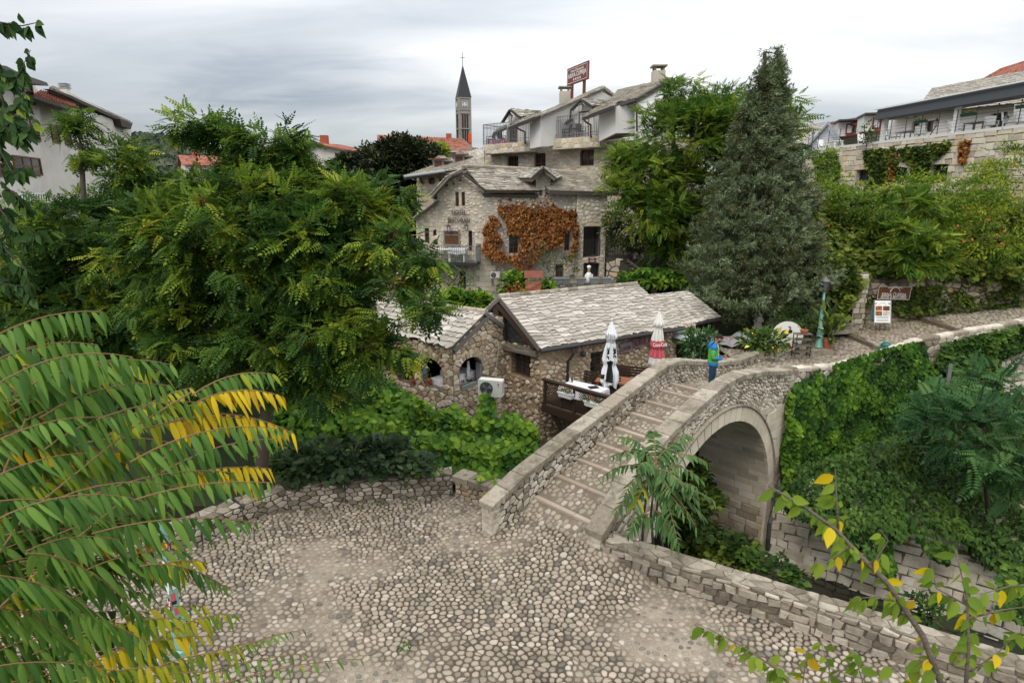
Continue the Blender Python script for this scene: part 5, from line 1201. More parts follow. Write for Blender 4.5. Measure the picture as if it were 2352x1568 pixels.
emit('quoin', ps, M['ashlar'], hotel)
e0, e1, r1_, r0_ = at(1111,436.5,35.55), at(1420,442,35.9), at(1332,399,38.6), at(1066,385,36.6)
mid = lambda a, b_, t: a.lerp(b_, t)
tA = (1181-1111)/(1420-1111); 
roof([e0, at(1238,437.5,35.65), at(1200,390,38.4), r0_], hotel, m=M['slate_old'], colw=.55, rowh=.19, rag=.12, name='roof', thick=.05, under=.2)
roof([at(1262,437,35.65), e1, r1_, at(1200,390,38.4)], hotel, m=M['slate_old'], colw=.5, rowh=.19, rag=.12, name='roof', thick=.05, under=.2)
roof([at(1000,458,38.4), at(986,449,35.5), at(1024,407,35.5), at(1040,402,38.4)], hotel, m=M['slate_old'], colw=.4, rowh=.3, name='roof', thick=.05)
roof([at(1040,402,38.4), at(1024,407,35.5), at(1062,388,35.5), at(1072,384,38.4)], hotel, m=M['slate_old'], colw=.4, rowh=.3, name='roof', thick=.05)
roof([at(1300,400,42.), at(1080,410,42), at(1070,386,38.5), at(1332,399,38.6)], hotel, m=M['slate_old'], colw=.8, rowh=.5, name='back_roof', limit=5)
g = MB(); P = [at(1064,384,35.5), at(1074,382,38.5), at(1200,388,38.5), at(1332,397,38.7)]; [g.tube([a, b_], .13, 7) for a, b_ in zip(P[:-1], P[1:])]; g.build('ridge', M['cap'], hotel)
for p, q in (((987,451),(1024,411)),((1024,411),(1062,398)),((1062,398),(1115,438))): bar(HG, p, q, .45, .10, .28, 'barge_board', M['wood'], hotel)
for x in (1008, 1024, 1040, 1056): bar(HG, (x, 440-(x-1000)*.5+ (4 if x>1030 else 0)), (x+4, 436-(x-1000)*.5+(4 if x>1030 else 0)), .3, .12, .12, 'rafter', M['wood'], hotel)
for p, q in (((1113,440),(1237,440)),((1262,440),(1420,445))): bar(HF, p, q, .42, .12, .14, 'gutter', M['wood'], hotel)
roof([at(1179,407,37.6), at(1219,409,35.2), at(1248,383,35.2), at(1215,387,38.4)], hotel, m=M['slate_old'], colw=.45, rowh=.2, rag=.12, name='dormer_roof', thick=.05)
roof([at(1278,409,35.2), at(1290,405,37.6), at(1262,388,38.4), at(1248,383,35.2)], hotel, m=M['slate_old'], colw=.45, rowh=.2, name='dormer_roof', thick=.05)
bar(HF, (1219,411), (1248,387), .7, .08, .22, 'dormer_barge', M['metal'], hotel); bar(HF, (1248,387), (1278,411), .7, .08, .22, 'dormer_barge', M['metal'], hotel)
fpoly(HF, [(1231,437),(1231,401),(1248,388),(1263,401),(1263,437)], .05, .5, M['grey_mortar'], 'dormer_gable', hotel)
d_ = HF.rect(1231,1263,388,437); emit('dormer_stone', rubble(d_[1]-d_[0], d_[3]-d_[2], .2, .15, lambda a, b, h: HF.pt(a+d_[0], b+d_[2], h+.06), gap=.02, proud=.03, keep=lambda a, b: b < (d_[3]-d_[2])*.65 + .9*(.5-abs(a/(d_[1]-d_[0])-.5)) and not (d_[0]+a < fw[3][1]+.05 and b < 1.0 and d_[0]+a > fw[3][0])), M['crazy'], hotel)
LWf = Face((at(955,500,36.8).x, at(955,500,36.8).y), (g0_.x, g0_.y)); zl0, zl1 = LWf.px(956,503)[1], LWf.px(1003,463)[1]
lw = [LWf.rect(976,986,524,566), LWf.rect(995,1003,527,574)]
wall(LWf, -.5, [(0,zl0),(LWf.w,zl1)], lw, hotel, M['pale_mortar'], name='lean_to_wall', stones=dict(cw=.34, ch=.26, gap=.018, proud=.03), sm=M['crazy'], sname='cladding_stone', limit=110)
for h in lw: window(LWf, h, hotel, 1, 4, .12, .05)
roof([at(955,500,38.8), at(949,501,36.2), at(1006,458,36.2), at(1008,458,38.8)], hotel, m=M['slate_old'], colw=.4, rowh=.22, name='lean_to_roof', thick=.06); bar(LWf, (950,504), (1005,464), .5, .08, .22, 'barge_board', M['wood'], hotel)
for w2, x0, x1, y in (('HOTEL', 1039, 1072, 488.5), ('RESTORAN', 1030, 1080, 506)):
    a0, z = HG.px(x0, y); a1, _ = HG.px(x1, y); text(w2, .44, M['wood'], HG.pt((a0+a1)/2, z, .13), HG.U, (0,0,1), hotel, ext=.02, fit=a1-a0, offset=-.002)
def lantern(F_, px, py, h=.35, label='', s=1., lit=False):
    a, z = F_.px(px, py, h); p = F_.pt(a, z, h); root = thing('wall_lantern', tuple(p), label, 'lantern'); g = MB(); g.lathe(p, [(.05*s,-.2*s),(.12*s,.08*s)], 6); g.build('glass', M['cream'], root)
    g = MB(); g.lathe(p, [(.15*s,.08*s),(.02*s,.22*s)], 6); g.lathe(p, [(.06*s,-.24*s),(.06*s,-.2*s)], 6); [g.beam(p+Vector((.06*s*math.cos(t),.06*s*math.sin(t),-.2*s)), p+Vector((.125*s*math.cos(t),.125*s*math.sin(t),.08*s)), .018, .018) for t in np.arange(0, 6.2, math.pi/3)]
    g.tube([p+Vector((0,0,.22*s)), p+Vector((0,0,.38*s)), F_.pt(a, z+.38*s, 0)], .018, 4); g.build('iron_frame', M['metal'], root); return root
lantern(HG, 1031, 524, .35, 'iron wall lantern left of the lattice screen on the hotel gable'); lantern(HG, 1071, 522, .35, 'iron wall lantern right of the lattice screen on the hotel gable')
r_ = HG.rect(1021,1057,531,563); sc_ = thing('lattice_screen', tuple(HG.pt(r_[0], r_[2], .15)), 'brown diamond lattice screen on the hotel balcony', 'screen'); g = MB()
for q in ((r_[0],r_[0]+.06,r_[2],r_[3]),(r_[1]-.06,r_[1],r_[2],r_[3]+.12),(r_[0],r_[1],r_[2],r_[2]+.06),(r_[0],r_[1],r_[3]-.25,r_[3]-.2),(r_[0],r_[1],r_[3]-.0,r_[3]+.05)): HG.fbox(g, *q, .1, .16)
g.build('frame', M['greymetal'], sc_)
w2, h2_ = r_[1]-r_[0], r_[3]-r_[2]
for k in range(14):
    for sg in (1, -1):
        a = r_[0] + w2*(k-4)/9; b_ = a+h2_; A, Bz = max(a, r_[0]), min(b_, r_[1])
        if Bz-A < .1: continue
        za, zb = r_[2]+(A-a), r_[2]+(Bz-a)
        if sg < 0: za, zb = r_[2]+r_[3]-za, r_[2]+r_[3]-zb
        g = MB(); g.beam(HG.pt(A,za,.12+.01*sg), HG.pt(Bz,zb,.12+.01*sg), .05, .015, up=HG.N); g.build('lattice_slat', M['brownwood'], sc_)
zb_ = HG.px(1050,603,1.2)[1]; bl = thing('balcony', tuple(HG.pt(1,zb_,0)), 'grey iron balcony on the hotel gable', 'balcony'); a0, _ = HG.px(966,600,1.3); a1, _ = HG.px(1093,600,1.3)
g = MB(); HG.fbox(g, a0, a1, zb_-.14, zb_, -.1, 1.3); g.build('floor_slab', M['metal'], bl)
railing([HG.pt(a0,zb_,.1), HG.pt(a0,zb_,1.25), HG.pt(a1,zb_,1.25), HG.pt(a1,zb_,.05)], 1.0, bl, m=M['greymetal'], step=.13, r=.012, rr=.025)
tabl('balcony_table', HG.pt(HG.px(1018,590,.6)[0],0,.6), .9, .7, 0, zb_+.75, zb_, 'white table on the hotel balcony', None, M['whitep']); tabl('balcony_table', HG.pt(HG.px(1050,590,.6)[0],0,.6), 1.0, .7, 0, zb_+.78, zb_, 'cloth-covered table at the right of the hotel balcony', 'white cloth over the right balcony table', M['whitep'])
aircon(HF.pt(HF.px(1137,630,.2)[0], HF.px(1137,630)[1], .25), math.atan2(HF.U.y, HF.U.x), 'small white air conditioner on the hotel wall below the dead creeper', .72)
t0, t1 = HF.px(1324,500,.25)[0], HF.px(1393,500,.25)[0]; to, tl = HF.rect(1338,1378,518,590), HF.rect(1338,1374,603,656)
TW = Face(tuple(HF.pt(t0,0,.25))[:2], tuple(HF.pt(t1,0,.25))[:2]); sh = lambda r: (r[0]-t0, r[1]-t0, r[2], r[3]); to, tl = sh(to), sh(tl)
tw = wall(TW, -.5, hz, [to, tl], hotel, M['grey_mortar'], name='portal', deep=.3)
fz = lambda a, b, h: TW.pt(a, b-.5, h)
inb = lambda a, b: (a < to[0] or a > to[1] or to[3] < b-.5 < to[3]+.55 or tl[3] < b-.5 < to[2])
emit('cladding_stone', rubble(TW.w, hz+.5, .27, .22, fz, gap=.016, proud=.035, jit=.45, keep=lambda a, b: inb(a, b) and not any(h[0] < a < h[1] and h[2] < b-.5 < h[3] for h in (to, tl)), fix=lambda a, b: ((to[0] if a-to[0] < to[1]-a else to[1]) if (to[0] < a < to[1] and (b-.5 < tl[3] or to[2] < b-.5 < to[3])) else a, b)), M['crazy'], tw, 200, 'cladding_infill')
emit('rubble_stone', rubble(to[1]-to[0]-.1, hz-to[3]-.6, .3, .24, lambda a, b, h: TW.pt(a+to[0]+.05, b+to[3]+.6, h), gap=.05, proud=.04, rnd=True), M['pale'], tw, 60)
g = MB(); TW.fbox(g, to[0], to[1], to[2]-.12, hz-.3, -2.2, -2.1); TW.fbox(g, to[0]-.1, to[1]+.1, to[2]-.14, to[2]-.02, -2.2, -.3); TW.fbox(g, to[0]-.12, to[0]-.02, tl[2], hz-.3, -2.2, -.3); TW.fbox(g, to[1]+.02, to[1]+.12, tl[2], hz-.3, -2.2, -.3); TW.fbox(g, to[0]-.1, to[1]+.1, tl[2]-.2, tl[3], -1.4, -1.2); g.build('passage', M['rock'], hotel)
railing([TW.pt(to[0]+.03,to[2],-.1), TW.pt(to[1]-.03,to[2],-.1)], 1.05, hotel, 'portal_railing', .12, r=.012)
ps_ = thing('small_sign', tuple(TW.pt(*TW.px(1359,597,.05),.05)), 'tiny maroon sign on the portal lintel', 'sign'); g = MB(); r_ = TW.rect(1351,1368,592,602); TW.fbox(g, *r_, .05, .08); g.build('plate', M['signred'], ps_); a, z = (r_[0]+r_[1])/2, r_[2]+.16
g = MB(); g.tube([TW.pt(a+.09*math.cos(t), z+.07*math.sin(t), .09) for t in np.linspace(0, math.pi, 8)], .012, 4); TW.fbox(g, r_[0]+.08, r_[1]-.08, r_[2]+.09, r_[2]+.115, .081, .09); TW.fbox(g, r_[0]+.12, r_[1]-.12, r_[2]+.04, r_[2]+.06, .081, .09); g.build('emblem', M['whitep'], ps_)
gw_ = thing('garden_wall', tuple(at(1460,600,36.5)), 'curved flagstone garden wall behind the outdoor stair', 'wall'); wp = [(1392,541,39),(1440,541,39.5),(1475,548,38.5),(1510,557,36.5),(1540,575,34.5)]
mbq = MB(); ps = []
for (xa, ya, da), (xb, yb, db) in zip(wp[:-1], wp[1:]):
    A, Bq = at(xa, ya, da), at(xb, yb, db); W2 = Face((A.x, A.y), (Bq.x, Bq.y)); mbq.add([W2.pt(0,1.5), W2.pt(W2.w,1.5), W2.pt(W2.w,Bq.z), W2.pt(0,A.z), W2.pt(0,1.5,-.4), W2.pt(W2.w,1.5,-.4), W2.pt(W2.w,Bq.z,-.4), W2.pt(0,A.z,-.4)], [(0,1,2,3),(3,2,6,7),(0,3,7,4),(1,5,6,2)])
    hh = max(A.z, Bq.z)-1.5; ps += rubble(W2.w, hh, .42, .33, lambda a, b, h, W2=W2, A=A, Bq=Bq, hh=hh: W2.pt(a, 1.5+b*(lerp(A.z, Bq.z, a/W2.w)-1.5)/hh, h), gap=.02, proud=.035, jit=.45)
c_ = mbq.build('mortar_core', M['mortar_dark'], gw_); emit('flagstone', ps, M['crazy'], c_, 250)
st_ = thing('outdoor_stair', tuple(at(1440,620,35)), 'dark stone outdoor stair with iron railing beside the hotel portal', 'stair'); A, Bq = at(1393,592,35.6), at(1441,592,35.2); zs0 = A.z
W2 = Face((A.x, A.y), (Bq.x, Bq.y)); g = MB(); W2.fbox(g, 0, W2.w, 1.0, zs0, -2.5, 0); c_ = g.build('landing', M['mortar_dark'], st_)
emit('stone', rubble(W2.w+1.6, zs0-1, .5, .4, lambda a, b, h: W2.pt(a, 1+b, h), gap=.025, proud=.05, jit=.45, keep=lambda a, b: b < zs0-1-max(0, a-W2.w)*1.15-.1), M['pale'], c_, 100)
n = 8; E_ = at(1508,642,32.5); dv = Vector((E_.x-Bq.x, E_.y-Bq.y, 0)); 
for k in range(n):
    p = Vector((Bq.x, Bq.y, 0)) + dv*(k+.5)/n; z = lerp(zs0, E_.z, (k+1)/n); g = MB(); g.box((p.x+.2, p.y+.6, z-.5), (dv.length/n+.02, 1.5, 1.0), math.atan2(dv.y, dv.x), random.random()); g.build('step', M['mortar_dark'], st_)
g = MB(); g.add([Vector((Bq.x,Bq.y,.5)), Vector((E_.x,E_.y-.1,.5)), Vector((E_.x,E_.y-.1,E_.z)), Vector((Bq.x,Bq.y,zs0))], [(0,1,2,3)]); g.build('stair_side', M['mortar'], st_)
railing([A+Vector((.05,0,0)), Bq, Vector((E_.x, E_.y-.05, E_.z))], 1.05, st_, step=.14, r=.012, rr=.022)
z_ = at(1300,654,33).z; A, Bq = at(1262,655,33), at(1600,655,33.5); W3 = Face((A.x,A.y), (Bq.x,Bq.y)); pwl = thing('low_terrace_wall', tuple(A), 'low dark rubble wall carrying grey planters behind the tavern roof', 'wall'); g = MB(); W3.fbox(g, 0, W3.w, -.2, z_, -.4, 0); c_ = g.build('mortar_core', M['mortar_dark'], pwl)
emit('stone', rubble(W3.w, 1.2, .34, .16, lambda a, b, h: W3.pt(a, z_-1.2+b, h), gap=.02, proud=.03), M['rock'], c_, 200)
g = MB(); g.add([W3.pt(-3,z_-.15,-.3), W3.pt(W3.w,z_-.15,-.3), W3.pt(W3.w,z_-.15,-4.5), W3.pt(-3,z_-.15,-4.5)], [(0,1,2,3)]); g.build('terrace_floor', M['mortar'], pwl)
def planter(p, w2, label, green=0):
    root = thing('stone_planter', tuple(p), label, 'planter', 'grey planters on the terrace wall'); g = MB(); b_ = .72
    g.hexa([p+Vector((x*w2*k, y*.16*k, z)) for z, k in ((0,b_),(.30,1)) for x, y in ((-.5,-1),(.5,-1),(.5,1),(-.5,1))]); g.box(p+Vector((0,0,.32)), (w2*1.06,.36,.05)); g.build('trough', M['planter'], root)
    if green: P = np.array(p)+[0,0,.4]+RNG.normal(0,1,(60,3))*[w2*.4,.12,.12*green]; leaves('foliage', P, RNG.normal(0,1,(60,3))+[0,0,.5], .2, RNG.random(60), tpl_leaf(.5), M['leaf_green'], root)
    return root
for px_i, lab, gr in ((1279,'first grey planter from the left on the terrace wall',0),(1300,'grey planter left of the glass door on the terrace wall',0),(1334,'grey planter left of the chef statue',0),(1364,'grey planter right of the chef statue',0),(1393,'grey planter below the portal right pier',0),(1431,'grey planter with leafy plant below the stair landing',1),(1557,'grey planter beside the conifer at the right end of the terrace wall',2)):
    planter(W3.pt(W3.px(px_i,654,-.2)[0], z_, -.2), .5 if px_i < 1400 else .62, lab, gr)
p = W3.pt(W3.px(1352,650,-.9)[0], z_-.15, -.9); cs_ = thing('chef_statue', tuple(p), 'small painted statue of a chef in white under the hotel portal', 'statue'); g = MB(); g.lathe(p, [(.17,0),(.19,.35),(.17,.55),(.13,.68),(.05,.72)], 12); g.ball(p+Vector((-.19,-.03,.45)), (.05,.06,.17)); g.ball(p+Vector((.19,-.03,.45)), (.05,.06,.17)); g.build('coat', M['whitep'], cs_, True)
g = MB(); g.ball(p+Vector((0,0,.8)), .09, 10, 7); g.ball(p+Vector((0,-.09,.79)), .02); g.ball(p+Vector((-.19,-.1,.33)), .04); g.ball(p+Vector((.19,-.1,.33)), .04); g.build('face', mat('painted_skin', [(.45,.22,.13),(.5,.25,.15)], bump=0), cs_, True); g = MB(); g.lathe(p, [(.085,.84),(.085,.94),(.12,.97),(.12,1.06),(.04,1.10)], 12); g.build('hat', M['whitep'], cs_, True)
oh = thing('old_stone_house', tuple(at(960,500,42)), 'stone house with wide slab roof and two little roof dormers behind the hotel', 'house'); OA, OB = at(959,450,42), at(1045,450,41); OF = Face((OA.x,OA.y), (OB.x,OB.y)); oz = OF.px(990,400)[1]; ow = OF.rect(984,1000,408,423)
wall(OF, 0, oz, [ow], oh, M['pale_mortar'], name='wall', stones=dict(kind='coursed', cw=.42, ch=.24, gap=.012, proud=.02, jitter=.015), sm=M['pale'], sname='wall_stone', limit=120); window(OF, ow, oh, 3, 3, .15, .06)
roof([at(929,405,40.6), at(1020,392,40.0), at(1112,362,40), at(1112,338,47)], oh, m=M['slate_old'], colw=.6, rowh=.28, name='roof', cols=False, thick=.06); 
roof([at(1020,392,40.0), at(1050,392,40.0), at(1112,385,40.0), at(1112,362,40)], oh, m=M['slate_old'], colw=.6, rowh=.28, name='roof', cols=False, thick=.06)
g = MB(); g.tube([at(928,406,40.5), at(1022,393,39.9)], .1, 7); g.tube([at(948,412,40.6), at(959,416,41.9), at(959,560,41.9)], .05, 6); g.build('gutter', M['zinc'], oh)
for p, q in (((965,405),(970,422)),((1008,399),(1012,418))): bar(OF, p, q, .9, .12, .12, 'bracket', M['brownwood'], oh, h2=.05)
for (x, y) in ((1013,367), (1060,357)):
    roof([at(x-21,y+4,41.5), at(x+26,y+3,41.5), at(x+6,y-9,42.5), at(x-6,y-9,42.5)], oh, m=M['slate_old'], colw=.4, rowh=.2, name='dormer_roof', cols=False, thick=.05)
    c_ = at(x-4, y+12, 42); g = MB(); g.box(c_, (.75,1.2,.7)); g.build('dormer_box', M['zinc'], oh); g = MB(); g.box(c_+Vector((0,-.62,.0)), (.5,.06,.45)); g.box(c_+Vector((0,-.7,.36)), (1.3,.5,.08)); g.build('dormer_window', M['brownwood'], oh)
U1, U3 = Vector((-2.7,53,0)), Vector((13.6,37.7,0)); FU = Face((U1.x,U1.y), (U3.x,U3.y))
up = thing('upper_hotel', (6.6,44.5,8), 'large hotel wing on the slope with stone base, white upper walls and slab roofs', 'hotel'); uz = FU.px(1109,345)[1]
uw = [FU.rect(1165,1190,359,392), FU.rect(1227,1253,352,388), FU.rect(1332,1364,344,381), FU.rect(1401,1417,339,356)]
wall(FU, 2, uz-.02, uw, up, M['pale_mortar'], name='stone_base', deep=.3, a1=FU.px(1600,330)[0], stones=dict(cw=.42, ch=.24, gap=.025, proud=.03, jit=.48, thin=.9), sm=M['pale'], sname='wall_stone', limit=300)
for i, h in enumerate(uw): window(FU, h, up, [2,2,2,1][i], 3, .2, .08, leaves=2 if i < 3 else 1)
g = MB()
for i, h in enumerate(uw[:2]):
    for sx in (0, 1): FU.fbox(g, lerp(h[0],h[1],.12+.5*sx), lerp(h[0],h[1],.38+.5*sx), h[2]+.1, h[3]-.1, -.23, -.215)
g.build('curtains', M['pattern'], up)
def ubalc(x0, x1, yf, label, rl):
    a0, z0 = FU.px(x0, yf, 1.0); a1, _ = FU.px(x1, yf, 1.0); b_ = thing('balcony', tuple(FU.pt(a0, z0, 0)), label, 'balcony'); g = MB(); FU.fbox(g, a0, a1, z0-.75, z0, -2.2, 1.0); s_ = g.build('stone_edge', M['pale_mortar'], b_)
    emit('facing_stone', rubble(a1-a0, .75, .55, .3, lambda a, b, h: FU.pt(a+a0, z0-.75+b, h+1.0), gap=.02, proud=.03), M['pale'], s_)
    railing([FU.pt(a0+.05,z0,-1.2), FU.pt(a0+.05,z0,.92), FU.pt(a1-.05,z0,.92), FU.pt(a1-.05,z0,.0)], rl, b_, m=M['greymetal'], step=.16, r=.014, rr=.03, mid=(.18,.84)); return a0, a1, z0
B1 = ubalc(1108, 1217, 333, 'left iron-railed balcony of the white hotel storey', 1.55); B2 = ubalc(1264, 1378, 320, 'right iron-railed balcony of the white hotel storey', 1.5)
W_ = M['white']
fpoly(FU, [(1163,340),(1163,272),(1173,256),(1196,270),(1196,340)], -.4, .3, W_, 'left_bay', up); fpoly(FU, [(1192,340,-.4),(1192,266,-.4),(1222,258,-2),(1222,340,-2)], 0, .3, W_, 'bay_side', up)
fpoly(FU, [(1217,342,1.6),(1217,284,1.6),(1241,266,2.2),(1241,337,2.2)], 0, .2, W_, 'white_wall', up)
fpoly(FU, [(1241,337,2.2),(1241,266,2.2),(1385,204,-2.4),(1407,222,-3.2),(1407,300,-3),(1300,330,0),(1262,335,1.3)], 0, .25, W_, 'white_wall', up)
fpoly(FU, [(1314,330),(1314,252),(1335,233),(1362,246),(1362,330)], -.3, .3, W_, 'right_bay', up)
fpoly(FU, [(1376,325,1.6),(1376,262,1.6),(1414,246,2.0),(1414,306,2.0)], 0, .2, W_, 'white_wall', up); fpoly(FU, [(1414,306,2.0),(1414,246,2.0),(1460,226,.4),(1460,306,.4)], 0, .2, W_, 'white_wall', up)
fpoly(FU, [(1458,345,.9),(1458,229,.9),(1541,181,-1.5),(1556,192,-2),(1600,260,-2.4),(1600,345,-2)], 0, .3, W_, 'end_gable', up)
for x0, x1, y0, y1, n in ((1172,1189,284,338,2), (1330,1354,256,328,3)): r_ = FU.rect(x0, x1, y0, y1); a_ = FU.px(x0, y1, -.38)[0]; b_ = FU.px(x1, y1, -.38)[0]; z0_, z1_ = FU.px(x0, y1, -.38)[1], FU.px((x0+x1)/2, y0, -.38)[1]; window(FU, (a_, b_, z0_, z1_), up, n, 4, .32, .09, name='balcony_door')
So = M['slate_old']
def ur(pts, **k): return roof([FU.pt(*FU.px(x, y, h), h) for x, y, h in pts], up, m=So, thick=.06, **k)
ur([(1194,268,.3),(1242,266,-2.6),(1243,256,-3),(1172,249,.3)], colw=.5, rowh=.25, name='bay_roof'); bar(FU, (1154,282), (1172,253), .2, .1, .3, 'barge_board', M['metal'], up); bar(FU, (1172,253), (1196,269), .2, .1, .3, 'barge_board', M['metal'], up)
ur([(1169,293,2.6),(1241,265,2.7),(1250,258,1.5),(1205,270,1.4)], colw=.5, rowh=.3, name='porch_roof'); bar(FU, (1169,296), (1240,268), 2.65, .2, .18, 'gutter', M['metal'], up)
ur([(1241,267,2.5),(1386,203,-2.3),(1385,198,-3.4),(1246,258,1.0)], colw=.6, rowh=.3, name='main_roof'); ur([(1386,203,-2.3),(1408,221,-3.2),(1410,217,-4),(1386,198,-3.4)], colw=.5, rowh=.3, name='main_roof')
ur([(1362,244,.2),(1395,241,-2),(1400,232,-2.4),(1335,226,.2)], colw=.5, rowh=.22, name='bay_roof'); bar(FU, (1313,253), (1335,231), .1, .1, .28, 'barge_board', M['metal'], up); bar(FU, (1335,231), (1363,246), .1, .1, .28, 'barge_board', M['metal'], up)
ur([(1339,270,2.8),(1412,243,2.6),(1418,232,1.2),(1370,247,1.4)], colw=.5, rowh=.28, name='porch_roof'); bar(FU, (1339,273), (1412,246), 2.7, .2, .18, 'gutter', M['metal'], up)
ur([(1393,240,1.6),(1460,227,1.1),(1541,180,-1.4),(1419,208,-3.5)], colw=.62, rowh=.26, name='end_roof', rag=.12); bar(FU, (1412,245), (1460,229), 1.7, .2, .2, 'gutter', M['metal'], up, h2=1.2); bar(FU, (1460,229), (1542,182), 1.1, .1, .2, 'verge', M['metal'], up, h2=-1.4)
ur([(1541,180,-1.4),(1556,191,-2),(1540,186,-5),(1520,180,-5)], colw=.5, rowh=.3, name='end_roof')
bar(FU, (1375,318), (1465,305), .3, .35, .25, 'ledge_beam', M['brownwood'], up); ur([(1377,315,.5),(1465,302,.5),(1458,300,-.3),(1395,308,-.3)], colw=.4, rowh=.2, name='ledge_roof')
for pts in ([(1444,228,1.4),(1458,240,1.2),(1462,250,1.1),(1463,303,1.1)], [(1316,249,1),(1311,254,1),(1310,272,1)], [(1340,274,2.6),(1346,281,1.6),(1357,287,1.2),(1357,316,1.1)], [(1187,294,2.5),(1196,299,1.6),(1206,303,1.2),(1206,330,1.1)]):
    g = MB(); g.tube([FU.pt(*FU.px(x, y, h), h) for x, y, h in pts], .07, 6); g.build('downpipe', M['metal'], up)
for x0, y0, x1, y1 in ((1137,305,1163,293), (1298,283,1314,273)): ur([(x0,y0,.8),(x1,y1,.8),(x1,y1-6,-.2),(x0+4,y0-6,-.2)], colw=.3, rowh=.2, name='hood_roof'); bar(FU, (x0,y0+2), (x1,y1+2), .8, .1, .2, 'hood_edge', M['metal'], up)
for x, y, lab in ((1172,270,'lantern on the left white bay of the upper hotel'), (1334,246,'lantern on the right white bay of the upper hotel')): lantern(FU, x, y, .15, lab, 1.6)
for x, y, D, s_, lab in ((1297,232,46,1.1,'pale block chimney by the rooftop sign'), (1511,188,40.5,1.1,'tall block chimney at the right end of the upper hotel roof')):
    p = at(x, y, D); root = thing('chimney', tuple(p), lab, 'chimney'); g = MB(); g.box(p+Vector((0,0,.1)), (.72*s_,.72*s_,1.1)); g.build('stack', M['pale_mortar'], root); g = MB(); g.box(p+Vector((0,0,.95)), (.9*s_,.9*s_,.08)); g.build('cap_slab', M['cap'], root); g = MB(); [g.box(p+Vector((a*.28,b_*.28,.78)), (.12,.12,.28)) for a in (-1,1) for b_ in (-1,1)]; g.build('cap_post', M['cap'], root)
def patio(F_, px, py, h, label, sc=1.):
    a, z = F_.px(px, py, h); p = F_.pt(a, z, h); root = thing('round_table', tuple(p), label, 'table'); g = MB(); g.lathe(p, [(.38,.74),(.38,.77)], 14); g.build('tabletop', M['metal'], root); g = MB(); [g.beam(p+Vector((.3*math.cos(t),.3*math.sin(t),0)), p+Vector((.08*math.cos(t),.08*math.sin(t),.74)), .03, .03, up=(0,1,0)) for t in (.3,2.4,4.5)]; g.build('leg', M['metal'], root); return p
def chair(p, rz, label, m, group=None, back=.95, w2=.5):
    root = thing('chair', tuple(p), label, 'chair', group); p = Vector(p); R = Matrix.Rotation(rz, 3, 'Z'); W = lambda x, y, z: p + R @ Vector((x, y, 0)) + Vector((0,0,z))
    g = MB(); g.hexa([W(x*w2/2, y*w2/2, z) for z in (.42,.47) for x, y in ((-1,-1),(1,-1),(1,1),(-1,1))]); g.build('seat', m, root)
    g = MB(); g.hexa([W(x*w2/2, w2/2+y, z) for z, o_ in ((.5,0),(back,.1)) for x, y in ((-1,o_),(1,o_),(1,.05+o_),(-1,.05+o_))]); g.build('backrest', m, root)
    for x in (-1, 1):
        for y in (-1, 1): g = MB(); g.beam(W(x*(w2/2-.03), y*(w2/2-.03), 0), W(x*(w2/2-.03), y*(w2/2-.03), .42), .04, .04, up=(1,0,0)); g.build('leg', m, root)
        g = MB(); g.beam(W(x*w2/2, -w2/2, .66), W(x*w2/2, w2/2, .66), .05, .03); g.beam(W(x*w2/2, -w2/2+.03, .45), W(x*w2/2, -w2/2+.03, .66), .04, .04, up=(1,0,0)); g.build('armrest', m, root)
    return root
for B_, xs_, nm in ((B1, (1126,1139,1152), 'left'), (B2, (1300,1318,1334), 'right')):
    yy = 333 if nm == 'left' else 321; patio(FU, xs_[1], yy, .4, f'round black table on the {nm} balcony of the upper hotel')
    for k, sd in ((0,'left'), (2,'right')): a, z = FU.px(xs_[k], yy, .4); chair(FU.pt(a, B_[2], .4), (1.2 if k else -1.2)-.7, f'black chair {sd} of the table on the {nm} balcony of the upper hotel', M['metal'], None, 1.0)
a, z = FU.px(1108, 338, -.9); bn = thing('lettered_banner', tuple(FU.pt(a, z, -.9)), 'white banner with pink letters behind the left balcony railing', 'banner'); r_ = FU.rect(1104,1140,312,345); g = MB(); FU.fbox(g, r_[0]-.2, r_[1]+.6, r_[2], r_[3], -.95, -.93); g.build('cloth', M['whitep'], bn)
text('PANSION', .75, M['flower_pink'], FU.pt(r_[0]+1.6, r_[3]-.5, -.9), FU.U, (0,0,1), bn, offset=.02, fit=3.4); text('CENTAR', .75, M['flower_pink'], FU.pt(r_[0]+1.6, r_[3]-1.4, -.9), FU.U, (0,0,1), bn, offset=.02, fit=3.0)
sA, sB, sC, sD = at(1302,199,48.5), at(1350,181,45.3), at(1350,141,45.3), at(1302,161,48.5); FSg = Face((sA.x,sA.y), (sB.x,sB.y)); sz0, sz1 = sA.z, sC.z; sz0 = min(sA.z, sB.z); sgn = thing('rooftop_sign', tuple(sA), 'maroon rooftop sign with white lettering and four stars on two posts', 'sign')
g = MB(); FSg.fbox(g, 0, FSg.w, sz0, sz1, -.12, 0); g.build('board', M['signred'], sgn); g = MB(); e = .12
for q in ((e,FSg.w-e,sz0+e,sz0+e+.03),(e,FSg.w-e,sz1-e-.03,sz1-e),(e,e+.03,sz0+e,sz1-e),(FSg.w-e-.03,FSg.w-e,sz0+e,sz1-e)): FSg.fbox(g, *q, .0, .012)
g.build('border', M['whitep'], sgn); zh = sz1-sz0; cx = FSg.w/2
text('Hotel & Restaurant', .30, M['whitep'], FSg.pt(cx, sz1-zh*.25, .01), FSg.U, (0,0,1), sgn, fit=FSg.w*.62, offset=0); text('KRIVA ĆUPRIJA', .46, M['whitep'], FSg.pt(cx, sz1-zh*.50, .01), FSg.U, (0,0,1), sgn, fit=FSg.w*.84, offset=.004)
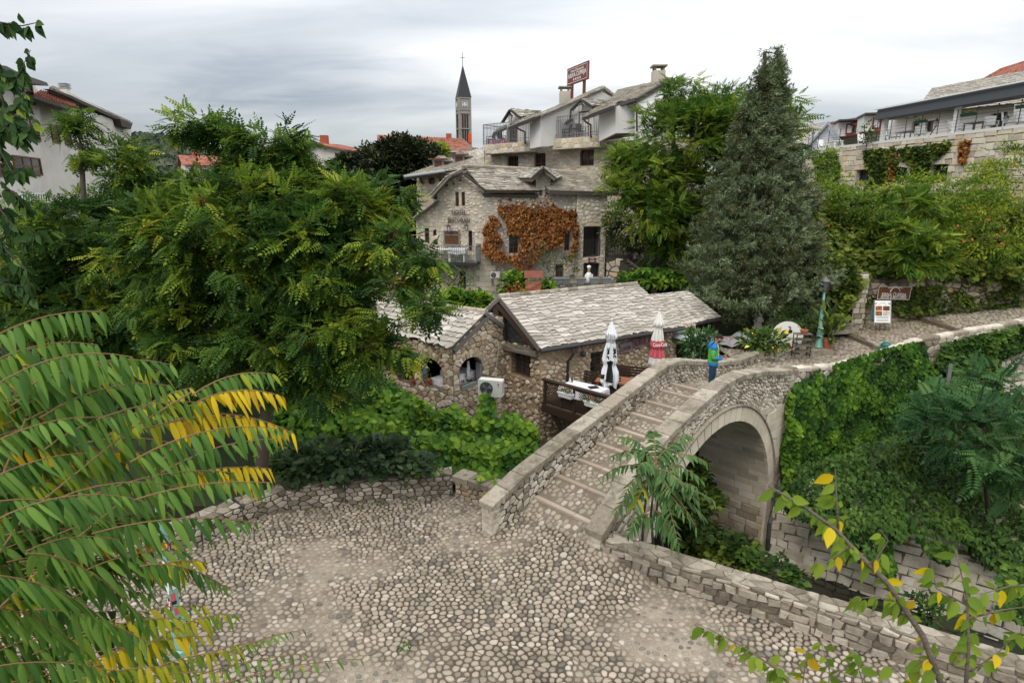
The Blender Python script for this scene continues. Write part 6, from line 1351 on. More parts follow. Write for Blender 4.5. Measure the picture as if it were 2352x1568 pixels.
for k in range(4):
    g = MB(); c0_ = (cx+(k-1.5)*.36, sz0+zh*.25); pts = [(c0_[0]+(.15 if i % 2 == 0 else .06)*math.sin(i*math.pi/5), c0_[1]+(.15 if i % 2 == 0 else .06)*math.cos(i*math.pi/5)) for i in range(10)]; V = [FSg.pt(*c0_, .012)]+[FSg.pt(*q, .012) for q in pts]; g.add(V, [(0, i+1, (i+1)%10+1) for i in range(10)]); g.build('star', M['whitep'], sgn)
for x, yb in ((1313,235), (1341,220)): a, z = FSg.px(x, yb, -.2); g = MB(); FSg.fbox(g, a-.1, a+.1, z, sz0+.3, -.3, -.12); g.build('post', M['signbrown'], sgn)
def tile_roof(q, parent, cw=.35, rh=.4, m=None, name='roof', limit=0):
    """red tile roof: rows of half-round tiles as raised ribs"""
    A, B_, C_, D_ = [Vector(v) for v in q]; nn = (B_-A).cross(D_-A).normalized(); nn = nn if nn.z > 0 else -nn; g = MB(); g.hexa([p-nn*.15 for p in (A,B_,C_,D_)] + [A,B_,C_,D_], .4); r = g.build(name, m or M['redtile'], parent)
    W2 = (B_-A).length; L = (D_-A).length; nc, nr = max(2, int(W2/cw)), max(2, int(L/rh)); mb = MB()
    P = lambda a, b_, h: (A*(1-a)+B_*a)*(1-b_) + (D_*(1-a)+C_*a)*b_ + nn*h
    for j in range(nr):
        for i in range(nc):
            a0, a1, b0, b1 = (i+.1)/nc, (i+.9)/nc, j/nr, (j+1.08)/nr; am = (a0+a1)/2; j_ = random.uniform(-.01, .01)
            mb.add([P(a0,b0,.01+j_), P(am,b0,.09+j_), P(a1,b0,.01+j_), P(a0,min(1,b1),.0), P(am,min(1,b1),.06), P(a1,min(1,b1),0)], [(0,1,4,3),(1,2,5,4),(0,2,1)], random.random())
    tag(mb.build('roof_tile_rows', m or M['redtile'], r), kind='stuff'); return r
hm = mat('wooded_hill', [(.016,.028,.016),(.035,.052,.026),(.06,.075,.04),(.10,.10,.075)], nscale=.02, namt=1.1, bump=1, bscale=.08, stain=(.020,.03,.018,.8), sscale=.05)
from mathutils import noise as NZ
V = []; n1_, n2_ = 90, 40
for j in range(n2_):
    for i in range(n1_):
        x = -1500 + 2000*i/(n1_-1); y = 1100 + 900*j/(n2_-1); pk_ = 128*math.exp(-((x+880)/300)**2) + 75*math.exp(-((x+1250)/260)**2) + 42*math.exp(-((x+330)/260)**2)
        z = pk_*math.exp(-((y-1550)/330)**2) + 2 + 7*NZ.noise(Vector((x*.01, y*.01, 0))) + 4*NZ.noise(Vector((x*.05, y*.05, 3))); V.append((x, y, z))
tag(mkobj('hill', V, [(j*n1_+i, j*n1_+i+1, (j+1)*n1_+i+1, (j+1)*n1_+i) for j in range(n2_-1) for i in range(n1_-1)], hm, None, .5, True), kind='structure')
n = 14000; x = RNG.uniform(-1450, 200, n); y = RNG.uniform(1250, 1620, n); me_ = np.array(V).reshape(n2_, n1_, 3)
ii = ((x+1500)/2000*(n1_-1)).astype(int); jj = ((y-1100)/900*(n2_-1)).astype(int); z = me_[jj, ii, 2]
k = z > 12; P = np.stack([x, y, z-3], 1)[k]
leaves('hill_woodland', P, np.tile([0,0,1.], (len(P),1)) + RNG.normal(0,.15,(len(P),3)), RNG.uniform(7, 14, len(P)), RNG.random(len(P)), ([(0,-.5,-.5),(0,.5,-.5),(0,.5,.5),(0,-.5,.5),(.7,-.35,0),(.7,.35,.1),(1,0,0)], [(0,1,5,4),(1,2,5),(2,3,4,5),(3,0,4),(4,5,6)]), hm, None, kind='stuff')
def fhouse(x0, x1, yt, yb, D, rise, label, dd=12, wins=3, rt=1):
    A, B_ = at(x0, yb, D), at(x1, yb, D+dd*.3); root = thing('distant_house', tuple(A), label, 'house'); zt = at(x0, yt, D).z; F_ = Face((A.x,A.y),(B_.x,B_.y)); Nb = -F_.N*dd
    g = MB(); b_ = [F_.pt(0,A.z-14), F_.pt(F_.w,A.z-14), F_.pt(F_.w,A.z-14)+Nb, F_.pt(0,A.z-14)+Nb]; g.hexa(b_ + [Vector((p.x,p.y,zt)) for p in b_]); g.build('wall', M['plaster_old'], root)
    e = .8; m0, m1 = F_.pt(-e,zt+rise)+Nb*.5, F_.pt(F_.w+e,zt+rise)+Nb*.5
    tile_roof([F_.pt(-e,zt-.1,e), F_.pt(F_.w+e,zt-.1,e), m1, m0], root, 1.0, 1.2); tile_roof([F_.pt(F_.w+e,zt-.1)+Nb*1.05, F_.pt(-e,zt-.1)+Nb*1.05, m0, m1], root, 1.5, 2)
    for s_ in (0, F_.w): g = MB(); g.add([F_.pt(s_,zt), F_.pt(s_,zt)+Nb, F_.pt(s_,zt+rise-.1)+Nb*.5], [(0,1,2)]); g.build('gable', M['plaster_old'], root)
    for i in range(wins):
        a = F_.w*(i+.5)/wins; window(F_, (a-.7,a+.7,zt-2.6,zt-1), root, 2, 1, -.03, .1, name='window')
    g = MB(); g.box(m0.lerp(m1,.4)+Vector((0,0,.2)), (.9,.9,1.6)); g.build('chimney', M['brick'], root)
fhouse(432, 512, 379, 425, 150, 2.6, 'white gabled house with orange roof below the wooded hill', 14)
fhouse(575, 640, 392, 430, 130, 2.2, 'white house with orange roof behind the locust tree crown', 12); fhouse(645, 700, 402, 430, 125, 1.8, 'lowest white house with orange roof right of the locust tree crown', 12)
fhouse(800, 845, 345, 400, 75, 1.0, 'pale house corner left of the round evergreen', 10, 0)
tD = 250.; c0_ = at(1066, 330, tD); tw_ = thing('bell_tower', (c0_.x, c0_.y, 5), 'tall slim grey concrete bell tower with a dark pointed spire and cross', 'church tower'); hw2 = 2.65; rz = math.radians(17); Rz = Matrix.Rotation(rz, 3, 'Z'); ztop = at(1066,229,tD).z; zsp = at(1062,157,tD).z
def TWp(x, y, z): return Vector((c0_.x, c0_.y, 0)) + Rz @ Vector((x, y, 0)) + Vector((0,0,z))
g = MB(); g.hexa([TWp(x*hw2,y*hw2,0) for x,y in ((-1,-1),(1,-1),(1,1),(-1,1))] + [TWp(x*hw2*.97,y*hw2*.97,ztop) for x,y in ((-1,-1),(1,-1),(1,1),(-1,1))]); sh_ = g.build('shaft', M['concrete'], tw_)
TF = Face(tuple(TWp(-hw2,-hw2,0))[:2], tuple(TWp(hw2,-hw2,0))[:2]); TL = Face(tuple(TWp(-hw2,hw2,0))[:2], tuple(TWp(-hw2,-hw2,0))[:2])
for F_ in (TF, TL):
    for zc_, hh in ((at(1066,285,tD).z, 7), (at(1066,316,tD).z, 7.5)):
        for k in (-1, 0, 1):
            a = hw2 + k*1.0; g = MB(); pts = [(a-.34, zc_-hh/2)]+[(a-.34, zc_+hh/2-.4)]+[(a-.34*math.cos(t), zc_+hh/2-.4+.34*math.sin(t)) for t in (.8,1.57,2.3)]+[(a+.34, zc_+hh/2-.4),(a+.34, zc_-hh/2)]; g.add([F_.pt(x,z,.06) for x,z in pts], [tuple(range(len(pts)))]); g.build('belfry_opening', mat('belfry_dark', [(.05,.018,.014),(.06,.02,.016)], bump=0) if 'belfry_dark' not in bpy.data.materials else bpy.data.materials['belfry_dark'], sh_)
    for z in (at(1066,231,tD).z, at(1066,256,tD).z, at(1066,264,tD).z, at(1066,298,tD).z): g = MB(); F_.fbox(g, .1, 2*hw2-.1, z-.22, z+.22, -.1, .16); g.build('string_course', M['concrete'], sh_)
    for a in (.3, 2*hw2-.3): g = MB(); F_.fbox(g, a-.3, a+.3, 3, ztop-.2, -.1, .12); g.build('corner_pilaster', M['concrete'], sh_)
    zc_ = at(1066,245,tD).z; g = MB(); F_.fbox(g, hw2-.95, hw2+.95, zc_-.95, zc_+.95, .0, .1); w_ = g.build('window', mat('blue_glass', [(.16,.22,.30),(.2,.27,.35)], bump=0, rough=.2), sh_)
    g = MB(); F_.fbox(g, hw2-.14, hw2+.14, zc_-.95, zc_+.95, .1, .16); F_.fbox(g, hw2-.95, hw2+.95, zc_-.14, zc_+.14, .1, .15); [F_.fbox(g, hw2+s*.9-.09, hw2+s*.9+.09, zc_-.95, zc_+.95, .1, .16) for s in (-1,1)]; g.build('window_cross', M['whitep'], sh_)
g = MB(); g.add([TWp(x*hw2*1.06,y*hw2*1.06,ztop-.1) for x,y in ((-1,-1),(1,-1),(1,1),(-1,1))] + [TWp(0,0,zsp)], [(0,1,4),(1,2,4),(2,3,4),(3,0,4),(3,2,1,0)]); g.build('spire', mat('spire_slate', [(.022,.023,.026),(.035,.036,.04)], rough=.5, nscale=.6, namt=.8, bump=.2, bscale=2), tw_)
g = MB(); zc_ = at(1062,132,tD).z; g.tube([TWp(0,0,zsp-.5), TWp(0,0,zc_)], .12, 5); g.beam(TWp(-.9,0,zc_-1.9), TWp(.9,0,zc_-1.9), .16, .16); g.build('cross', M['metal'], tw_)
a, z = TF.px(1080,317); g = MB(); TF.fbox(g, a-.9, a+.6, z-1.9, z+1.7, .2, .3); tag(g.build('orange_banner', mat('orange_cloth', [(.62,.07,.02),(.7,.1,.03)], bump=0), None), 'orange-red banner hanging low on the bell tower', 'banner')
cA, cB = at(868,345,112), at(1086,352,100); CF = Face((cA.x,cA.y),(cB.x,cB.y)); chh = thing('tiled_church_hall', tuple(cA), 'long hall with weathered red tile roof below the bell tower', 'hall'); cz = at(1000,343,104).z
g = MB(); CF.fbox(g, 0, CF.w, 0, cz, -14, 0); g.build('wall', M['concrete'], chh)
tile_roof([at(866,352,110), at(1093,346,99), at(1058,318,106), at(866,310,118)], chh, .6, .8); r_ = CF.rect(1044,1082,350,359); g = MB(); CF.fbox(g, *r_, .01, .06); g.build('strip_window', M['glass'], chh); g = MB(); g.box(at(1031,318,108), (.9,.9,1.6)); g.build('vent', M['brick'], chh)
g = MB(); a_, b_ = at(1010,349,103), at(1093,349,98.8); g.tube([a_, b_], .18, 6); g.build('gutter', M['zinc'], chh); dpoly([(1060,316,105.6),(1093,344,98.9),(1093,347,98.9),(1060,319,105.6)], .2, M['concrete'], 'verge', chh)
LA_, LB_ = at(-60,450,26.5), at(306,450,48); LF = Face((LA_.x,LA_.y),(LB_.x,LB_.y))
def LQ(x, y, d=0): return LF.pt(*LF.px(x, y, -d), -d)
lh = thing('left_house', tuple(LQ(150,520)), 'large white house with brown windows and red roofs behind the trees at the left edge', 'house'); PO = M['plaster_old']
def lp(pts, t, m, name, tint=.5, dd=0): return fpoly(LF, pts, -dd, t, m, name, lh, tint)
lp([(-60,600),(-60,160),(75,190),(92,214),(96,600)], 5, PO, 'round_bay', dd=-.5)
lp([(90,600),(88,212),(152,238),(285,283),(305,600)], 8, PO, 'side_wall'); lp([(100,208),(165,215),(303,285),(300,330),(200,330),(100,260)], .3, PO, 'gable_wall', dd=.4)
lp([(-60,140),(15,152),(45,168),(108,190),(112,198),(75,192),(40,186),(-60,170)], 4.0, M['metal'], 'eave', dd=-1.3)
def tr(pts): tile_roof([LQ(x, y, d) for x, y, d in pts], lh, .3, .35)
tr([(78,217,-1.4),(183,250,-1.4),(172,238,.3),(92,207,.3)]); lp([(78,219),(183,251),(184,258),(160,253),(78,226)], .6, M['wood'], 'roof_edge', dd=-1.4)
roof([LQ(112,204,-.1), LQ(304,286,-.1), LQ(296,279,6), LQ(120,200,6)], lh, m=M['slate_old'], colw=.5, rowh=.4, name='stone_roof', thick=.1); lp([(112,205),(160,218),(304,286),(300,290),(158,224)], .3, M['wood'], 'verge', dd=-.2)
lp([(276,274),(304,286),(300,297),(280,290)], .6, M['wood'], 'eave_end', dd=-.5); lp([(286,322),(308,332),(306,338),(288,331)], .6, M['wood'], 'eave_end', dd=-.5); tr([(285,346,-.8),(306,346,-.8),(304,334,-.1),(290,330,-.1)])
c_ = LQ(153,228,1.2); g = MB(); g.box(c_, (.42,.42,1.3)); g.build('chimney', PO, lh); g = MB(); [g.box(c_+Vector((0,0,.68+.09*k)), (.52,.52,.05)) for k in range(4)]; g.build('chimney_cowl', M['zinc'], lh)
def lwin(x0, x1, y0, y1, h, nx, ny):
    a0, a1 = LF.px(x0,(y0+y1)/2,h)[0], LF.px(x1,(y0+y1)/2,h)[0]; z0, z1 = LF.px((x0+x1)/2,y1,h)[1], LF.px((x0+x1)/2,y0,h)[1]; window(LF, (a0,a1,z0,z1), lh, nx, ny, -h-.03, .08, .06)
lwin(22,86,268,320,.5,4,3); lwin(52,74,190,238,.5,1,3); lwin(117,134,288,328,0,1,3); lwin(146,161,295,332,0,1,3); lwin(30,92,360,402,.5,3,2); lwin(-40,6,372,404,.5,2,2); lwin(215,232,345,380,0,1,3)
gr = MB(); gA = [LQ(x, y, -.8) for x, y in ((44,446),(112,444),(120,503),(46,500))]; pt = lambda a, b_: (gA[0]*(1-a)+gA[1]*a)*(1-b_)+(gA[3]*(1-a)+gA[2]*a)*b_
for k in range(13): gr.beam(pt(k/12,0), pt(k/12,1), .045, .045, up=(1,0,0))
for k in range(4): gr.beam(pt(0,k/3.), pt(1,k/3.), .05, .05)
gr.build('window_grille', M['whitep'], lh); lp([(44,446),(112,444),(120,503),(46,500)], .05, M['black'], 'opening', dd=-.6)
cpos = at(44, 497, 24.6); car = thing('parked_car', (cpos.x, cpos.y, cpos.z-1.2), 'silver car whose roof shows above the yard wall at the left edge', 'car'); F_ = Face((cpos.x-2.1, cpos.y-.2), (cpos.x+2.1, cpos.y+.3)); z0 = cpos.z-1.0
def sec(pts, y, k=1.): return [F_.pt(a, z0+z, -y) for a, z in pts]
pr1 = [(0,.25),(0,.62),(.15,.78),(1.05,.88),(1.65,1.28),(2.0,1.36),(2.9,1.33),(3.55,.98),(4.1,.88),(4.2,.6),(4.2,.25)]
g = MB(); A = sec(pr1, 0); B_ = sec(pr1, 1.7); n = len(pr1); g.add(A+B_, [tuple(range(n)), tuple(range(2*n-1,n-1,-1))]+[(i,(i+1)%n,n+(i+1)%n,n+i) for i in range(n)]); g.build('body', mat('car_paint', [(.30,.33,.36),(.36,.39,.42)], rough=.25, metal=.5, bump=0), car, False)
for nm, pts in (('side_window', [(1.2,.92),(1.7,1.22),(2.0,1.29),(2.25,1.28),(2.25,.95)]), ('side_window', [(2.32,.95),(2.32,1.28),(2.85,1.25),(3.35,.98)])): g = MB(); g.add(sec(pts, -.012), [tuple(range(len(pts)))]); g.build(nm, M['glass'], car)
for a in (.85, 3.4):
    g = MB(); g.tube([F_.pt(a,z0+.3,.03), F_.pt(a,z0+.3,-.2)], .32, 16); w_ = g.build('wheel', M['blackp'], car)
    g = MB(); g.tube([F_.pt(a,z0+.3,.05), F_.pt(a,z0+.3,0)], .2, 12); g.build('rim', M['zinc'], w_)
def simplewall(name, A, B_, z0, z1, cw, ch, m, mm, label, th=.4, **k):
    F_ = Face((A.x,A.y),(B_.x,B_.y)); root = thing(name, (A.x,A.y,z0), label, 'wall'); g = MB(); F_.fbox(g, 0, F_.w, z0, z1, -th, 0); c_ = g.build('mortar_core', M[mm], root); emit('stone', rubble(F_.w, z1-z0, cw, ch, lambda a, b, h: F_.pt(a, z0+b, h), **k), M[m], c_, 150); return root
A, B_ = at(-90,510,23.2), at(190,520,24.5); simplewall('yard_wall', A, B_, A.z-2.2, at(60,500,23.6).z, .5, .35, 'pale', 'pale_mortar', 'low pale stone wall of the yard below the left house', gap=.04, proud=.04, rnd=True)
bk = thing('rendered_bank_wall', tuple(at(60,700,24)), 'rough grey rendered bank wall low at the left edge', 'wall'); V = []; nx2, ny2 = 30, 14; PA, PB = at(-80,590,24), at(560,610,29)
for j in range(ny2):
    for i in range(nx2): q = PA.lerp(PB, i/(nx2-1)); V.append((q.x, q.y-.8*j/(ny2-1)*0 + .25*NZ.noise(Vector((i*.6,j*.6,1))), q.z - 6*j/(ny2-1)))
mkobj('render', V, [(j*nx2+i, j*nx2+i+1, (j+1)*nx2+i+1, (j+1)*nx2+i) for j in range(ny2-1) for i in range(nx2-1)], M['rock'], bk, .5, True)
bb = thing('stone_block', tuple(at(20,690,21)), 'pale rough stone block wall end at the left edge', 'wall'); A, B_ = at(-40,682,21), at(52,682,21); F_ = Face((A.x,A.y),(B_.x,B_.y)); g = MB(); F_.fbox(g, 0, F_.w, A.z-.3, A.z+.32, -.5, 0); c_ = g.build('core', M['mortar'], bb); emit('stone', rubble(F_.w, .62, .4, .25, lambda a, b, h: F_.pt(a, A.z-.3+b, h), proud=.06, gap=.02), M['lime'], c_)
A, B_ = at(845,640,33), at(972,650,34.5); simplewall('rubble_side_building', A, B_, 0, at(880,626,33).z, .34, .26, 'tan', 'mortar', 'rubble side building with a wooden door glimpsed behind the annex roof', .5, gap=.03, proud=.04, rnd=True)
F_ = Face((A.x,A.y),(B_.x,B_.y)); r_ = F_.rect(902,950,645,690); dd_ = thing('wooden_door', tuple(F_.pt(r_[0],r_[2],.1)), 'orange-brown wooden door behind the annex roof', 'door'); g = MB(); F_.fbox(g, *r_, .04, .12); g.build('door_leaf', mat('orange_wood', [(.22,.075,.025),(.30,.11,.04)], nscale=5, bump=.1), dd_); g = MB(); F_.fbox(g, r_[0]+.1, r_[0]+.6, r_[3]-.75, r_[3]-.12, .12, .13); g.build('pane', M['glass'], dd_)
X0 = at(1850,345,52); X1 = at(2400,291,31.5); tz = 11.35; FR = Face((X0.x,X0.y), (X1.x,X1.y)); th = thing('terrace_house', tuple(FR.pt(10,8,0)), 'white house with a long railed terrace on a high stone wall at the upper right', 'house')
rw = [FR.rect(1913,1931,381,402), FR.rect(1966,1997,390,426), FR.rect(2047,2082,383,416), FR.rect(2134,2176,378,420)]
wt = wall(FR, 4, tz, rw, th, M['pale_mortar'], name='terrace_wall', deep=.5, stones=dict(kind='coursed', cw=.75, ch=.36, gap=.02, proud=.05, jitter=.04), sm=M['pale'], sname='wall_stone', limit=300)
for h in rw: window(FR, h, th, 2, 3, .35, .09, m=M['metal'], gm=M['black'], leaves=2)
g = MB(); g.add([FR.pt(0,tz,0), FR.pt(FR.w,tz,0), FR.pt(FR.w,tz,-12), FR.pt(0,tz,-12)], [(0,1,2,3)]); g.build('terrace_floor', M['cap'], th); g = MB(); FR.fbox(g, 0, FR.w, tz-.05, tz+.12, -.3, .06); g.build('terrace_kerb', M['white'], th)
hb = -4.2
def RP(x, y, h): return FR.pt(*FR.px(x, y, h), h)
ha0 = FR.px(2040,300,hb)[0]; HW = [ (lambda r: r)((*[FR.px(x,(y0+y1)/2,hb)[0] for x in (x0,x1)], FR.px(x0,y1,hb)[1], FR.px(x0,y0,hb)[1])) for x0,x1,y0,y1 in ((2093,2111,282,308),(2124,2143,279,305),(2272,2309,262,310)) ]
FH = Face(tuple(FR.pt(0,0,hb))[:2], tuple(FR.pt(FR.w,0,hb))[:2]); zt = FR.px(2150,255,hb)[1]
wall(FH, tz-.1, zt+.6, HW, th, M['white'], name='house_wall', deep=.3, a0=ha0, a1=FH.w)
for i, h in enumerate(HW): window(FH, h, th, 1 if i < 2 else 4, 1 if i < 2 else 6, .25, .09, m=M['metal'] if i == 2 else None)
fpoly(FR, [(2322,330),(2330,240),(2400,235),(2400,330)], -2.6, .3, M['white'], 'projecting_wall', th)
roof([RP(2097,262,-3.6), RP(2420,228,-3.6), RP(2420,150,-8), RP(2140,204,-8)], th, m=M['slate'], colw=.55, rowh=.3, name='stone_roof', cols=False, limit=200); roof([RP(2040,272,-3.4), RP(2097,268,-3.6), RP(2120,258,-4.4), RP(2060,262,-4.4)], th, m=M['slate'], colw=.45, rowh=.25, name='stone_roof', cols=False, limit=40)
tile_roof([RP(2254,184,-8.2), RP(2420,150,-8.2), RP(2420,120,-10), RP(2300,158,-10)], th, .22, .3)
aw = M['awn'] = mat('dark_awning', [(.045,.05,.055),(.065,.07,.078)], rough=.7, bump=0); g = MB(); az = FR.px(2020,256,.1)[1]; aA = FR.px(2009,256,.2)[0]
g.hexa([FR.pt(aA,az-.55,.2), FR.pt(FR.w,az-.55,.2), FR.pt(FR.w,az-.5,-1.3), FR.pt(aA,az-.5,-1.3), FR.pt(aA+.1,az+.25,.0), FR.pt(FR.w,az+.25,.0), FR.pt(FR.w,az+.35,-1.3), FR.pt(aA,az+.35,-1.3)]); ao = g.build('awning', aw, th)
g = MB(); FR.fbox(g, aA, FR.w, az+.12, az+.20, .12, .24); g.build('white_trim', M['whitep'], ao)
for x in (2027, 2190): a = FR.px(x,300,-.2)[0]; g = MB(); FR.fbox(g, a-.13, a+.13, tz, az-.5, -.4, -.15); g.build('awning_post', M['whitep'], th)
rl = thing('terrace_railing', tuple(FR.pt(0,tz,0)), 'thin dark wire railing with spiked posts along the white terrace', 'railing'); a0 = FR.px(1850,340)[0]
for k in range(16):
    a = lerp(.3, FR.w-.2, k/15); g = MB(); g.beam(FR.pt(a,tz,.0), FR.pt(a,tz+1.35,.0), .035, .035, up=(1,0,0)); g.ball(FR.pt(a,tz+1.4,0), .05, 5, 4); g.build('rail_post', M['metal'], rl)
for k in range(5): g = MB(); g.beam(FR.pt(.2,tz+.25+.19*k,0), FR.pt(FR.w,tz+.25+.19*k,0), .013, .013); g.build('rail', M['metal'], rl)
def lamp(p, h, label, lean=0., m='metal', s=1.): 
    root = thing('terrace_lamp', tuple(p), label, 'lamp', 'small lanterns along the white terrace'); t_ = p+Vector((lean,0,h)); g = MB(); g.tube([p, t_], .035*s, 6); g.build('post', M[m], root)
    g = MB(); g.lathe(t_, [(.07*s,0),(.15*s,.3*s)], 6); g.build('glass', M['zinc'], root); g = MB(); g.lathe(t_, [(.18*s,.3*s),(.05*s,.46*s),(.02*s,.56*s)], 6); g.lathe(t_, [(.09*s,-.03*s),(.08*s,.02*s)], 6); g.build('lantern_frame', M['metal'], root); return root
for x, yb, lab, l_ in ((1864,342,'lantern post at the far left end of the white terrace',0), (2132,322,'leaning lantern post in the middle of the white terrace',.35), (2299,315,'lantern post near the right end of the white terrace',.1)): p = FR.pt(FR.px(x,yb,.05)[0], tz, .05); lamp(p, FR.px(x, yb-38 if x > 1900 else yb-32, .05)[1]-tz-.2, lab, l_)
for x, lab in ((2110,'left green flower box on the terrace railing'),(2218,'middle black flower box on the terrace railing'),(2346,'right green flower box on the terrace railing')): a, z = FR.px(x, 309 if x < 2200 else (297 if x < 2300 else 285), .15); trough(FR, a-.5, a+.5, tz+.95, .15, lab, M['leaf_dark'] if False else mat('dark_green_box', [(.02,.05,.035),(.03,.07,.045)], bump=0), 'flower_red' if x > 2300 else 'leaf_yellow', n=80, group=None)
for i, (x, h, rz) in enumerate(((2053,-1.2,.6),(2112,-1.4,-.4),(2190,-1.2,.5),(2270,-1.3,-.5),(2312,-1.0,.8),(2345,-1.6,-.3),(1893,-1.5,.3),(1985,-1.3,.2))):
    a = FR.px(x,320,h)[0]; chair(FR.pt(a,tz,h), rz, ['white armchair left of the first grey table on the terrace','white armchair below the small house windows','white armchair right of the middle awning post','white cushioned armchair before the barred door','white armchair by the right lantern','white armchair at the right edge of the terrace','white chair at the far left end of the terrace','white chair left of the first awning post'][i], M['whitep'], 'white chairs on the terrace', 1.0, .6)
for x, lab in ((1915,'long white table at the far left end of the terrace'),(2010,'grey table by the first awning post'),(2082,'grey table below the small house windows'),(2240,'grey table before the barred door')): a = FR.px(x,325,-1.6)[0]; tabl('terrace_table', FR.pt(a,0,-1.6), 1.5, .8, math.atan2(FR.U.y,FR.U.x), tz+.74, tz, lab, None, M['whitep'] if x < 1950 else M['planter'])
leafy('potted_shrub', RP(2030,315,-.8)+Vector((-1.2,0,.2)), (.5,.5,.9), 120, .22, M['leaf_green'], 'thin green shrub in a pot on the left part of the terrace', 'shrub')
rh_ = thing('red_roof_house', tuple(at(1960,330,60)), 'house with bright red tile roofs and two roof windows behind the terrace', 'house')
tile_roof([at(1910,292,60), at(2020,276,52), at(2015,262,57), at(1903,282,66)], rh_, .3, .35); tile_roof([at(1925,318,58), at(2040,297,50), at(2025,280,55), at(1912,300,62)], rh_, .3, .35); dpoly([(1905,288,61),(2020,272,53),(2045,345,53),(1915,345,61)], .3, mat('pink_render', [(.60,.52,.48),(.68,.60,.56)], bump=.1), 'wall', rh_)
for x, y, D in ((1956,297,57), (2018,284,52.5)):
    c_ = at(x, y, D); g = MB(); g.box(c_+Vector((0,1,0)), (1.9,2.4,1.3), -.3); g.build('dormer', M['white'], rh_); g = MB(); g.box(c_+Vector((0,-.25,0)), (1.25,.1,.95), -.3); w_ = g.build('window', M['brownwood'], rh_); g = MB(); [g.box(c_+Vector((s*.3,-.31-.09*s,0)), (.42,.04,.7), -.3) for s in (-1,1)]; g.build('pane', M['pattern'], w_); g = MB(); g.box(c_+Vector((0,.6,.75)), (2.4,3.2,.14), -.3); g.build('dormer_roof', M['metal'], rh_)
sd = thing('gabled_shed', tuple(at(1890,335,56)), 'grey gabled shed with pale stone slab roof left of the terrace', 'shed'); dpoly([(1852,350,55),(1900,282,55),(1940,350,55)], .3, M['concrete'] if False else mat('grey_sheet', [(.40,.42,.45),(.48,.50,.53)], bump=0), 'gable', sd); roof([at(1800,345,62), at(1852,336,54.8), at(1901,280,54.8), at(1822,291,64)], sd, m=M['slate'], colw=.8, rowh=.4, cols=False, name='roof', limit=120)
g = MB(); g.beam(at(1851,338,54.5), at(1901,281,54.5), .2, .2); g.beam(at(1901,281,54.5), at(1938,336,54.5), .2, .2); g.build('verge', M['zinc'], sd)
WB = thing('back_retaining_wall', tuple(at(2150,735,29.3)), 'dark rubble retaining wall under the ivy along the back of the path', 'wall')
A, B_ = at(1925,738,29.4), at(2420,716,30.3); F_ = Face((A.x,A.y),(B_.x,B_.y)); FBK = F_; g = MB(); F_.fbox(g, 0, F_.w, 1.0, 3.75, -.5, 0); c_ = g.build('mortar_core', M['mortar'], WB)
emit('stone', rubble(F_.w, 2.4, .5, .32, lambda a, b, h: F_.pt(a, 1.2+b, h), gap=.03, proud=.07, jit=.45), M['ashlar_rough'], c_, 160)
dp_ = thing('stone_door_pillar', tuple(at(1958,745,28.6)), 'block-built stone pillar beside the dark garden doorway', 'pillar'); p = at(1962,748,28.6); g = MB(); g.box((p.x,p.y+.1,p.z+1.2), (.56,.5,2.7)); c_ = g.build('mortar_core', M['mortar'], dp_)
PF_ = Face((p.x-.3,p.y-.17),(p.x+.3,p.y-.17)); emit('block', coursed(.6, 2.6, .24, .3, lambda a, b, h: PF_.pt(a, p.z-.1+b, h), gap=.012, proud=.05, jitter=.012), M['lime'], c_)
g = MB(); g.box((p.x-.62,p.y+.35,p.z+1.1), (.75,.15,2.2)); tag(g.build('garden_door', M['wood'], None), 'dark wooden garden door beside the stone pillar', 'door')
for k, (dx_, dz) in enumerate(((0,.0),(-.1,.16))): g = MB(); g.box((p.x-.9+.1*k,p.y-.55+.35*k,p.z-.1+dz), (1.5,.5,.24), .25); tag(g.build('door_step', M['cap'], None), ['lower worn stone step before the garden door','upper worn stone step before the garden door'][k], 'step')
a0, z0 = F_.px(2014,690,.35); a1, z1 = F_.px(2094,656,.35); hs = thing('hotel_sign', tuple(F_.pt(a0,z0,.35)), 'brown hotel sign with white bridge emblem on the ivy wall by the path', 'sign'); cxs, czs = (a0+a1)/2, (z0+z1)/2; Us = (F_.U + Vector((0,0,-.035))).normalized(); Zs = Vector((.035*F_.U.x,.035*F_.U.y,1)).normalized(); w2, h2_ = (a1-a0)/2, (z1-z0)/2*.9
O_ = F_.pt(cxs, czs, .35); SP_ = lambda x, y, h=0: O_ + Us*x + Zs*y + F_.N*h
g = MB(); g.hexa([SP_(-w2,-h2_,-.05),SP_(w2,-h2_,-.05),SP_(w2,-h2_,0),SP_(-w2,-h2_,0),SP_(-w2,h2_,-.05),SP_(w2,h2_,-.05),SP_(w2,h2_,0),SP_(-w2,h2_,0)]); g.build('board', M['signbrown'], hs)
g = MB()
for q in ((-w2,w2,-h2_,-h2_+.02),(-w2,w2,h2_-.02,h2_),(-w2,-w2+.02,-h2_,h2_),(w2-.02,w2,-h2_,h2_)): g.add([SP_(q[0],q[2],.004),SP_(q[1],q[2],.004),SP_(q[1],q[3],.004),SP_(q[0],q[3],.004)], [(0,1,2,3)])
g.build('border', M['whitep'], hs); text('KRIVA ĆUPRIJA', .25, M['whitep'], SP_(0,-.09,.006), Us, Zs, hs, fit=w2*1.5, offset=.002); text('HOTEL & RESTORAN', .19, M['whitep'], SP_(0,-h2_*.70,.006), Us, Zs, hs, fit=w2*1.55, offset=.001)
g = MB(); n = 14; c1 = (.02, h2_*.16)
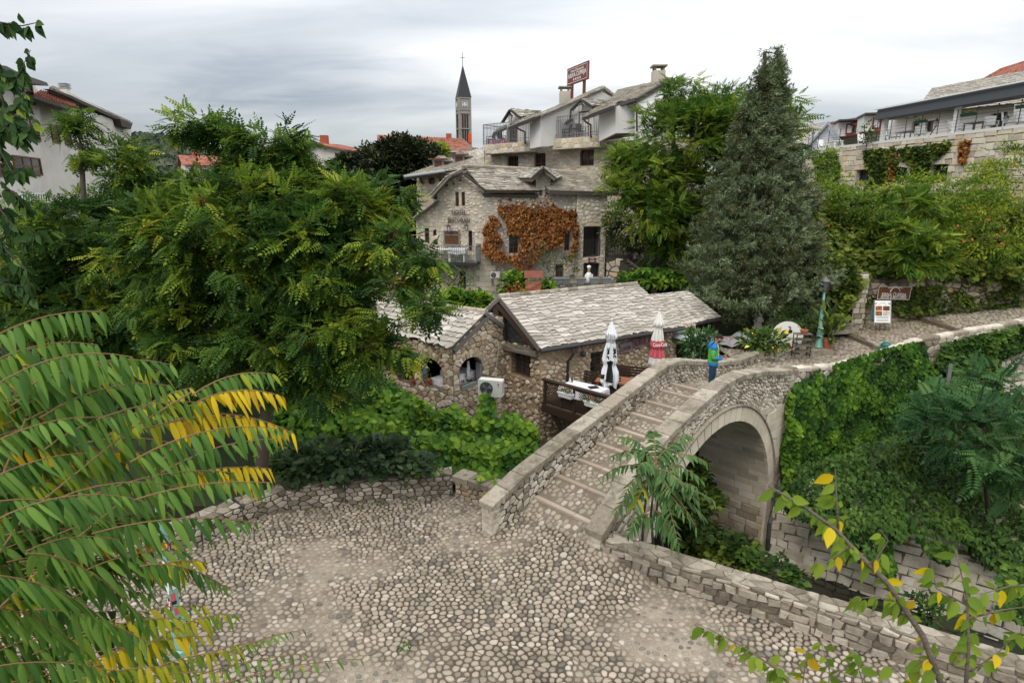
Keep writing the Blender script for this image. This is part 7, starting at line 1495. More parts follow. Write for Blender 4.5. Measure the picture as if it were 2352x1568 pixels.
V = [SP_(c1[0]+r*math.cos(t), c1[1]+r*math.sin(t)*.9, .006) for i in range(n+1) for t in (math.pi*i/n,) for r in (.20+.05*(1-i/n), .27-.0*i)]; g.add(V, [(2*i,2*i+1,2*i+3,2*i+2) for i in range(n)])
V = [SP_(x, c1[1]+.27-.28*abs(x-.02)+q, .006) for x in np.linspace(-.36,.40,9) for q in (0,.03)]; g.add(V, [(2*i,2*i+1,2*i+3,2*i+2) for i in range(8)]); g.build('bridge_emblem', M['whitep'], hs)
for k in range(4): g = MB(); c = ((k-1.5)*.09+.02, h2_*.86); V = [SP_(c[0]+(.035 if i%2==0 else .015)*math.sin(i*math.pi/5), c[1]+(.035 if i%2==0 else .015)*math.cos(i*math.pi/5), .006) for i in range(10)]; g.add(V, [tuple(range(10))]); g.build('star', M['whitep'], hs)
p = at(2019,744,28.2); ab = thing('pavement_board', tuple(p), 'white A-frame menu board with four food pictures on the cobbled path', 'menu board'); W = lambda x, y, z: p + Vector((x+y*.2, y-.05*x, z))
def panel(sg, m, nm): g = MB(); g.hexa([W(-.38,sg*.34,.14),W(.38,sg*.34,.14),W(.38,sg*.34+.03,.14),W(-.38,sg*.34+.03,.14),W(-.36,sg*.02,1.12),W(.36,sg*.02,1.12),W(.36,sg*.02+.03,1.12),W(-.36,sg*.02+.03,1.12)]); return g.build(nm, m, ab)
panel(-1, M['whitep'], 'front_panel'); panel(1, M['bluegreen'], 'rear_panel')
fpn = lambda x, z, h=.008: W(x, -.34+.32*(z-.14)/.98-h, z)
for i, (x, z, c) in enumerate(((-.17,.78,(.30,.09,.03)),(.17,.78,(.12,.05,.02)),(-.17,.55,(.22,.10,.04)),(.17,.55,(.45,.42,.35)))):
    g = MB(); g.add([fpn(x-.15,z-.1),fpn(x+.15,z-.1),fpn(x+.15,z+.1),fpn(x-.15,z+.1)], [(0,1,2,3)]); g.build('food_picture', mat('food_print_%d' % i, [tuple(k*.25 for k in c), c, (min(1,c[0]*2.2),c[1]*1.8,c[2]*1.2)], nscale=14, namt=1.6, bump=0), ab)
g = MB(); 
for z in (.40,.37,.34,.27,.24,.21): g.add([fpn(-.28,z),fpn(.28,z),fpn(.28,z+.012),fpn(-.28,z+.012)], [(0,1,2,3)])
for x in (-.3,.3): g.add([fpn(x-.04,.96),fpn(x+.04,.96),fpn(x+.04,1.02),fpn(x-.04,1.02)], [(0,1,2,3)])
g.tube([fpn(.16*math.cos(t), .93+.09*math.sin(t), .012) for t in np.linspace(0, math.pi, 8)], .006, 3); g.build('print', M['planter'], ab)
for x in (-.37,.37):
    for sg in (-1,1): g = MB(); g.beam(W(x,sg*.38,0), W(x,sg*.02,1.14), .03, .03, up=(1,0,0)); g.build('leg', M['zinc'], ab)
LP0 = at(1880,799,25.6); sl = thing('street_lamp', tuple(LP0), 'pale green fluted street lamp with dark lantern at the bend of the path', 'street lamp'); tp = at(1893,672,25.6); ax = (tp-LP0)
def lath(prof, o_, d, n=8): 
    V = []; d = d.normalized(); x = d.orthogonal().normalized(); y = d.cross(x); V = [o_ + d*z + (x*math.cos(2*math.pi*k/n)+y*math.sin(2*math.pi*k/n))*r for r, z in prof for k in range(n)]; return V, [(i*n+k,i*n+(k+1)%n,(i+1)*n+(k+1)%n,(i+1)*n+k) for i in range(len(prof)-1) for k in range(n)]+[tuple(range(n-1,-1,-1)),tuple((len(prof)-1)*n+k for k in range(n))]
L = ax.length; V, F = lath([(.17,0),(.17,.05),(.14,.08),(.13,.42),(.155,.44),(.155,.48),(.125,.5),(.125,.56),(.15,.58),(.15,.62),(.115,.66),(.07,L*.72),(.09,L*.73),(.09,L*.75),(.06,L*.77),(.05,L*.97),(.075,L*.98),(.06,L)], LP0, ax); mkobj('post', V, F, M['bluegreen'], sl)
V, F = lath([(.10,0),(.12,.04),(.20,.42),(.21,.44)], tp, ax, 6); mkobj('lantern_glass', V, F, mat('smoked_glass', [(.05,.055,.06),(.08,.085,.09)], rough=.3, bump=0), sl); V, F = lath([(.25,.43),(.25,.46),(.10,.60),(.05,.66),(.02,.72)], tp, ax, 6); mkobj('lantern_cap', V, F, mat('lamp_cap', [(.10,.10,.10),(.17,.17,.165)], rough=.6), sl)
g = MB(); d = ax.normalized(); x_ = d.orthogonal().normalized(); y_ = d.cross(x_); [g.beam(tp+(x_*math.cos(t)+y_*math.sin(t))*.125, tp+d*.43+(x_*math.cos(t)+y_*math.sin(t))*.215, .018, .018) for t in np.arange(0,6.2,math.pi/3)]; g.build('lantern_frame', M['metal'], sl)
for i, (t_, c) in enumerate(((.28,'blackp'),(.36,'whitep'),(.44,'red'),(.5,'blackp'),(.6,'whitep'),(.66,'blackp'))): q = LP0+ax*t_+Vector((.03,-.135+.05*t_,0)); g = MB(); g.box(q, (.06,.02,.09), .2); g.build('sticker', M[c], sl)
g = MB(); q = LP0+Vector((-.15,0,-.25)); g.box(q+Vector((.1,0,0)), (1.0,.8,.5), .1); g.box(q+Vector((-.62,-.05,.06)), (.32,.4,.55), .0); tag(g.build('lamp_plinth', M['cap'], None), 'rough stone plinth under the green street lamp', 'plinth')
pot(LP0+Vector((.36,-.05,.0)), .24, .42, 'terracotta pot with a spiky plant leaning on the street lamp', lm='leaf_ivy', n=70, size=.55, rise=.7)
p0_, p1_ = at(416,1500,7.6), at(385,1010,6.6); p0_ = atZ(418,1500,0.0); d = Vector((0,0,1)); q1 = p0_+Vector((0,0,2.9)); nl_ = thing('sticker_lamp_post', tuple(p0_), 'pale green lamp post covered in stickers behind the near foliage', 'lamp post')
V, F = lath([(.15,0),(.15,.12),(.11,.16),(.10,.6),(.13,.62),(.13,.7),(.085,.74),(.055,2.6),(.07,2.65),(.05,3.1)], p0_, d, 10); mkobj('post', V, F, M['bluegreen'], nl_)
rn = random.Random(4)
for k in range(26):
    z = .5+rn.random()*1.9; r = interp(z, [.6,.62,.7,.74,2.6],[.108,.135,.135,.092,.062]); t = -1.57+rn.uniform(-1,1); hh = rn.uniform(.03,.08); V = [p0_+Vector((r*math.cos(t+a), r*math.sin(t+a), z+b)) for a, b in ((-.45,-hh),(-.2,-hh),(.2,-hh),(.45,-hh),(.45,hh),(.2,hh),(-.2,hh),(-.45,hh))]; mkobj('sticker', [v+Vector((math.cos(t),math.sin(t),0))*.004 for v in V], [tuple(range(8))], M[rn.choice(['blackp','whitep','red','flower_yellow','leaf_dark','cream'])], nl_)
c_ = at(1705,795,25.2); wp_ = thing('firewood_stack', (c_.x,c_.y,c_.z-.55), 'stack of split firewood under a grey sheet behind the left parapet', 'firewood'); cutm = mat('cut_wood', [(.20,.10,.045),(.34,.19,.09),(.42,.26,.14)], nscale=12, bump=.2)
ps = []
for j in range(9):
    for i in range(18):
        x, z = c_.x-1.35+.155*i+(.07 if j%2 else 0), c_.z-.75+.125*j
        if j > 5 and (i < 2 or i > 14): continue
        r = random.uniform(.05,.075); n = random.choice((3,4,6)); t0 = random.random()*6; V = [Vector((x+r*math.cos(t0+2*math.pi*k/n), y, z+r*math.sin(t0+2*math.pi*k/n))) for y in (c_.y+random.uniform(-.04,.04), c_.y+.5) for k in range(n)]
        ps.append((V, [tuple(range(n)), tuple(range(2*n-1,n-1,-1))]+[(k,(k+1)%n,n+(k+1)%n,n+k) for k in range(n)], random.random()))
emit('log', ps, cutm, wp_)
V = []; 
for i in range(13):
    for j in range(5): V.append((c_.x-1.5+.24*i, c_.y-.2+.2*j-(.05 if j == 0 else 0), c_.z+.42+.10*math.sin(i*1.1)-.06*abs(i-6)*.5-(.22 if j == 0 else 0)+.03*math.sin(i*2.7+j)))
sh_ = mkobj('grey_sheet', V, [(i*5+j,i*5+5+j,i*5+6+j,i*5+j+1) for i in range(12) for j in range(4)], mat('grey_plastic_sheet', [(.16,.15,.16),(.26,.25,.26)], nscale=5, bump=.5, bscale=8, rough=.4), None); tag(sh_, 'grey plastic sheet draped over the firewood', 'cover'); BASE[sh_.name] = Vector((0,0,0))
q = at(1808,780,24.9); rs = thing('round_sign', tuple(q), 'round white tavern sign with maroon curved letters among the plants', 'sign'); R_ = .62; U_ = Vector((1,-.15,.1)).normalized(); N_ = Vector((-.15,-1,.1)).normalized(); Z_ = U_.cross(N_)*-1; Z_ = Z_ if Z_.z > 0 else -Z_; q = q + Z_*.15
g = MB(); V = [q+U_*(R_*math.cos(t))+Z_*(R_*math.sin(t))+N_*h for h in (0,.04) for t in np.linspace(0,2*math.pi,28,endpoint=False)]; g.add(V, [tuple(range(27,-1,-1)), tuple(range(28,56))]+[(i,(i+1)%28,28+(i+1)%28,28+i) for i in range(28)]); g.build('disc', M['cream'], rs)
for ch_, t in zip('TAURUS', (3.75,4.1,4.45,4.8,5.15,5.5)): text(ch_, .34, M['signred'], q+U_*(.43*math.cos(t))+Z_*(.43*math.sin(t))+N_*.05, U_*math.cos(t-4.71)+Z_*math.sin(t-4.71), Z_*math.cos(t-4.71)-U_*math.sin(t-4.71), rs, name='letter', offset=.01)
g = MB(); g.ball(q+N_*.05+Z_*.12-U_*.08, (.2,.03,.15), 8, 5); g.ball(q+N_*.06+Z_*.2+U_*.12, (.09,.03,.08), 8, 5); g.tube([q+N_*.06+Z_*.25+U_*.08, q+N_*.06+Z_*.36+U_*.14, q+N_*.06+Z_*.42+U_*.06], .02, 4); g.build('bull_head', M['blackp'], rs)
sf = thing('metal_shelf', tuple(at(1842,820,24.3)), 'rusty metal shelf stand with flower pot beside the lamp plinth', 'shelf'); p = at(1842,822,24.3); [ (lambda g: (g.beam(p+Vector((x,y,0)), p+Vector((x,y,1.0)), .03, .03, up=(1,0,0)), g.build('leg', M['metal'], sf)))(MB()) for x in (-.3,.3) for y in (0,.3)]
for z in (.25,.5,.75,.98): g = MB(); g.box(p+Vector((0,.15,z)), (.66,.34,.03)); g.build('shelf_board', M['greywood'], sf)
pot(p+Vector((0,.1,1.0)), .16, .16, 'small flower pot on the metal shelf stand', n=30, size=.12)
u3 = at(1742,728,27.5); parasol((u3.x,u3.y), u3.z+.3, u3.z-1.6, .9, 'closed white and red parasol half hidden below the conifer', lambda t, k, rn: 2 if (.25 < k < .55 and t > .35) else 4, .36)
A, B_ = at(1828,838,25.0), at(1846,815,26); g = MB(); g.beam(A+Vector((0,0,.0)), B_+Vector((.3,0,.02)), .14, .02); tag(g.build('drain_channel', M['zinc'], None), 'narrow metal drain channel between parapet end and lamp plinth', 'drain')
q = at(2035,797,24.6); g = MB(); g.lathe(q-Vector((0,0,.15)), [(.26,0),(.26,.12),(.2,.16),(.2,.26),(.12,.36),(.03,.38)], 14); tag(g.build('green_valve_cover', mat('green_enamel', [(.02,.10,.09),(.03,.15,.13)], bump=0, rough=.3), None), 'rounded dark green valve cover on the path edge by the ivy', 'valve cover')
g = MB(); g.tube([at(1773,1188,17.0), at(1768,1200,16.9), at(1765,1235,16.9), at(1763,1262,17.0)], .06, 8); tag(g.build('drain_hose', M['metal'], None), 'black drain hose running down beside the arch pier foot', 'hose')
g = MB(); g.tube([at(2183,838,22.2), at(2178,870,21.6), at(2168,905,21.3), at(2155,935,21)], .08, 8); tag(g.build('drain_hose', M['metal'], None), 'curved black hose on the bare stones between the ivy curtains', 'hose')
PB = Vector((5.93,16.96,zg(6.77)+.03)); man = thing('person', tuple(PB), 'man in a green and blue hooded jacket looking down at his phone on the bridge', 'person'); FW_ = Vector((1,-.28,0)).normalized(); LW_ = Vector((-FW_.y, FW_.x, 0))
def Wp(x, y, z): return PB + FW_*x + LW_*y + Vector((0,0,z))
skin = mat('skin', [(.36,.18,.11),(.42,.22,.14)], bump=0, rough=.6); grn = mat('green_jacket', [(.06,.28,.05),(.10,.38,.07)], nscale=5, bump=.2, bscale=12); blu = mat('blue_jacket', [(.015,.13,.36),(.02,.18,.45)], nscale=5, bump=.2, bscale=12); yel = mat('yellow_shirt', [(.60,.42,.03),(.68,.50,.05)], bump=.1); nav = mat('navy_trousers', [(.008,.035,.07),(.014,.055,.10)], nscale=6, bump=.3, bscale=14)
def loft(name, secs, m, parent, n=14, cap=True, part=None):
    """secs: (x,y,z, rx forward, ry sideways, tilt direction optional)"""
    V = []; 
    for i, s_ in enumerate(secs):
        c = Vector(s_[:3]); a = Vector(secs[max(i-1,0)][:3]); b = Vector(secs[min(i+1,len(secs)-1)][:3]); d = (b-a).normalized(); x = Vector((0,1,0)).cross(d); x = x.normalized() if x.length > .2 else Vector((1,0,0)); y = d.cross(x)
        for k in range(n): t = 2*math.pi*k/n; V.append(Wp(*(c + x*s_[3]*math.cos(t) + y*s_[4]*math.sin(t))))
    F = [(i*n+k,i*n+(k+1)%n,(i+1)*n+(k+1)%n,(i+1)*n+k) for i in range(len(secs)-1) for k in range(n)]
    if cap: F += [tuple(range(n-1,-1,-1)), tuple((len(secs)-1)*n+k for k in range(n))]
    return mkobj(name, V, F, m, parent, None, True)
jn = [((0,0,.93),.11),((.0,.1,.88),.085),((.03,.11,.48),.06),((0,.12,.08),.045),((.16,.13,.03),.04),((.0,-.1,.88),.085),((-.02,-.11,.48),.06),((-.06,-.12,.08),.045),((.1,-.13,.03),.04),((.0,0,1.15),.12),((.0,0,1.38),.115),((.03,0,1.50),.055),((.075,0,1.60),.075),((.10,0,1.67),.095),((.09,0,1.74),.07),
      ((-.01,.18,1.41),.055),((-.04,.25,1.14),.043),((.20,.12,1.09),.032),((.28,.07,1.12),.03),((-.01,-.18,1.41),.055),((-.03,-.25,1.14),.043),((.22,-.12,1.09),.032),((.30,-.06,1.12),.03)]
ed = [(0,1),(1,2),(2,3),(3,4),(0,5),(5,6),(6,7),(7,8),(0,9),(9,10),(10,11),(11,12),(12,13),(13,14),(10,15),(15,16),(16,17),(17,18),(10,19),(19,20),(20,21),(21,22)]
me = bpy.data.meshes.new('body'); me.from_pydata([Wp(*p)-PB for p, r in jn], ed, []); me.materials.append(skin); bo = bpy.data.objects.new('body', me); COL.objects.link(bo); bo.parent = man; BASE[bo.name] = PB
sk_ = bo.modifiers.new('skin', 'SKIN'); sk_.use_smooth_shade = True
for v, (p, r) in zip(me.skin_vertices[0].data, jn): v.radius = (r*.85, r*.85)
me.skin_vertices[0].data[0].use_root = True; bo.modifiers.new('sub', 'SUBSURF').levels = 2; bo.modifiers['sub'].render_levels = 2
for sg, hx in ((1,.28),(-1,.30)):
    y0 = .07 if sg > 0 else -.06
    for k in range(4): # curled fingers and thumb round the phone
        g = MB(); b_ = (hx+.012*k, y0*.9, 1.135-.018*k); g.tube([Wp(*b_), Wp(b_[0]+.045, b_[1]*.75, b_[2]+.01), Wp(b_[0]+.06, b_[1]*.35, b_[2]+.022), Wp(b_[0]+.05, b_[1]*.2, b_[2]+.035)], [.011,.010,.009,.007], 6); g.build('finger', skin, bo, True)
    g = MB(); g.tube([Wp(hx,y0,1.14), Wp(hx+.03,y0*.6,1.175), Wp(hx+.06,y0*.35,1.18)], [.013,.012,.009], 6); g.build('thumb', skin, bo, True)
g = MB(); g.hexa([Wp(x,y,z) for x,y,z in ((.31,-.04,1.135),(.39,-.04,1.19),(.39,.04,1.19),(.31,.04,1.135),(.305,-.04,1.145),(.385,-.04,1.20),(.385,.04,1.20),(.305,.04,1.145))]); g_ = g.build('phone', M['blackp'], None); tag(g_, 'black phone held in both hands of the man on the bridge', 'phone')
for sg, lx in ((1,.03),(-1,-.02)): loft('trouser_leg', [(0,sg*.09,.98,.12,.10),(.01,sg*.1,.85,.11,.095),(lx,sg*.11,.5,.078,.075),(lx*.5,sg*.12,.12,.062,.06),(lx*.5,sg*.12,.07,.062,.06)], nav, man)
loft('trouser_seat', [(0,0,.80,.10,.14),(0,0,.9,.125,.175),(0,0,1.03,.12,.165)], nav, man)
for sg, lx in ((1,0),(-1,-.05)): loft('shoe', [(lx-.08,sg*.12,.05,.05,.045),(lx+.02,sg*.12,.055,.055,.05),(lx+.12,sg*.125,.04,.04,.05),(lx+.19,sg*.125,.03,.025,.035)], M['blackp'], man)
loft('shirt', [(.02,0,.95,.115,.15),(.02,0,1.15,.115,.15),(.025,0,1.35,.12,.16),(.03,0,1.46,.08,.10)], yel, man)
def jk(name, zs, m, open_=.55):
    n = 22; V = []
    for z, rx, ry, cx_ in zs:
        for k in range(n+1): t = open_ + (2*math.pi-2*open_)*k/n; V.append(Wp(cx_+rx*math.cos(t), ry*math.sin(t), z))
    return mkobj(name, V, [(i*(n+1)+k,i*(n+1)+k+1,(i+1)*(n+1)+k+1,(i+1)*(n+1)+k) for i in range(len(zs)-1) for k in range(n)], m, man, None, True)
jk('jacket_hem', [(.88,.165,.205,0),(.93,.163,.203,0),(.97,.16,.20,0)], blu, .42); jk('jacket', [(.965,.162,.202,0),(1.05,.158,.198,0),(1.2,.15,.195,-.005),(1.38,.147,.20,-.01)], grn, .5); jk('jacket_yoke', [(1.375,.152,.202,-.01),(1.42,.14,.20,-.01),(1.48,.10,.13,0),(1.53,.07,.075,.01)], blu, .62)
for sg in (1,-1):
    loft('sleeve', [(-.01,sg*.15,1.42,.075,.075),(-.015,sg*.2,1.38,.075,.07),(-.03,sg*.24,1.25,.065,.062),(-.04,sg*.26,1.14,.06,.058),(.03,sg*.225,1.11,.055,.055)], grn, man); loft('sleeve_cuff', [(.0,sg*.235,1.115,.056,.056),(.1,sg*.19,1.10,.052,.05),(.2,sg*.125,1.09,.042,.042),(.24,sg*.10,1.095,.036,.036)], blu, man); loft('shoulder_panel', [(-.01,sg*.10,1.46,.06,.07),(-.01,sg*.19,1.43,.078,.07),(-.015,sg*.225,1.36,.074,.06)], blu, man)
loft('hood', [(-.12,0,1.36,.03,.10),(-.13,0,1.45,.05,.12),(-.08,0,1.54,.04,.11),(-.03,0,1.57,.02,.09)], blu, man)
g = MB(); [g.tube([Wp(.157*math.cos(t)+.0, .2*math.sin(t), .88), Wp(.15*math.cos(t), .197*math.sin(t), 1.2), Wp(.09,.07*(1 if t > 0 else -1),1.5)], .008, 4) for t in (.46,-.46)]; g.build('zip', M['whitep'], man)
hair = mat('dark_hair', [(.012,.008,.006),(.03,.02,.014)], bump=.6, bscale=60)
HC = Vector((.105,0,1.665)); tl = .55
def Hp(x, y, z): return Wp(HC.x + x*math.cos(tl) + z*math.sin(tl), y, HC.z - x*math.sin(tl) + z*math.cos(tl))
def hell(name, c, r, m, cond=None, n=14, mm=10, parent=man):
    V = []; F = []
    for i in range(mm+1):
        a = -math.pi/2+math.pi*i/mm
        for k in range(n): t = 2*math.pi*k/n; V.append(Hp(c[0]+r[0]*math.cos(a)*math.cos(t), c[1]+r[1]*math.cos(a)*math.sin(t), c[2]+r[2]*math.sin(a)))
    for i in range(mm):
        for k in range(n):
            a = -math.pi/2+math.pi*(i+.5)/mm; t = 2*math.pi*(k+.5)/n
            if cond is None or cond(math.cos(a)*math.cos(t), math.cos(a)*math.sin(t), math.sin(a)): F.append((i*n+k,i*n+(k+1)%n,(i+1)*n+(k+1)%n,(i+1)*n+k))
    return mkobj(name, V, F, m, parent, None, True)
hd = hell('head', (0,0,0), (.098,.078,.118), skin); hell('hair', (-.008,0,.012), (.106,.086,.122), hair, lambda x, y, z: (z > .35 and x < .75) or (x < .05 and z > -.45)); hell('beard', (.006,0,-.008), (.100,.080,.120), hair, lambda x, y, z: z < -.35 and x > .05)
hell('nose', (.103,0,-.01), (.022,.014,.024), skin); [hell('ear', (0,s_*.08,-.005), (.02,.012,.032), skin) for s_ in (1,-1)]; [hell('eye', (.088,s_*.032,.018), (.012,.014,.010), M['blackp']) for s_ in (1,-1)]; [hell('eyebrow', (.094,s_*.034,.038), (.008,.02,.006), hair) for s_ in (1,-1)]; hell('mouth', (.095,0,-.055), (.008,.024,.006), M['red'])
g = MB(); [g.tube([Hp(.09*math.cos(t),.082*math.sin(t),.075) for t in np.linspace(-1.6,1.6,9)], .008, 5)]; [g.ball(Hp(.085,s_*.035,.08), .022, 8, 5) for s_ in (1,-1)]; tag(g.build('sunglasses', M['blackp'], None), "dark sunglasses pushed up on the man's head", 'sunglasses')
M.update(
 locust=leafmat('locust_leaf', [(.020,.052,.014),(.045,.105,.022),(.09,.17,.026),(.20,.29,.03),(.44,.40,.035)], trans=.35),
 ail=leafmat('ailanthus_leaf', [(.035,.09,.015),(.10,.19,.024),(.22,.30,.035),(.38,.40,.04)], trans=.35),
 ail_dark=leafmat('ailanthus_leaf_deep', [(.018,.06,.022),(.042,.11,.034),(.08,.165,.045),(.12,.20,.06)], trans=.3),
 fir=leafmat('conifer_spray', [(.10,.078,.03),(.095,.125,.055),(.155,.20,.10),(.25,.32,.19)], trans=.1, rough=.7),
 pod=leafmat('seed_pod', [(.11,.03,.015),(.20,.065,.03)], trans=.1, rough=.7),
 oakdark=leafmat('evergreen_leaf', [(.010,.016,.007),(.022,.032,.012),(.045,.055,.02),(.085,.085,.03)], trans=.1),
 pome=leafmat('pomegranate_leaf', [(.06,.13,.018),(.15,.25,.025),(.32,.38,.035),(.50,.46,.035)], trans=.35),
 near_green=leafmat('near_leaflet', [(.035,.10,.018),(.085,.18,.028),(.16,.28,.045)], trans=.3, rough=.4),
 near_mix=leafmat('turning_leaflet', [(.10,.19,.02),(.24,.30,.02),(.40,.34,.02)], trans=.35, rough=.45),
 near_yellow=leafmat('yellow_leaflet', [(.36,.22,.015),(.60,.44,.015),(.66,.50,.02)], trans=.35, rough=.45),
)
PIN = tpl_pinnate(5, .36, .20, .3); PIN2 = tpl_pinnate(7, .34, .15, .28); PIV = tpl_ivy(); QD = tpl_quad(.6)
def tree(name, label, cat, specs, m, per, size, tpl, trunk, clump_r=.4, nclump=60, shell=.5, r0=.16, every=2, droop=.0, group=None, tj=.25, extra=None, bark=None):
    root = thing(name, tuple(trunk[0]), label, cat, group); P, D, T, CC = blobs(specs, per, clump_r, shell, nclump); n = len(P)
    D = D + RNG.normal(0, .8, D.shape)*[1,1,.6]; D[:, 2] -= droop
    t = np.clip(T*.72 + RNG.normal(0, tj*.5, n) + .06, 0, 1)
    if extra: t = extra(P, t)
    leaves('crown', P, D, size*RNG.uniform(.7, 1.25, n), t, tpl, m, root); limbs(trunk, CC, root, bark, r0, every=every); return root, P, D, CC
sp = [(560,560,13,200,150,1.6),(400,600,13.5,140,150,1.6),(740,600,13,125,130,1.5),(640,450,13.5,110,60,1.1),(810,500,13.2,95,70,1.0),(885,450,13.4,50,38,.5),(450,292,13.2,52,30,.4),(520,320,13.2,60,30,.5),(620,335,13.4,95,38,.7),(690,355,13.4,45,28,.4),(590,390,13.5,60,26,.6),(670,410,13.5,60,30,.6),
      (890,565,12.4,70,38,.8),(975,590,12.2,48,20,.4),(930,650,12,48,26,.5),(985,715,11.6,20,24,.25),(770,740,12.5,95,100,1.2),(850,805,12.2,42,60,.5),(912,790,12.4,26,48,.3),(640,780,13,130,120,1.3),(470,770,13.5,120,110,1.3),(740,880,12.5,60,50,.6),(480,450,13.5,60,50,.7)]
tr0 = [at(600,1120,14.2), at(605,1000,14.0), at(640,800,13.8), at(620,620,13.6), at(600,470,13.5)]
lo_, P, D, CC = tree('locust_tree', 'large locust tree with feathery green and yellow leaves filling the left middle of the view', 'tree', sp, M['locust'], 31, .27, PIN, tr0, .31, 58, .35, .17, 2, .25)
k = RNG.choice(len(CC), 120); Pp = np.repeat(CC[k], 9, 0) + RNG.normal(0, .09, (len(k)*9, 3)); leaves('seed_pods', Pp, RNG.normal(0,.25,(len(Pp),3))+[0,0,-1], .12, RNG.random(len(Pp)), tpl_quad(.25), M['pod'], lo_)
sp = [(190,525,16,110,70,1.5),(100,620,16,110,90,1.6),(260,600,16,120,120,1.6),(185,330,16,34,56,.4),(175,280,16,18,22,.25),(275,400,16,50,36,.6),(310,360,16,24,26,.4),(70,520,16,50,40,.8),(230,740,16,140,90,1.5),(60,700,15.5,90,80,1.2),(350,460,16,60,60,.8),(330,720,16,80,90,1.0)]
l2, P, D, CC = tree('locust_tree', 'smaller locust tree with tall thin top before the white house at the left', 'tree', sp, M['locust'], 30, .28, PIN, [at(230,1000,16), at(225,760,16), at(195,520,16), at(186,330,16)], .42, 40, .35, .12, 2, .2)
k = RNG.choice(len(CC), 60); Pp = np.repeat(CC[k], 8, 0) + RNG.normal(0, .09, (len(k)*8, 3)); leaves('seed_pods', Pp, RNG.normal(0,.25,(len(Pp),3))+[0,0,-1], .12, RNG.random(len(Pp)), tpl_quad(.25), M['pod'], l2)
tree('bank_tree', 'dark broadleaf tree on the bank behind the locust trees at the left', 'tree', [(150,760,21,220,130,2.5),(420,740,22,260,160,2.5),(330,860,19,340,90,2)], M['leaf_green'], 40, .26, tpl_leaf(.55), [at(300,980,21), at(300,850,21), at(290,700,21)], .6, 13, .4, .14, 3)
tree('bank_tree', 'dark broadleaf tree on the bank left of the annex roof', 'tree', [(700,740,24,130,70,2.5),(600,640,26,160,80,2.5),(780,860,19,80,60,1.2)], M['leaf_green'], 40, .26, tpl_leaf(.55), [at(680,900,24), at(690,800,24), at(680,700,24)], .6, 13, .4, .14, 3)
tree('slope_tree', 'deep green tree below the distant white houses', 'tree', [(480,490,48,200,70,5),(330,500,44,160,60,4),(640,470,50,130,50,5)], M['leaf_green'], 60, .5, tpl_leaf(.6), [at(450,620,46), at(450,560,46), at(450,500,46)], 1.3, 4, .4, .25, 3)
tree('slope_tree', 'dark green tree between the locust crown and the round evergreen', 'tree', [(780,470,42,70,80,3),(720,450,50,60,45,3),(830,600,38,60,90,2)], M['leaf_green'], 60, .45, tpl_leaf(.6), [at(790,660,40), at(790,580,40), at(790,500,40)], 1.1, 5, .4, .2, 3)
tree('round_evergreen', 'dense round dark olive evergreen left of the old stone house', 'tree', [(925,380,47,68,58,2.4),(965,372,48,45,45,2),(870,430,46,60,75,2.5),(900,520,46,75,90,2.5),(855,370,47,30,30,1.2),(800,390,48,36,30,1.5)], M['oakdark'], 80, .32, QD, [at(905,640,46), at(905,520,46), at(920,400,46)], .75, 22, .75, .3, 3)
tree('yellow_shrub', 'yellow-leaved shrub between the round evergreen and the church hall', 'shrub', [(1008,352,56,14,18,1)], M['pome'], 60, .4, tpl_leaf(.5), [at(1008,400,56), at(1008,380,56), at(1008,360,56)], .5, 40, .5, .1, 2)
tree('tree_of_heaven', 'tall yellow-green tree of heaven in front of the upper hotel end', 'tree', [(1560,330,33,100,90,2.4),(1470,400,32.5,65,60,2),(1620,270,33.5,70,50,1.6),(1535,225,33,22,45,.7),(1580,205,34,34,24,.7),(1440,365,32,40,30,1),(1650,230,34.5,46,26,1),(1590,440,33,90,60,2),(1500,480,32,70,50,1.6),(1425,440,31.5,30,30,.8),(1530,560,33,40,40,1.2)], M['ail'], 26, .46, PIN2, [at(1560,640,33.5), at(1560,520,33.5), at(1550,400,33.5), at(1545,260,33.5)], .8, 15, .45, .2, 1, .05)
tree('dark_evergreen_shrub', 'dark evergreen thicket with small orange fruit above the stair wall', 'shrub', [(1470,520,35,80,55,2),(1560,560,34.5,60,60,1.8),(1630,520,36,80,90,2),(1590,600,33.5,50,40,1.2)], M['leaf_ivy'], 90, .22, tpl_leaf(.5), [at(1540,660,35), at(1540,600,35), at(1530,520,35)], .6, 14, .7, .1, 3)
tree('tree_of_heaven', 'yellowing tree of heaven behind the conifer top', 'tree', [(1700,300,31.5,60,60,1.5),(1790,330,32,35,70,1.2),(1810,240,32,22,20,.6)], M['ail'], 12, .75, PIN2, [at(1720,600,32), at(1720,450,32), at(1740,330,32)], .7, 15, .45, .14, 1, .25)
fc = thing('conifer', tuple(at(1735,742,27)), 'tall blue-green conifer with two pointed tops beside the tavern roof', 'tree'); PP, TT, DD = [], [], []
prof_y = [112,150,200,260,300,360,420,500,560,620,680,728]; prof_r = [1,6,19,36,50,66,86,110,126,140,142,112]
g_ = RNG
for k in range(1250):
    y = 112+616*g_.random()**.62; r = np.interp(y, prof_y, prof_r); cx = np.interp(y, [112,200,740],[1757,1755,1733]); th_ = g_.uniform(0, 2*math.pi); rr = r*(.5+.5*g_.random()**.4)*g_.uniform(.80,1.16)*(1+.13*math.sin(y*.075+th_*2)+.10*math.sin(y*.23+th_*4))
    base = at(cx, y, 28.4); PP.append(base + Vector((rr*28.4/FPX*math.cos(th_), rr*28.4/FPX*math.sin(th_)*.95, g_.uniform(-.1,.1)))); DD.append((math.cos(th_), math.sin(th_), .38)); TT.append(g_.random())
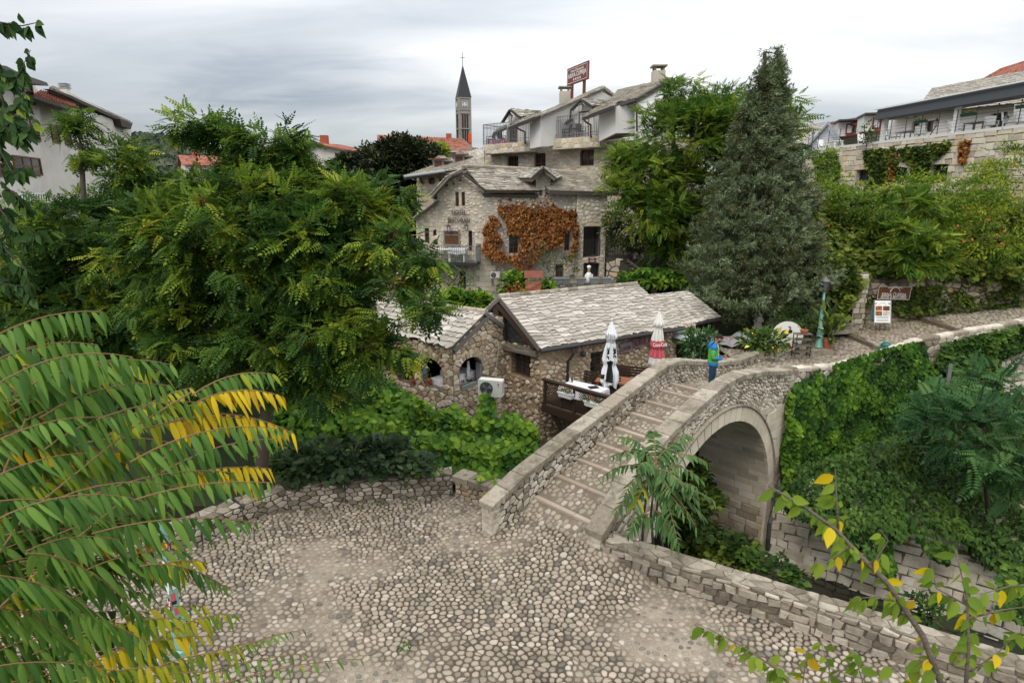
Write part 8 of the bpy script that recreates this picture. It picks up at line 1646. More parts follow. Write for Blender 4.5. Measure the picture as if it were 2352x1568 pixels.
for k in range(90):
    y = 122+120*g_.random(); r = np.interp(y, [120,160,240],[3,12,26]); th_ = g_.uniform(0, 2*math.pi); PP.append(at(1790+(-.05)*(y-120), y, 28.5)+Vector((r*27/FPX*math.cos(th_)*g_.random(), r*27/FPX*math.sin(th_)*.9, 0))); DD.append((math.cos(th_)*.6, math.sin(th_)*.6, .9)); TT.append(g_.random())
n = 21; CCf = np.array(PP); DR = np.array(DD); P = np.repeat(CCf, n, 0)+np.repeat(DR, n, 0)*RNG.uniform(-.35,.3,(len(PP)*n,1))+RNG.normal(0,.09,(len(PP)*n,3)); D = np.repeat(DR, n, 0)+RNG.normal(0,.5,(len(PP)*n,3)); T = np.clip(np.repeat(np.array(TT), n)*.6+RNG.random(len(P))*.45, 0, 1)
for q in range(3): s_ = slice(q, None, 3); leaves('crown', P[s_], D[s_], .29*RNG.uniform(.6,1.2,len(P[s_]))*np.clip((14.6-P[s_][:,2])/5+.45,.45,1), T[s_], tpl_spray(8, q+1), M['fir'], fc)
limbs([at(1735,750,28.4), at(1738,600,28.4), at(1745,400,28.4), at(1757,120,28.4)], CCf[::14], fc, None, .2)
def mass(name, label, cat, poly, n, Df, thick, size, m, tpl=PIV, up=.5, D0=(-.25,-.8,-.1), kind=None, lump=.5, tt=.5, group=None):
    P = patch(poly, n, Df, thick); c = P.mean(0); root = thing(name, tuple(c), label, cat, group)
    nz = np.array([NZ.noise(Vector(p)*1.1) for p in P]); nz2 = np.array([NZ.noise(Vector(p)*3.3) for p in P]); P = P + (nz*lump)[:, None]*np.array([.2,-.8,.45])
    D = np.tile(np.array(D0, float), (n,1)) + RNG.normal(0,.5,(n,3)); D[:,2] -= .35; U = np.tile([0,-.5,up+.3],(n,1)) + RNG.normal(0,.35,(n,3))
    leaves('foliage', P, D, size*RNG.uniform(.65,1.3,n), np.clip(tt+.55*nz+.35*nz2+RNG.normal(0,.14,n),0,1), tpl, m, root, U, kind); return root
lin = lambda ya, da, yb, db: (lambda x, y: np.interp(y, [ya, yb], [da, db]))
mass('creeper', 'bright green creeper mounding over the bank below the annex windows', 'creeper', [(600,1090),(600,960),(700,900),(820,860),(900,870),(960,915),(1010,950),(1048,930),(1075,965),(1100,950),(1112,905),(1130,905),(1140,965),(1180,945),(1230,985),(1242,1040),(1150,1110),(1080,1100),(1030,1085)], 11000, lin(850,20.6,1110,15.8), .2, .21, M['leaf_vine'], lump=.8)
mass('creeper', 'strip of green creeper climbing the concave corner beside the air conditioner', 'creeper', [(1104,985),(1108,905),(1132,905),(1138,985)], 500, lambda x, y: 20.3+0*x, .12, .17, M['leaf_vine'])
tree('fig_shrub', 'dark grey-green fig shrub behind the old plaza wall', 'shrub', [(760,1050,15.6,110,30,.8),(870,1045,15.8,90,30,.8),(680,1070,15.5,60,30,.7),(950,1068,15.6,50,24,.5)], M['leaf_dark'], 30, .19, tpl_ivy(), [at(800,1120,15.7), at(800,1070,15.7), at(820,1020,15.7)], .32, 46, .5, .05, 2)
pj = [(proj(Vector(p)), depth(Vector((p[0],p[1],.3)))) for p in PPW]; WD = lambda x, y: np.interp(x, [q[0][0] for q in pj], [q[1] for q in pj]) + (y-900)*.0022
mass('wall_ivy', 'thick bright green ivy curtain hanging down the left part of the path wall', 'ivy', [(1812,895),(1850,856),(1905,840),(1960,820),(2020,802),(2080,788),(2128,780),(2138,815),(2148,900),(2140,980),(2100,1010),(2060,1100),(1960,1150),(1795,1160),(1800,1000)], 17000, lambda x, y: WD(x,y)-.3, .08, .155, M['leaf_vine'], D0=(-.1,-.3,-1), lump=.4, tt=.25)
mass('wall_ivy', 'darker ivy curtain on the right part of the path wall', 'ivy', [(2158,810),(2165,790),(2230,772),(2300,758),(2380,738),(2380,790),(2310,820),(2290,900),(2230,960),(2180,930),(2155,860)], 5500, lambda x, y: WD(x,y)-.3, .08, .20, M['leaf_green'], lump=.5, tt=.45)
mass('wall_ivy', 'narrow ivy trails down the joint between bridge and path wall', 'ivy', [(1806,900),(1822,910),(1826,1000),(1840,1100),(1850,1180),(1798,1180),(1800,1050)], 1500, lambda x, y: WD(x,y)-.38, .06, .15, M['leaf_vine'])
mass('slope_undergrowth', 'mixed dark green undergrowth on the slope above the river wall', 'undergrowth', [(1795,1150),(1850,1060),(1990,1020),(2100,960),(2200,920),(2400,880),(2400,1345),(2300,1300),(2240,1265),(2170,1230),(2090,1225),(2040,1250),(1995,1290),(1940,1250),(1880,1210),(1820,1185)], 16000, lambda x, y: np.interp(y,[880,1060,1320],[20.5,19.0,15.2]) + (x-2000)*.0018, .28, .17, M['leaf_green'], tpl=tpl_leaf(.6), lump=1.0, kind='stuff', tt=.36)
mass('trailing_ivy', 'green trails hanging over the pale river wall', 'ivy', [(1990,1270),(2040,1240),(2060,1300),(2035,1345)], 500, lambda x, y: np.interp(y,[1240,1350],[17.2,15.6]), .1, .15, M['leaf_vine']); mass('trailing_ivy', 'ivy trail in the middle of the pale river wall under the undergrowth', 'ivy', [(2100,1230),(2180,1250),(2200,1290),(2130,1270)], 500, lambda x, y: np.interp(y,[1230,1300],[16.8,15.6]), .1, .15, M['leaf_green']); mass('trailing_ivy', 'ivy trail at the right end of the pale river wall', 'ivy', [(2280,1290),(2400,1310),(2400,1460),(2310,1400)], 800, lambda x, y: np.interp(y,[1290,1460],[15,13.2]), .15, .15, M['leaf_green'])
tree('tree_of_heaven', 'low tree of heaven thicket with long dark fronds on the slope at the right edge', 'tree', [(2230,990,16.6,110,70,1.2),(2310,900,18,70,70,1.2),(2160,940,17.5,60,50,.9),(2320,1080,16,60,60,1)], M['ail_dark'], 12, .52, PIN2, [at(2270,1180,17), at(2260,1080,17), at(2260,980,17)], .5, 18, .3, .06, 1, .1)
tree('bush', 'round leafy bush at the stream edge below the arch pier', 'bush', [(1790,1310,15.6,42,22,.45),(1740,1290,16.2,30,18,.4)], M['leaf_green'], 40, .15, PIV, [at(1780,1345,15.8), at(1780,1330,15.8), at(1780,1315,15.8)], .25, 60, .5, .02, 2); tree('bush', 'upright leafy bush at the foot of the pale river wall', 'bush', [(2130,1400,13.6,34,30,.35)], M['leaf_green'], 40, .15, tpl_leaf(.5), [at(2130,1440,13.7), at(2130,1420,13.7), at(2130,1405,13.7)], .22, 80, .5, .02, 2)
tree('bush', 'dark ivy growth under the bridge arch', 'bush', [(1600,1190,17.5,50,80,.8),(1660,1265,17.2,70,26,.6),(1580,1100,18,30,50,.6)], M['leaf_ivy'], 50, .18, PIV, [at(1620,1300,17.5), at(1620,1260,17.5), at(1600,1180,17.5)], .35, 60, .5, .03, 2)
HD = lambda x, y: np.interp(x, [1114,1392], [depth(HF.pt(0,6,.12)), depth(HF.pt(HF.w,6,.12))])
dc = [[(1143,445),(1230,440),(1258,442),(1278,470),(1300,485),(1322,478),(1322,505),(1308,528),(1292,540),(1292,562),(1262,570),(1240,585),(1225,600),(1212,632),(1192,625),(1178,605),(1140,598),(1112,584),(1104,570),(1122,560),(1150,572),(1168,586),(1192,586),(1195,538),(1167,536),(1165,510),(1148,488)],[(1118,512),(1127,508),(1148,542),(1156,560),(1130,568),(1110,562),(1116,545),(1108,530)],[(1121,495),(1134,494),(1152,514),(1145,518)],[(1217,408),(1230,401),(1237,418),(1236,440),(1222,430)],[(1318,500),(1327,505),(1326,570),(1310,600),(1304,590),(1318,560)],[(1246,420),(1258,440),(1254,450),(1246,448)]]
ar = [19000, 1800, 500, 700, 900, 300]; dcr = thing('dead_creeper', tuple(at(1210,630,35.5)), 'sprawling orange-brown dead creeper over the long wall of the hotel', 'creeper'); PPd = []
for poly, n in zip(dc, ar): PPd.append(patch(poly, n, HD, .07))
P = np.concatenate(PPd); nz = np.array([NZ.noise(Vector(p)*1.6)+.5*NZ.noise(Vector(p)*5) for p in P]); k = nz > -.85-.3*RNG.random(len(P)); P, nz = P[k], nz[k]; P[:,1] -= np.abs(nz)*.35
leaves('foliage', P, RNG.normal(0,.6,(len(P),3))+[0,-.4,-.8], .175*RNG.uniform(.6,1.3,len(P)), np.clip(.5+.5*nz+RNG.normal(0,.2,len(P)),0,1), tpl_leaf(.65), M['leaf_brown'], dcr)
g = MB()
for k in range(14): a = Vector(P[RNG.integers(len(P))]); b = at(1205+RNG.uniform(-10,10), 628, 35.7); m_ = a.lerp(b,.5)+Vector((RNG.uniform(-.4,.4),0,RNG.uniform(-.3,.3))); g.tube([b, m_, a], [.018,.012,.006], 4)
g.build('stems', M['bark'], dcr)
V3 = lambda x, y, D: at(x, y, D)
leafy('vine_shrub', V3(1180,652,29.5), (.75,.4,.62), 400, .24, M['leaf_vine'], 'bright vine mound under the hotel air conditioner', 'shrub', PIV); leafy('dry_shrub', V3(1182,672,28.8), (.5,.3,.45), 260, .12, M['leaf_brown'], 'dry brownish shrub in front of the vine mound', 'shrub'); leafy('vine_shrub', V3(1255,668,27.5), (.5,.3,.55), 260, .2, M['leaf_vine'], 'bright vine right of the brick chimney', 'shrub', PIV)
leafy('maple_bush', V3(1040,688,26), (.75,.5,.42), 420, .24, M['leaf_vine'], 'bright broad-leaved bush behind the annex ridge, left one', 'bush', PIV); leafy('maple_bush', V3(1094,690,25.6), (.62,.4,.35), 380, .24, M['leaf_vine'], 'bright broad-leaved bush behind the annex ridge next to the timber gable', 'bush', PIV)
leafy('rose_bush', V3(1052,650,30), (.9,.5,.6), 300, .16, M['leaf_green'], 'dark bush with a few red roses at the hotel foot', 'bush', flowers=(M['flower_red'], 9, .13))
tree('thin_shrub', 'thin half-bare shrub climbing the hotel wall between creeper and glass door', 'shrub', [(1262,600,32,22,40,.3),(1300,600,32,34,26,.4),(1248,570,32,14,20,.2),(1325,625,32,18,16,.2)], M['leaf_green'], 12, .15, tpl_leaf(.45), [at(1272,690,32), at(1268,650,32), at(1275,610,32)], .3, 50, .3, .04, 1)
mass('broadleaf_hedge', 'low broad-leaved green hedge right of the grey planters', 'hedge', [(1420,640),(1450,622),(1500,612),(1560,620),(1580,655),(1500,656),(1430,650)], 1400, lambda x, y: 32.0+0*x, .25, .34, M['leaf_vine'], tpl=tpl_leaf(.55), lump=.4)
mass('ivy_hedge', 'great dark green ivy hedge above the back wall of the path', 'hedge', [(1850,520),(1900,440),(1960,425),(2100,450),(2200,440),(2400,420),(2400,650),(2300,640),(2150,632),(2100,640),(2005,630),(1960,660),(1935,735),(1900,745),(1850,720),(1835,620)], 24000, lambda x, y: np.interp(y,[420,660,740],[35.5,28.3,27.4]), .3, .25, M['leaf_ivy'], lump=1.5, tt=.62)
mass('wall_ivy', 'thin dark ivy straggling over the back retaining wall', 'ivy', [(1975,660),(2400,640),(2400,700),(2200,715),(2080,725),(1985,700)], 2600, lambda x, y: np.interp(x,[1975,2400],[29.25,30.1])-.12, .1, .17, M['leaf_ivy'])
tree('pomegranate_bush', 'yellow-green pomegranate bush with small red fruit under the terrace wall at the right', 'bush', [(2210,460,29.5,120,64,1.8),(2090,440,31,70,44,1.2),(2330,410,30,90,80,1.6),(2160,520,29.5,50,50,1.2),(2300,560,28.5,70,50,1.2),(2250,400,31,60,30,1)], M['pome'], 42, .22, tpl_leaf(.32), [at(2260,650,29.5), at(2260,560,29.5), at(2270,470,29.5)], .5, 22, .35, .05, 2)
tree('pomegranate_bush', 'green pomegranate bush with red fruit right of the conifer', 'bush', [(1910,450,32,46,50,1.2),(1960,470,32,50,40,1.2),(1900,390,34,30,50,1),(2010,500,31,40,40,1)], M['pome'], 42, .20, tpl_leaf(.34), [at(1930,600,32), at(1930,530,32), at(1930,450,32)], .5, 22, .35, .05, 2, extra=lambda P, t: t*.65)
for i, (x, y, D) in enumerate([(1890,512,31),(1903,519,31),(1882,502,31),(2233,552,28.3),(2213,556,28.3),(2289,540,28),(2306,532,28),(2326,453,29),(2200,520,28.5),(2212,478,29),(2330,372,30),(2270,506,28.5),(2300,560,28),(1925,700,27)][:13]): g = MB(); g.ball(at(x,y,D-.8), .055, 8, 6); tag(g.build('pomegranate', mat('pomegranate_skin', [(.42,.07,.03),(.5,.12,.05)], bump=0) if i == 0 else bpy.data.materials['pomegranate_skin'], None, True), 'small red pomegranate in the bushes, ' + ['left of the conifer tip of leaves','lower of the pair right of the conifer','upper of the pair right of the conifer','right one above the yellow sprays','left one above the yellow sprays','first in the row under the right bush','second in the row under the right bush','high on the right bush','beside the tree of heaven','lone one left of the right bush','at the top right near the terrace wall','inside the right bush','lowest under the right bush'][i], 'fruit', 'pomegranates in the bushes')
tree('tree_of_heaven', 'young bright green tree of heaven under the terrace windows', 'tree', [(2085,470,29,50,30,1),(2070,430,29.5,30,22,.6)], M['ail'], 12, .5, PIN2, [at(2090,620,29.3), at(2085,540,29.3), at(2080,450,29.3)], .4, 26, .3, .05, 1, .2)
tree('tree_of_heaven', 'yellow-green tree of heaven sprays hanging over the ivy hedge', 'tree', [(2085,530,27.8,32,22,.5),(2120,560,27.6,50,26,.6),(2080,580,27.6,40,22,.5),(2150,600,27.4,40,22,.5),(2110,610,27.4,30,14,.4)], M['ail'], 12, .48, PIN2, [at(2130,660,28), at(2125,620,28), at(2110,560,27.9)], .35, 40, .3, .04, 1, .1)
mass('terrace_ivy', 'green ivy patch on the terrace wall between its left windows', 'ivy', [(1983,345),(2055,340),(2062,372),(2040,420),(2000,425),(1990,385)], 1500, lambda x, y: np.array([depth(FR.pt(FR.px(float(a),380.)[0],10,.15)) for a in x]), .06, .26, M['leaf_ivy'], lump=.2); mass('terrace_ivy', 'green ivy patch on the terrace wall right of its middle window', 'ivy', [(2062,340),(2185,325),(2170,350),(2135,372),(2128,430),(2095,440),(2088,378),(2070,368)], 1700, lambda x, y: np.array([depth(FR.pt(FR.px(float(a),380.)[0],10,.15)) for a in x]), .06, .24, M['leaf_ivy'], lump=.2)
mass('terrace_ivy', 'dark ivy on the far left end of the terrace wall', 'ivy', [(1862,350),(1925,348),(1930,380),(1925,420),(1880,420)], 900, lambda x, y: np.array([depth(FR.pt(FR.px(float(a),380.)[0],10,.15)) for a in x]), .06, .28, M['leaf_ivy'], lump=.2)
mass('dead_ivy', 'brown dead ivy beside the middle window of the terrace wall', 'ivy', [(2040,350),(2062,350),(2050,420),(2035,420)], 380, lambda x, y: np.array([depth(FR.pt(FR.px(float(a),380.)[0],10,.2)) for a in x]), .05, .22, M['leaf_brown'], lump=.1); mass('dead_ivy', 'brown dead ivy hanging below the middle flower box of the terrace', 'ivy', [(2205,325),(2225,322),(2215,375),(2200,370)], 300, lambda x, y: np.array([depth(FR.pt(FR.px(float(a),380.)[0],10,.2)) for a in x]), .05, .2, M['leaf_brown'], lump=.1); mass('dead_ivy', 'brown dead ivy right of the second terrace wall window', 'ivy', [(2085,395),(2112,392),(2112,455),(2088,450)], 400, lambda x, y: np.array([depth(FR.pt(FR.px(float(a),380.)[0],9,.2)) for a in x]), .05, .22, M['leaf_brown'], lump=.1)
leafy('trumpet_flower_shrub', V3(1752,785,23.6), (.95,.6,.42), 420, .27, M['leaf_green'], 'broad-leaved shrub with hanging yellow trumpet flowers behind the left parapet', 'shrub', tpl_leaf(.5), flowers=(M['flower_yellow'], 24, .24)); leafy('leafy_shrub', V3(1590,790,22.8), (.42,.35,.62), 240, .26, M['ail_dark'], 'upright dark-leaved shrub by the tavern door', 'shrub', tpl_leaf(.4)); leafy('leafy_shrub', V3(1630,788,22.6), (.34,.3,.55), 200, .26, M['ail_dark'], 'upright dark-leaved shrub beside the man on the bridge', 'shrub', tpl_leaf(.4))
tree('climbing_vine', 'feathery green vine over an iron arch by the round sign', 'vine', [(1822,730,25.6,32,26,.5),(1850,770,25.6,18,50,.4),(1860,820,25.8,20,20,.3),(1800,745,25.6,14,14,.2)], M['leaf_green'], 60, .10, tpl_leaf(.3), [at(1860,840,25.7), at(1855,780,25.7), at(1830,725,25.7)], .22, 70, .4, .02, 2)
leafy('ivy_bush', V3(1915,640,27.3), (1.15,.8,1.0), 1900, .17, M['leaf_ivy'], 'rounded ivy bush behind the street lamp lantern', 'bush', PIV)
n = 130; P = np.stack([RNG.uniform(-4,7,n), RNG.uniform(5.5,13.5,n), np.full(n,.045)], 1); k = inpoly(P[:,0], P[:,1], PL); P = P[k]; leaves('fallen_leaves', P, RNG.normal(0,1,(len(P),3))*[1,1,.15], .07, RNG.random(len(P)), tpl_leaf(.6,.2), M['leaf_brown'], None, kind='stuff')
n = 420; P = np.stack([RNG.uniform(13,21,n), RNG.uniform(26.5,29.3,n), np.zeros(n)], 1); P[:,2] = [pathz(x)+.05 for x in P[:,0]]; leaves('fallen_leaves', P, RNG.normal(0,1,(n,3))*[1,1,.15], .09, RNG.random(n), tpl_leaf(.6,.2), M['leaf_yellow'], None, kind='stuff')
for x, y, lab in ((-1.9,8.9,'small green weed tuft among the plaza pebbles, left'), (-3.4,14.05,'weed tuft at the foot of the old plaza wall'),(-2.6,14.2,'weed tuft at the plaza wall foot near its corner')): leafy('weed', (x,y,.05), (.14,.1,.03), 30, .06, M['leaf_vine'], lab, 'weed', stem=False)
def leaflet(o_, d, s_, L, wd, droop, curl=.0):
    """one long leaflet: o_ base, d direction, s_ sideways; bends down along its length"""
    N4 = 5; V = []
    dn = Vector((0,0,-1)); up = s_.cross(d).normalized()
    for i in range(N4+1):
        t = i/N4; c = o_ + d*(L*t) + dn*(L*droop*t*t); w3 = wd*L*(math.sin(math.pi*min(1,t*.92+.08))**.8)*(1-.35*t) if i < N4 else 0
        V += [c - s_*w3 + up*w3*.35, c, c + s_*w3 + up*w3*.35]
    F = [(3*i+j, 3*i+1+j, 3*i+4+j, 3*i+3+j) for i in range(N4) for j in (0,1)]
    return V, F
near = thing('tree_of_heaven', tuple(at(-260,1500,2.4)), 'near tree of heaven fronds, green with yellow ones, filling the lower left foreground', 'tree')
LLs = []; rn = random.Random(11)
def frond(p0, p1, D0, D1, Lpx, kind, n=15, sag=.1, m2=None, hang=1.25):
    A, Bq = at(*p0, D0), at(*p1, D1); L = (Bq-A).length; d = (Bq-A).normalized(); pts = [A.lerp(Bq, t) + Vector((0,0,sag*L*4*t*(1-t)*.5)) for t in np.linspace(0,1,8)]
    g = MB(); g.tube(pts, [.0022*D0/2*(1-.6*i/7)+.0006 for i in range(8)], 5); r_ = g.build('frond_stalk', M['twig'], near); side = d.cross(Vector((0,0,1))).normalized(); Lm = Lpx*(D0+D1)/2/FPX
    for i in range(n):
        t = .06+.92*i/(n-1); j = min(6, int(t*7)); c = pts[j].lerp(pts[j+1], t*7-j); sc = (1-.42*t**3)*rn.uniform(.72,1.12)*(0.75+.25*min(1,t*6))
        for sg in (-1,1):
            if rn.random() < .07: continue
            dd = (side*sg*rn.uniform(.55,.8) + Vector((0,0,-hang*rn.uniform(.5,.9))) + d*rn.uniform(.05,.6)).normalized(); s2 = (d - dd*d.dot(dd)).normalized(); s2 = (s2 + dd.cross(s2)*rn.uniform(-.6,.6)).normalized()
            k = kind if not callable(kind) else kind(t, rn); LLs.append((*leaflet(c, dd, s2, Lm*sc*.95, .165, rn.uniform(.2,1.0)), k, r_))
GM = {0:'near_green', 1:'near_yellow', 2:'near_mix'}
tipy = lambda t, r: 2 if r.random() < .75*t*t else 0
halfy = lambda t, r: 1 if r.random() < .6 else 2
fl = [((-60,800),(236,716),2.0,2.2,62,0),((-50,850),(225,792),2.1,2.3,60,0),((-40,905),(305,820),1.9,2.1,64,0),((40,900),(398,838),2.0,2.3,66,0),((-30,850),(280,850),2.4,2.6,50,0),((90,960),(390,885),2.1,2.4,62,0),((130,1010),(470,925),2.0,2.4,60,tipy),((250,1000),(440,890),2.5,2.7,50,2),
 ((440,908),(630,860),2.5,2.7,46,tipy),((430,935),(652,912),2.4,2.6,56,1),((390,968),(676,996),2.4,2.6,52,1),((330,985),(560,960),2.3,2.5,52,halfy),((300,1060),(640,985),2.0,2.3,62,0),((330,1110),(632,1008),2.2,2.5,52,0),((230,1130),(540,1085),2.0,2.3,58,0),((300,1150),(620,1108),1.9,2.1,58,0),((390,1098),(622,1076),2.5,2.7,46,1),((430,1090),(600,1120),2.5,2.7,42,halfy),
 ((210,1225),(592,1200),1.8,2.1,64,0),((60,1180),(420,1120),1.8,2.1,60,0),((0,1150),(250,1200),1.6,1.9,64,0),((-40,1210),(330,1150),1.5,1.8,66,0),((60,1265),(275,1240),1.6,1.8,66,0),((-60,1120),(200,1040),1.7,2.0,66,0),((-60,1040),(260,960),1.8,2.1,60,0),((320,1300),(530,1355),2.3,2.5,52,0),((340,1310),(470,1290),2.4,2.6,46,halfy),
 ((60,1270),(345,1440),1.5,1.9,78,0),((-40,1320),(240,1420),1.3,1.6,80,0),((-60,1400),(200,1500),1.3,1.6,80,0),((60,1400),(330,1470),1.6,1.8,70,0),((150,1480),(420,1420),2.0,2.2,56,2),((200,1520),(480,1460),2.1,2.3,52,halfy),((330,1490),(540,1410),2.2,2.4,42,2),((-60,1540),(260,1540),1.5,1.7,66,0),((120,1580),(420,1530),1.9,2.1,52,2),((250,1600),(560,1500),2.1,2.3,44,2)]
for f_ in fl: frond(*f_, hang=rn.uniform(.55,1.25), sag=rn.uniform(.1,.3))
for f_ in [((380,1575),(700,1500),2.2,2.4,32,0),((520,1500),(700,1445),2.3,2.5,26,0),((480,1580),(835,1512),2.2,2.5,30,tipy),((430,1520),(600,1470),2.2,2.4,30,2),((300,1560),(520,1545),2.1,2.2,34,2)]: frond(*f_, n=12, hang=.35)
for k in range(125):
    y = rn.uniform(820,1640); x = rn.uniform(-100,300)-max(0, (1000-y)*.5); frond((x-120,y+rn.uniform(0,50)),(x+rn.uniform(120,200),y-rn.uniform(-60,50)),2.5,2.9,rn.uniform(54,72), 0 if rn.random() < .85 else rn.choice([1,2]), n=10, hang=rn.uniform(.3,1.2), sag=rn.uniform(.05,.35))
def lsize(q): V = q[0]; c = V[7]; px, py = proj(c); return -((V[0]-V[-2]).length/depth(c))**2 * (1 if 0 < px < 2352 and 0 < py < 1568 else .001)
LLs.sort(key=lsize)
for V, F, k, r_ in LLs[:300]: mkobj('leaflet', V, F, M[GM[k]], r_, rn.random(), True)
for kk in GM:
    mb = MB(); [mb.add(V, F, rn.random()) for V, F, k, r_ in LLs[300:] if k == kk]; tag(mb.build('leaflet_mass', M[GM[kk]], near, True), kind='stuff')
g = MB(); g.tube([at(-260,1700,2.6), at(-120,1300,2.5), at(-60,1000,2.4), at(-80,820,2.3)], [.02,.015,.012,.008], 7)
for p, q in (((-60,1350),(60,1180)),((60,1180),(300,985)),((60,1180),(230,1130)),((300,985),(440,900)),((-60,1450),(110,1290)),((110,1290),(330,1110)),((330,1110),(410,1010)),((-60,1250),(60,960))): g.tube([at(*p,2.2), at(*q,2.3)], [.004,.003], 5)
g.build('twigs', M['twig'], near)
sap = thing('sapling', tuple(at(1490,1290,12.4)), 'young tree of heaven sapling with arching fronds against the bridge parapet', 'sapling'); g = MB(); [g.tube([at(1490+dx_,1300,13.3), at(1488+dx_*.5,1180,12.7), at(1500+dx_*.4,1080,12.2)], [.035,.025,.015], 6) for dx_ in (-18,14,40)]; g.build('stem', M['bark'], sap)
near_, LL0 = near, LLs; near = sap; LLs = []
for p0, p1, D1 in [((1505,1060),(1400,1052),12.0),((1505,1060),(1425,1005),12.2),((1505,1060),(1500,992),12.3),((1505,1060),(1560,1022),12.2),((1505,1065),(1622,1062),12.0),((1505,1075),(1618,1110),11.8),((1500,1090),(1608,1160),11.8),((1495,1110),(1600,1215),11.9),((1495,1085),(1432,1140),11.8),((1500,1100),(1555,1240),11.7),((1490,1100),(1450,1200),11.8),((1500,1080),(1570,1120),11.6),((1500,1070),(1460,1080),11.7),((1520,1130),(1600,1120),11.7),((1500,1170),(1560,1270),11.9),((1490,1180),(1440,1230),12),((1500,1140),(1620,1190),12.2),((1490,1080),(1385,1095),12.1),((1510,1075),(1585,1000),12.4),((1500,1120),(1570,1180),11.7),((1480,1130),(1410,1180),12),((1510,1150),(1640,1150),12.3),((1490,1190),(1560,1250),11.9),((1500,1090),(1540,1130),11.6),((1505,1080),(1455,1030),12.3)]: frond(p0, p1, 12.15, D1, 31, 0 if rn.random() < .93 else 2, n=15, sag=.4, hang=.15)
LLs.sort(key=lsize)
for V, F, k, r_ in LLs[:150]: mkobj('leaflet', V, F, M['ail_dark' if k == 0 else 'near_mix'], r_, rn.uniform(.3,1), True)
mb = MB(); [mb.add(V, F, rn.uniform(.2,1)) for V, F, k, r_ in LLs[150:]]; tag(mb.build('leaflet_mass', M['ail_dark'], sap, True), kind='stuff'); near = near_
def ovate(o_, d, s_, L, cup=.25):
    pr_ = [(0,0),(.12,.20),(.32,.30),(.55,.26),(.8,.12),(1,0)]; V = []; up = s_.cross(d).normalized()
    for t, w3 in pr_: c = o_+d*L*t+Vector((0,0,-L*.12*t*t)); V += [c-s_*w3*L+up*w3*L*cup, c, c+s_*w3*L+up*w3*L*cup]
    return V, [(3*i+j,3*i+1+j,3*i+4+j,3*i+3+j) for i in range(5) for j in (0,1)]
M['hack'] = leafmat('hackberry_leaf', [(.10,.18,.02),(.17,.26,.03),(.26,.34,.04)], trans=.35); M['hack_dark'] = leafmat('dark_hackberry_leaf', [(.015,.045,.012),(.03,.075,.018),(.06,.12,.025)], trans=.3)  # lime leaf tone and a darker one for the hanging branch
def branch(name, label, stems, n, L, m, my, py_, D, jit=12, root_at=None):
    root = thing(name, tuple(root_at or at(*stems[0][0][0][:2], D)), label, 'branch'); allp = []
    for pts, r in stems:
        P3 = [at(q[0], q[1], D) for q in pts]; g = MB(); g.tube(P3, [r*(1-.75*i/(len(P3)-1)) for i in range(len(P3))], 6); g.build('twig', M['bark'] if m is not M['hack'] else M['greywood'], root, True)
        for a, b in zip(P3[:-1], P3[1:]): allp += [(a, b)]*max(1, int((b-a).length/L*1.6))
    big = []
    for i in range(n):
        a, b = rn.choice(allp); c = a.lerp(b, rn.random()); d = (b-a).normalized(); sd = rn.choice([-1,1]); dd = (d*rn.uniform(.0,.7)+d.cross(Vector((0,1,0)))*sd*rn.uniform(.2,.8)+Vector((0,rn.uniform(-.4,.4),-rn.uniform(.5,1.1)))).normalized(); s2 = dd.cross(Vector((rn.uniform(-.6,.6),-1,rn.uniform(-.4,.4)))).normalized(); big.append((*ovate(c+dd*L*.12, dd, s2, L*rn.uniform(.6,1.25)), my if rn.random() < py_ else m))
    for V, F, mm_ in big[:300]: mkobj('leaf', V, F, mm_, root, rn.random(), True)
    if len(big) > 300: mb = MB(); [mb.add(V, F, rn.random()) for V, F, mm_ in big[300:]]; tag(mb.build('leaf_mass', m, root, True), kind='stuff')
    return root
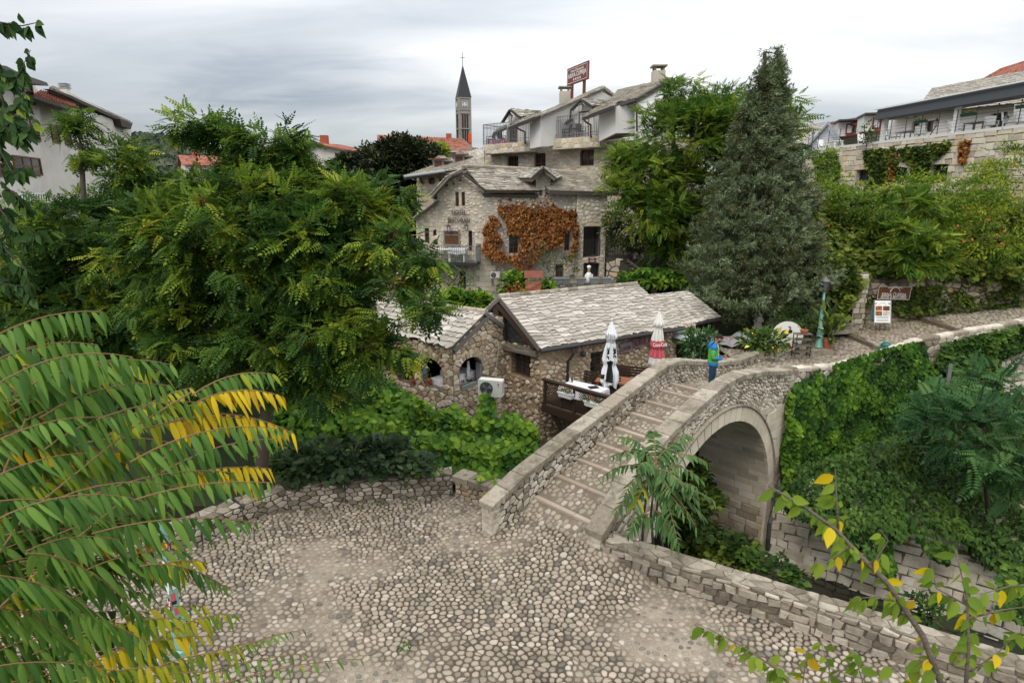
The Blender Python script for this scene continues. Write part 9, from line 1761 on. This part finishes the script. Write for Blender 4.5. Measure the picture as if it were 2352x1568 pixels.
branch('hackberry_branch', 'near grey hackberry branch with lime leaves rising at the lower right', [([(2180,1620),(2120,1460),(2040,1340),(1960,1260),(1920,1215),(1850,1165),(1765,1115)],.011),([(1925,1215),(1922,1150),(1918,1075)],.004),([(2000,1300),(2040,1240),(2020,1215)],.004),([(1955,1250),(1900,1290),(1860,1285)],.003),([(2060,1380),(2010,1370),(1950,1375)],.003)], 105, .050, M['hack'], M['near_yellow'], .12, 1.85)
branch('hackberry_branch', 'near hackberry branch with lime and yellow leaves at the right edge', [([(2215,1620),(2225,1480),(2220,1370),(2195,1260)],.007),([(2222,1390),(2150,1350),(2140,1290)],.003),([(2222,1420),(2300,1400),(2380,1390)],.004),([(2400,1340),(2320,1345),(2250,1365)],.004),([(2220,1500),(2160,1490),(2100,1530)],.003),([(2230,1540),(2290,1500),(2340,1450)],.003)], 125, .048, M['hack'], M['near_yellow'], .2, 1.9)
branch('hackberry_branch', 'near low hackberry twigs crossing the bottom edge right of centre', [([(1860,1640),(1790,1540),(1700,1480),(1600,1430)],.005),([(1840,1600),(1850,1520),(1860,1470)],.003),([(1900,1640),(1905,1540),(1885,1470)],.003),([(1990,1620),(1980,1560),(1960,1490)],.004),([(2090,1640),(2080,1560),(2040,1520)],.004)], 120, .046, M['hack'], M['near_yellow'], .08, 2.0)
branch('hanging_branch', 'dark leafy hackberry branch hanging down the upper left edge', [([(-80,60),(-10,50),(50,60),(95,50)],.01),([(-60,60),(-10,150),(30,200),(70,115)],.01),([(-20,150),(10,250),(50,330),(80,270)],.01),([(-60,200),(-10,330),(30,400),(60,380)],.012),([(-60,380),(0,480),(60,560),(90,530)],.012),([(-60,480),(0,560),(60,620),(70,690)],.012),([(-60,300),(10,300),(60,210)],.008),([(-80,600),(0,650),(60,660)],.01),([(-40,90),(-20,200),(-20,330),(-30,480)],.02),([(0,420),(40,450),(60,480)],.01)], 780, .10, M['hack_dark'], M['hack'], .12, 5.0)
print('tris', sum(len(o.data.polygons) for o in bpy.data.objects if o.type == 'MESH')*2, 'objects', len(bpy.data.objects))
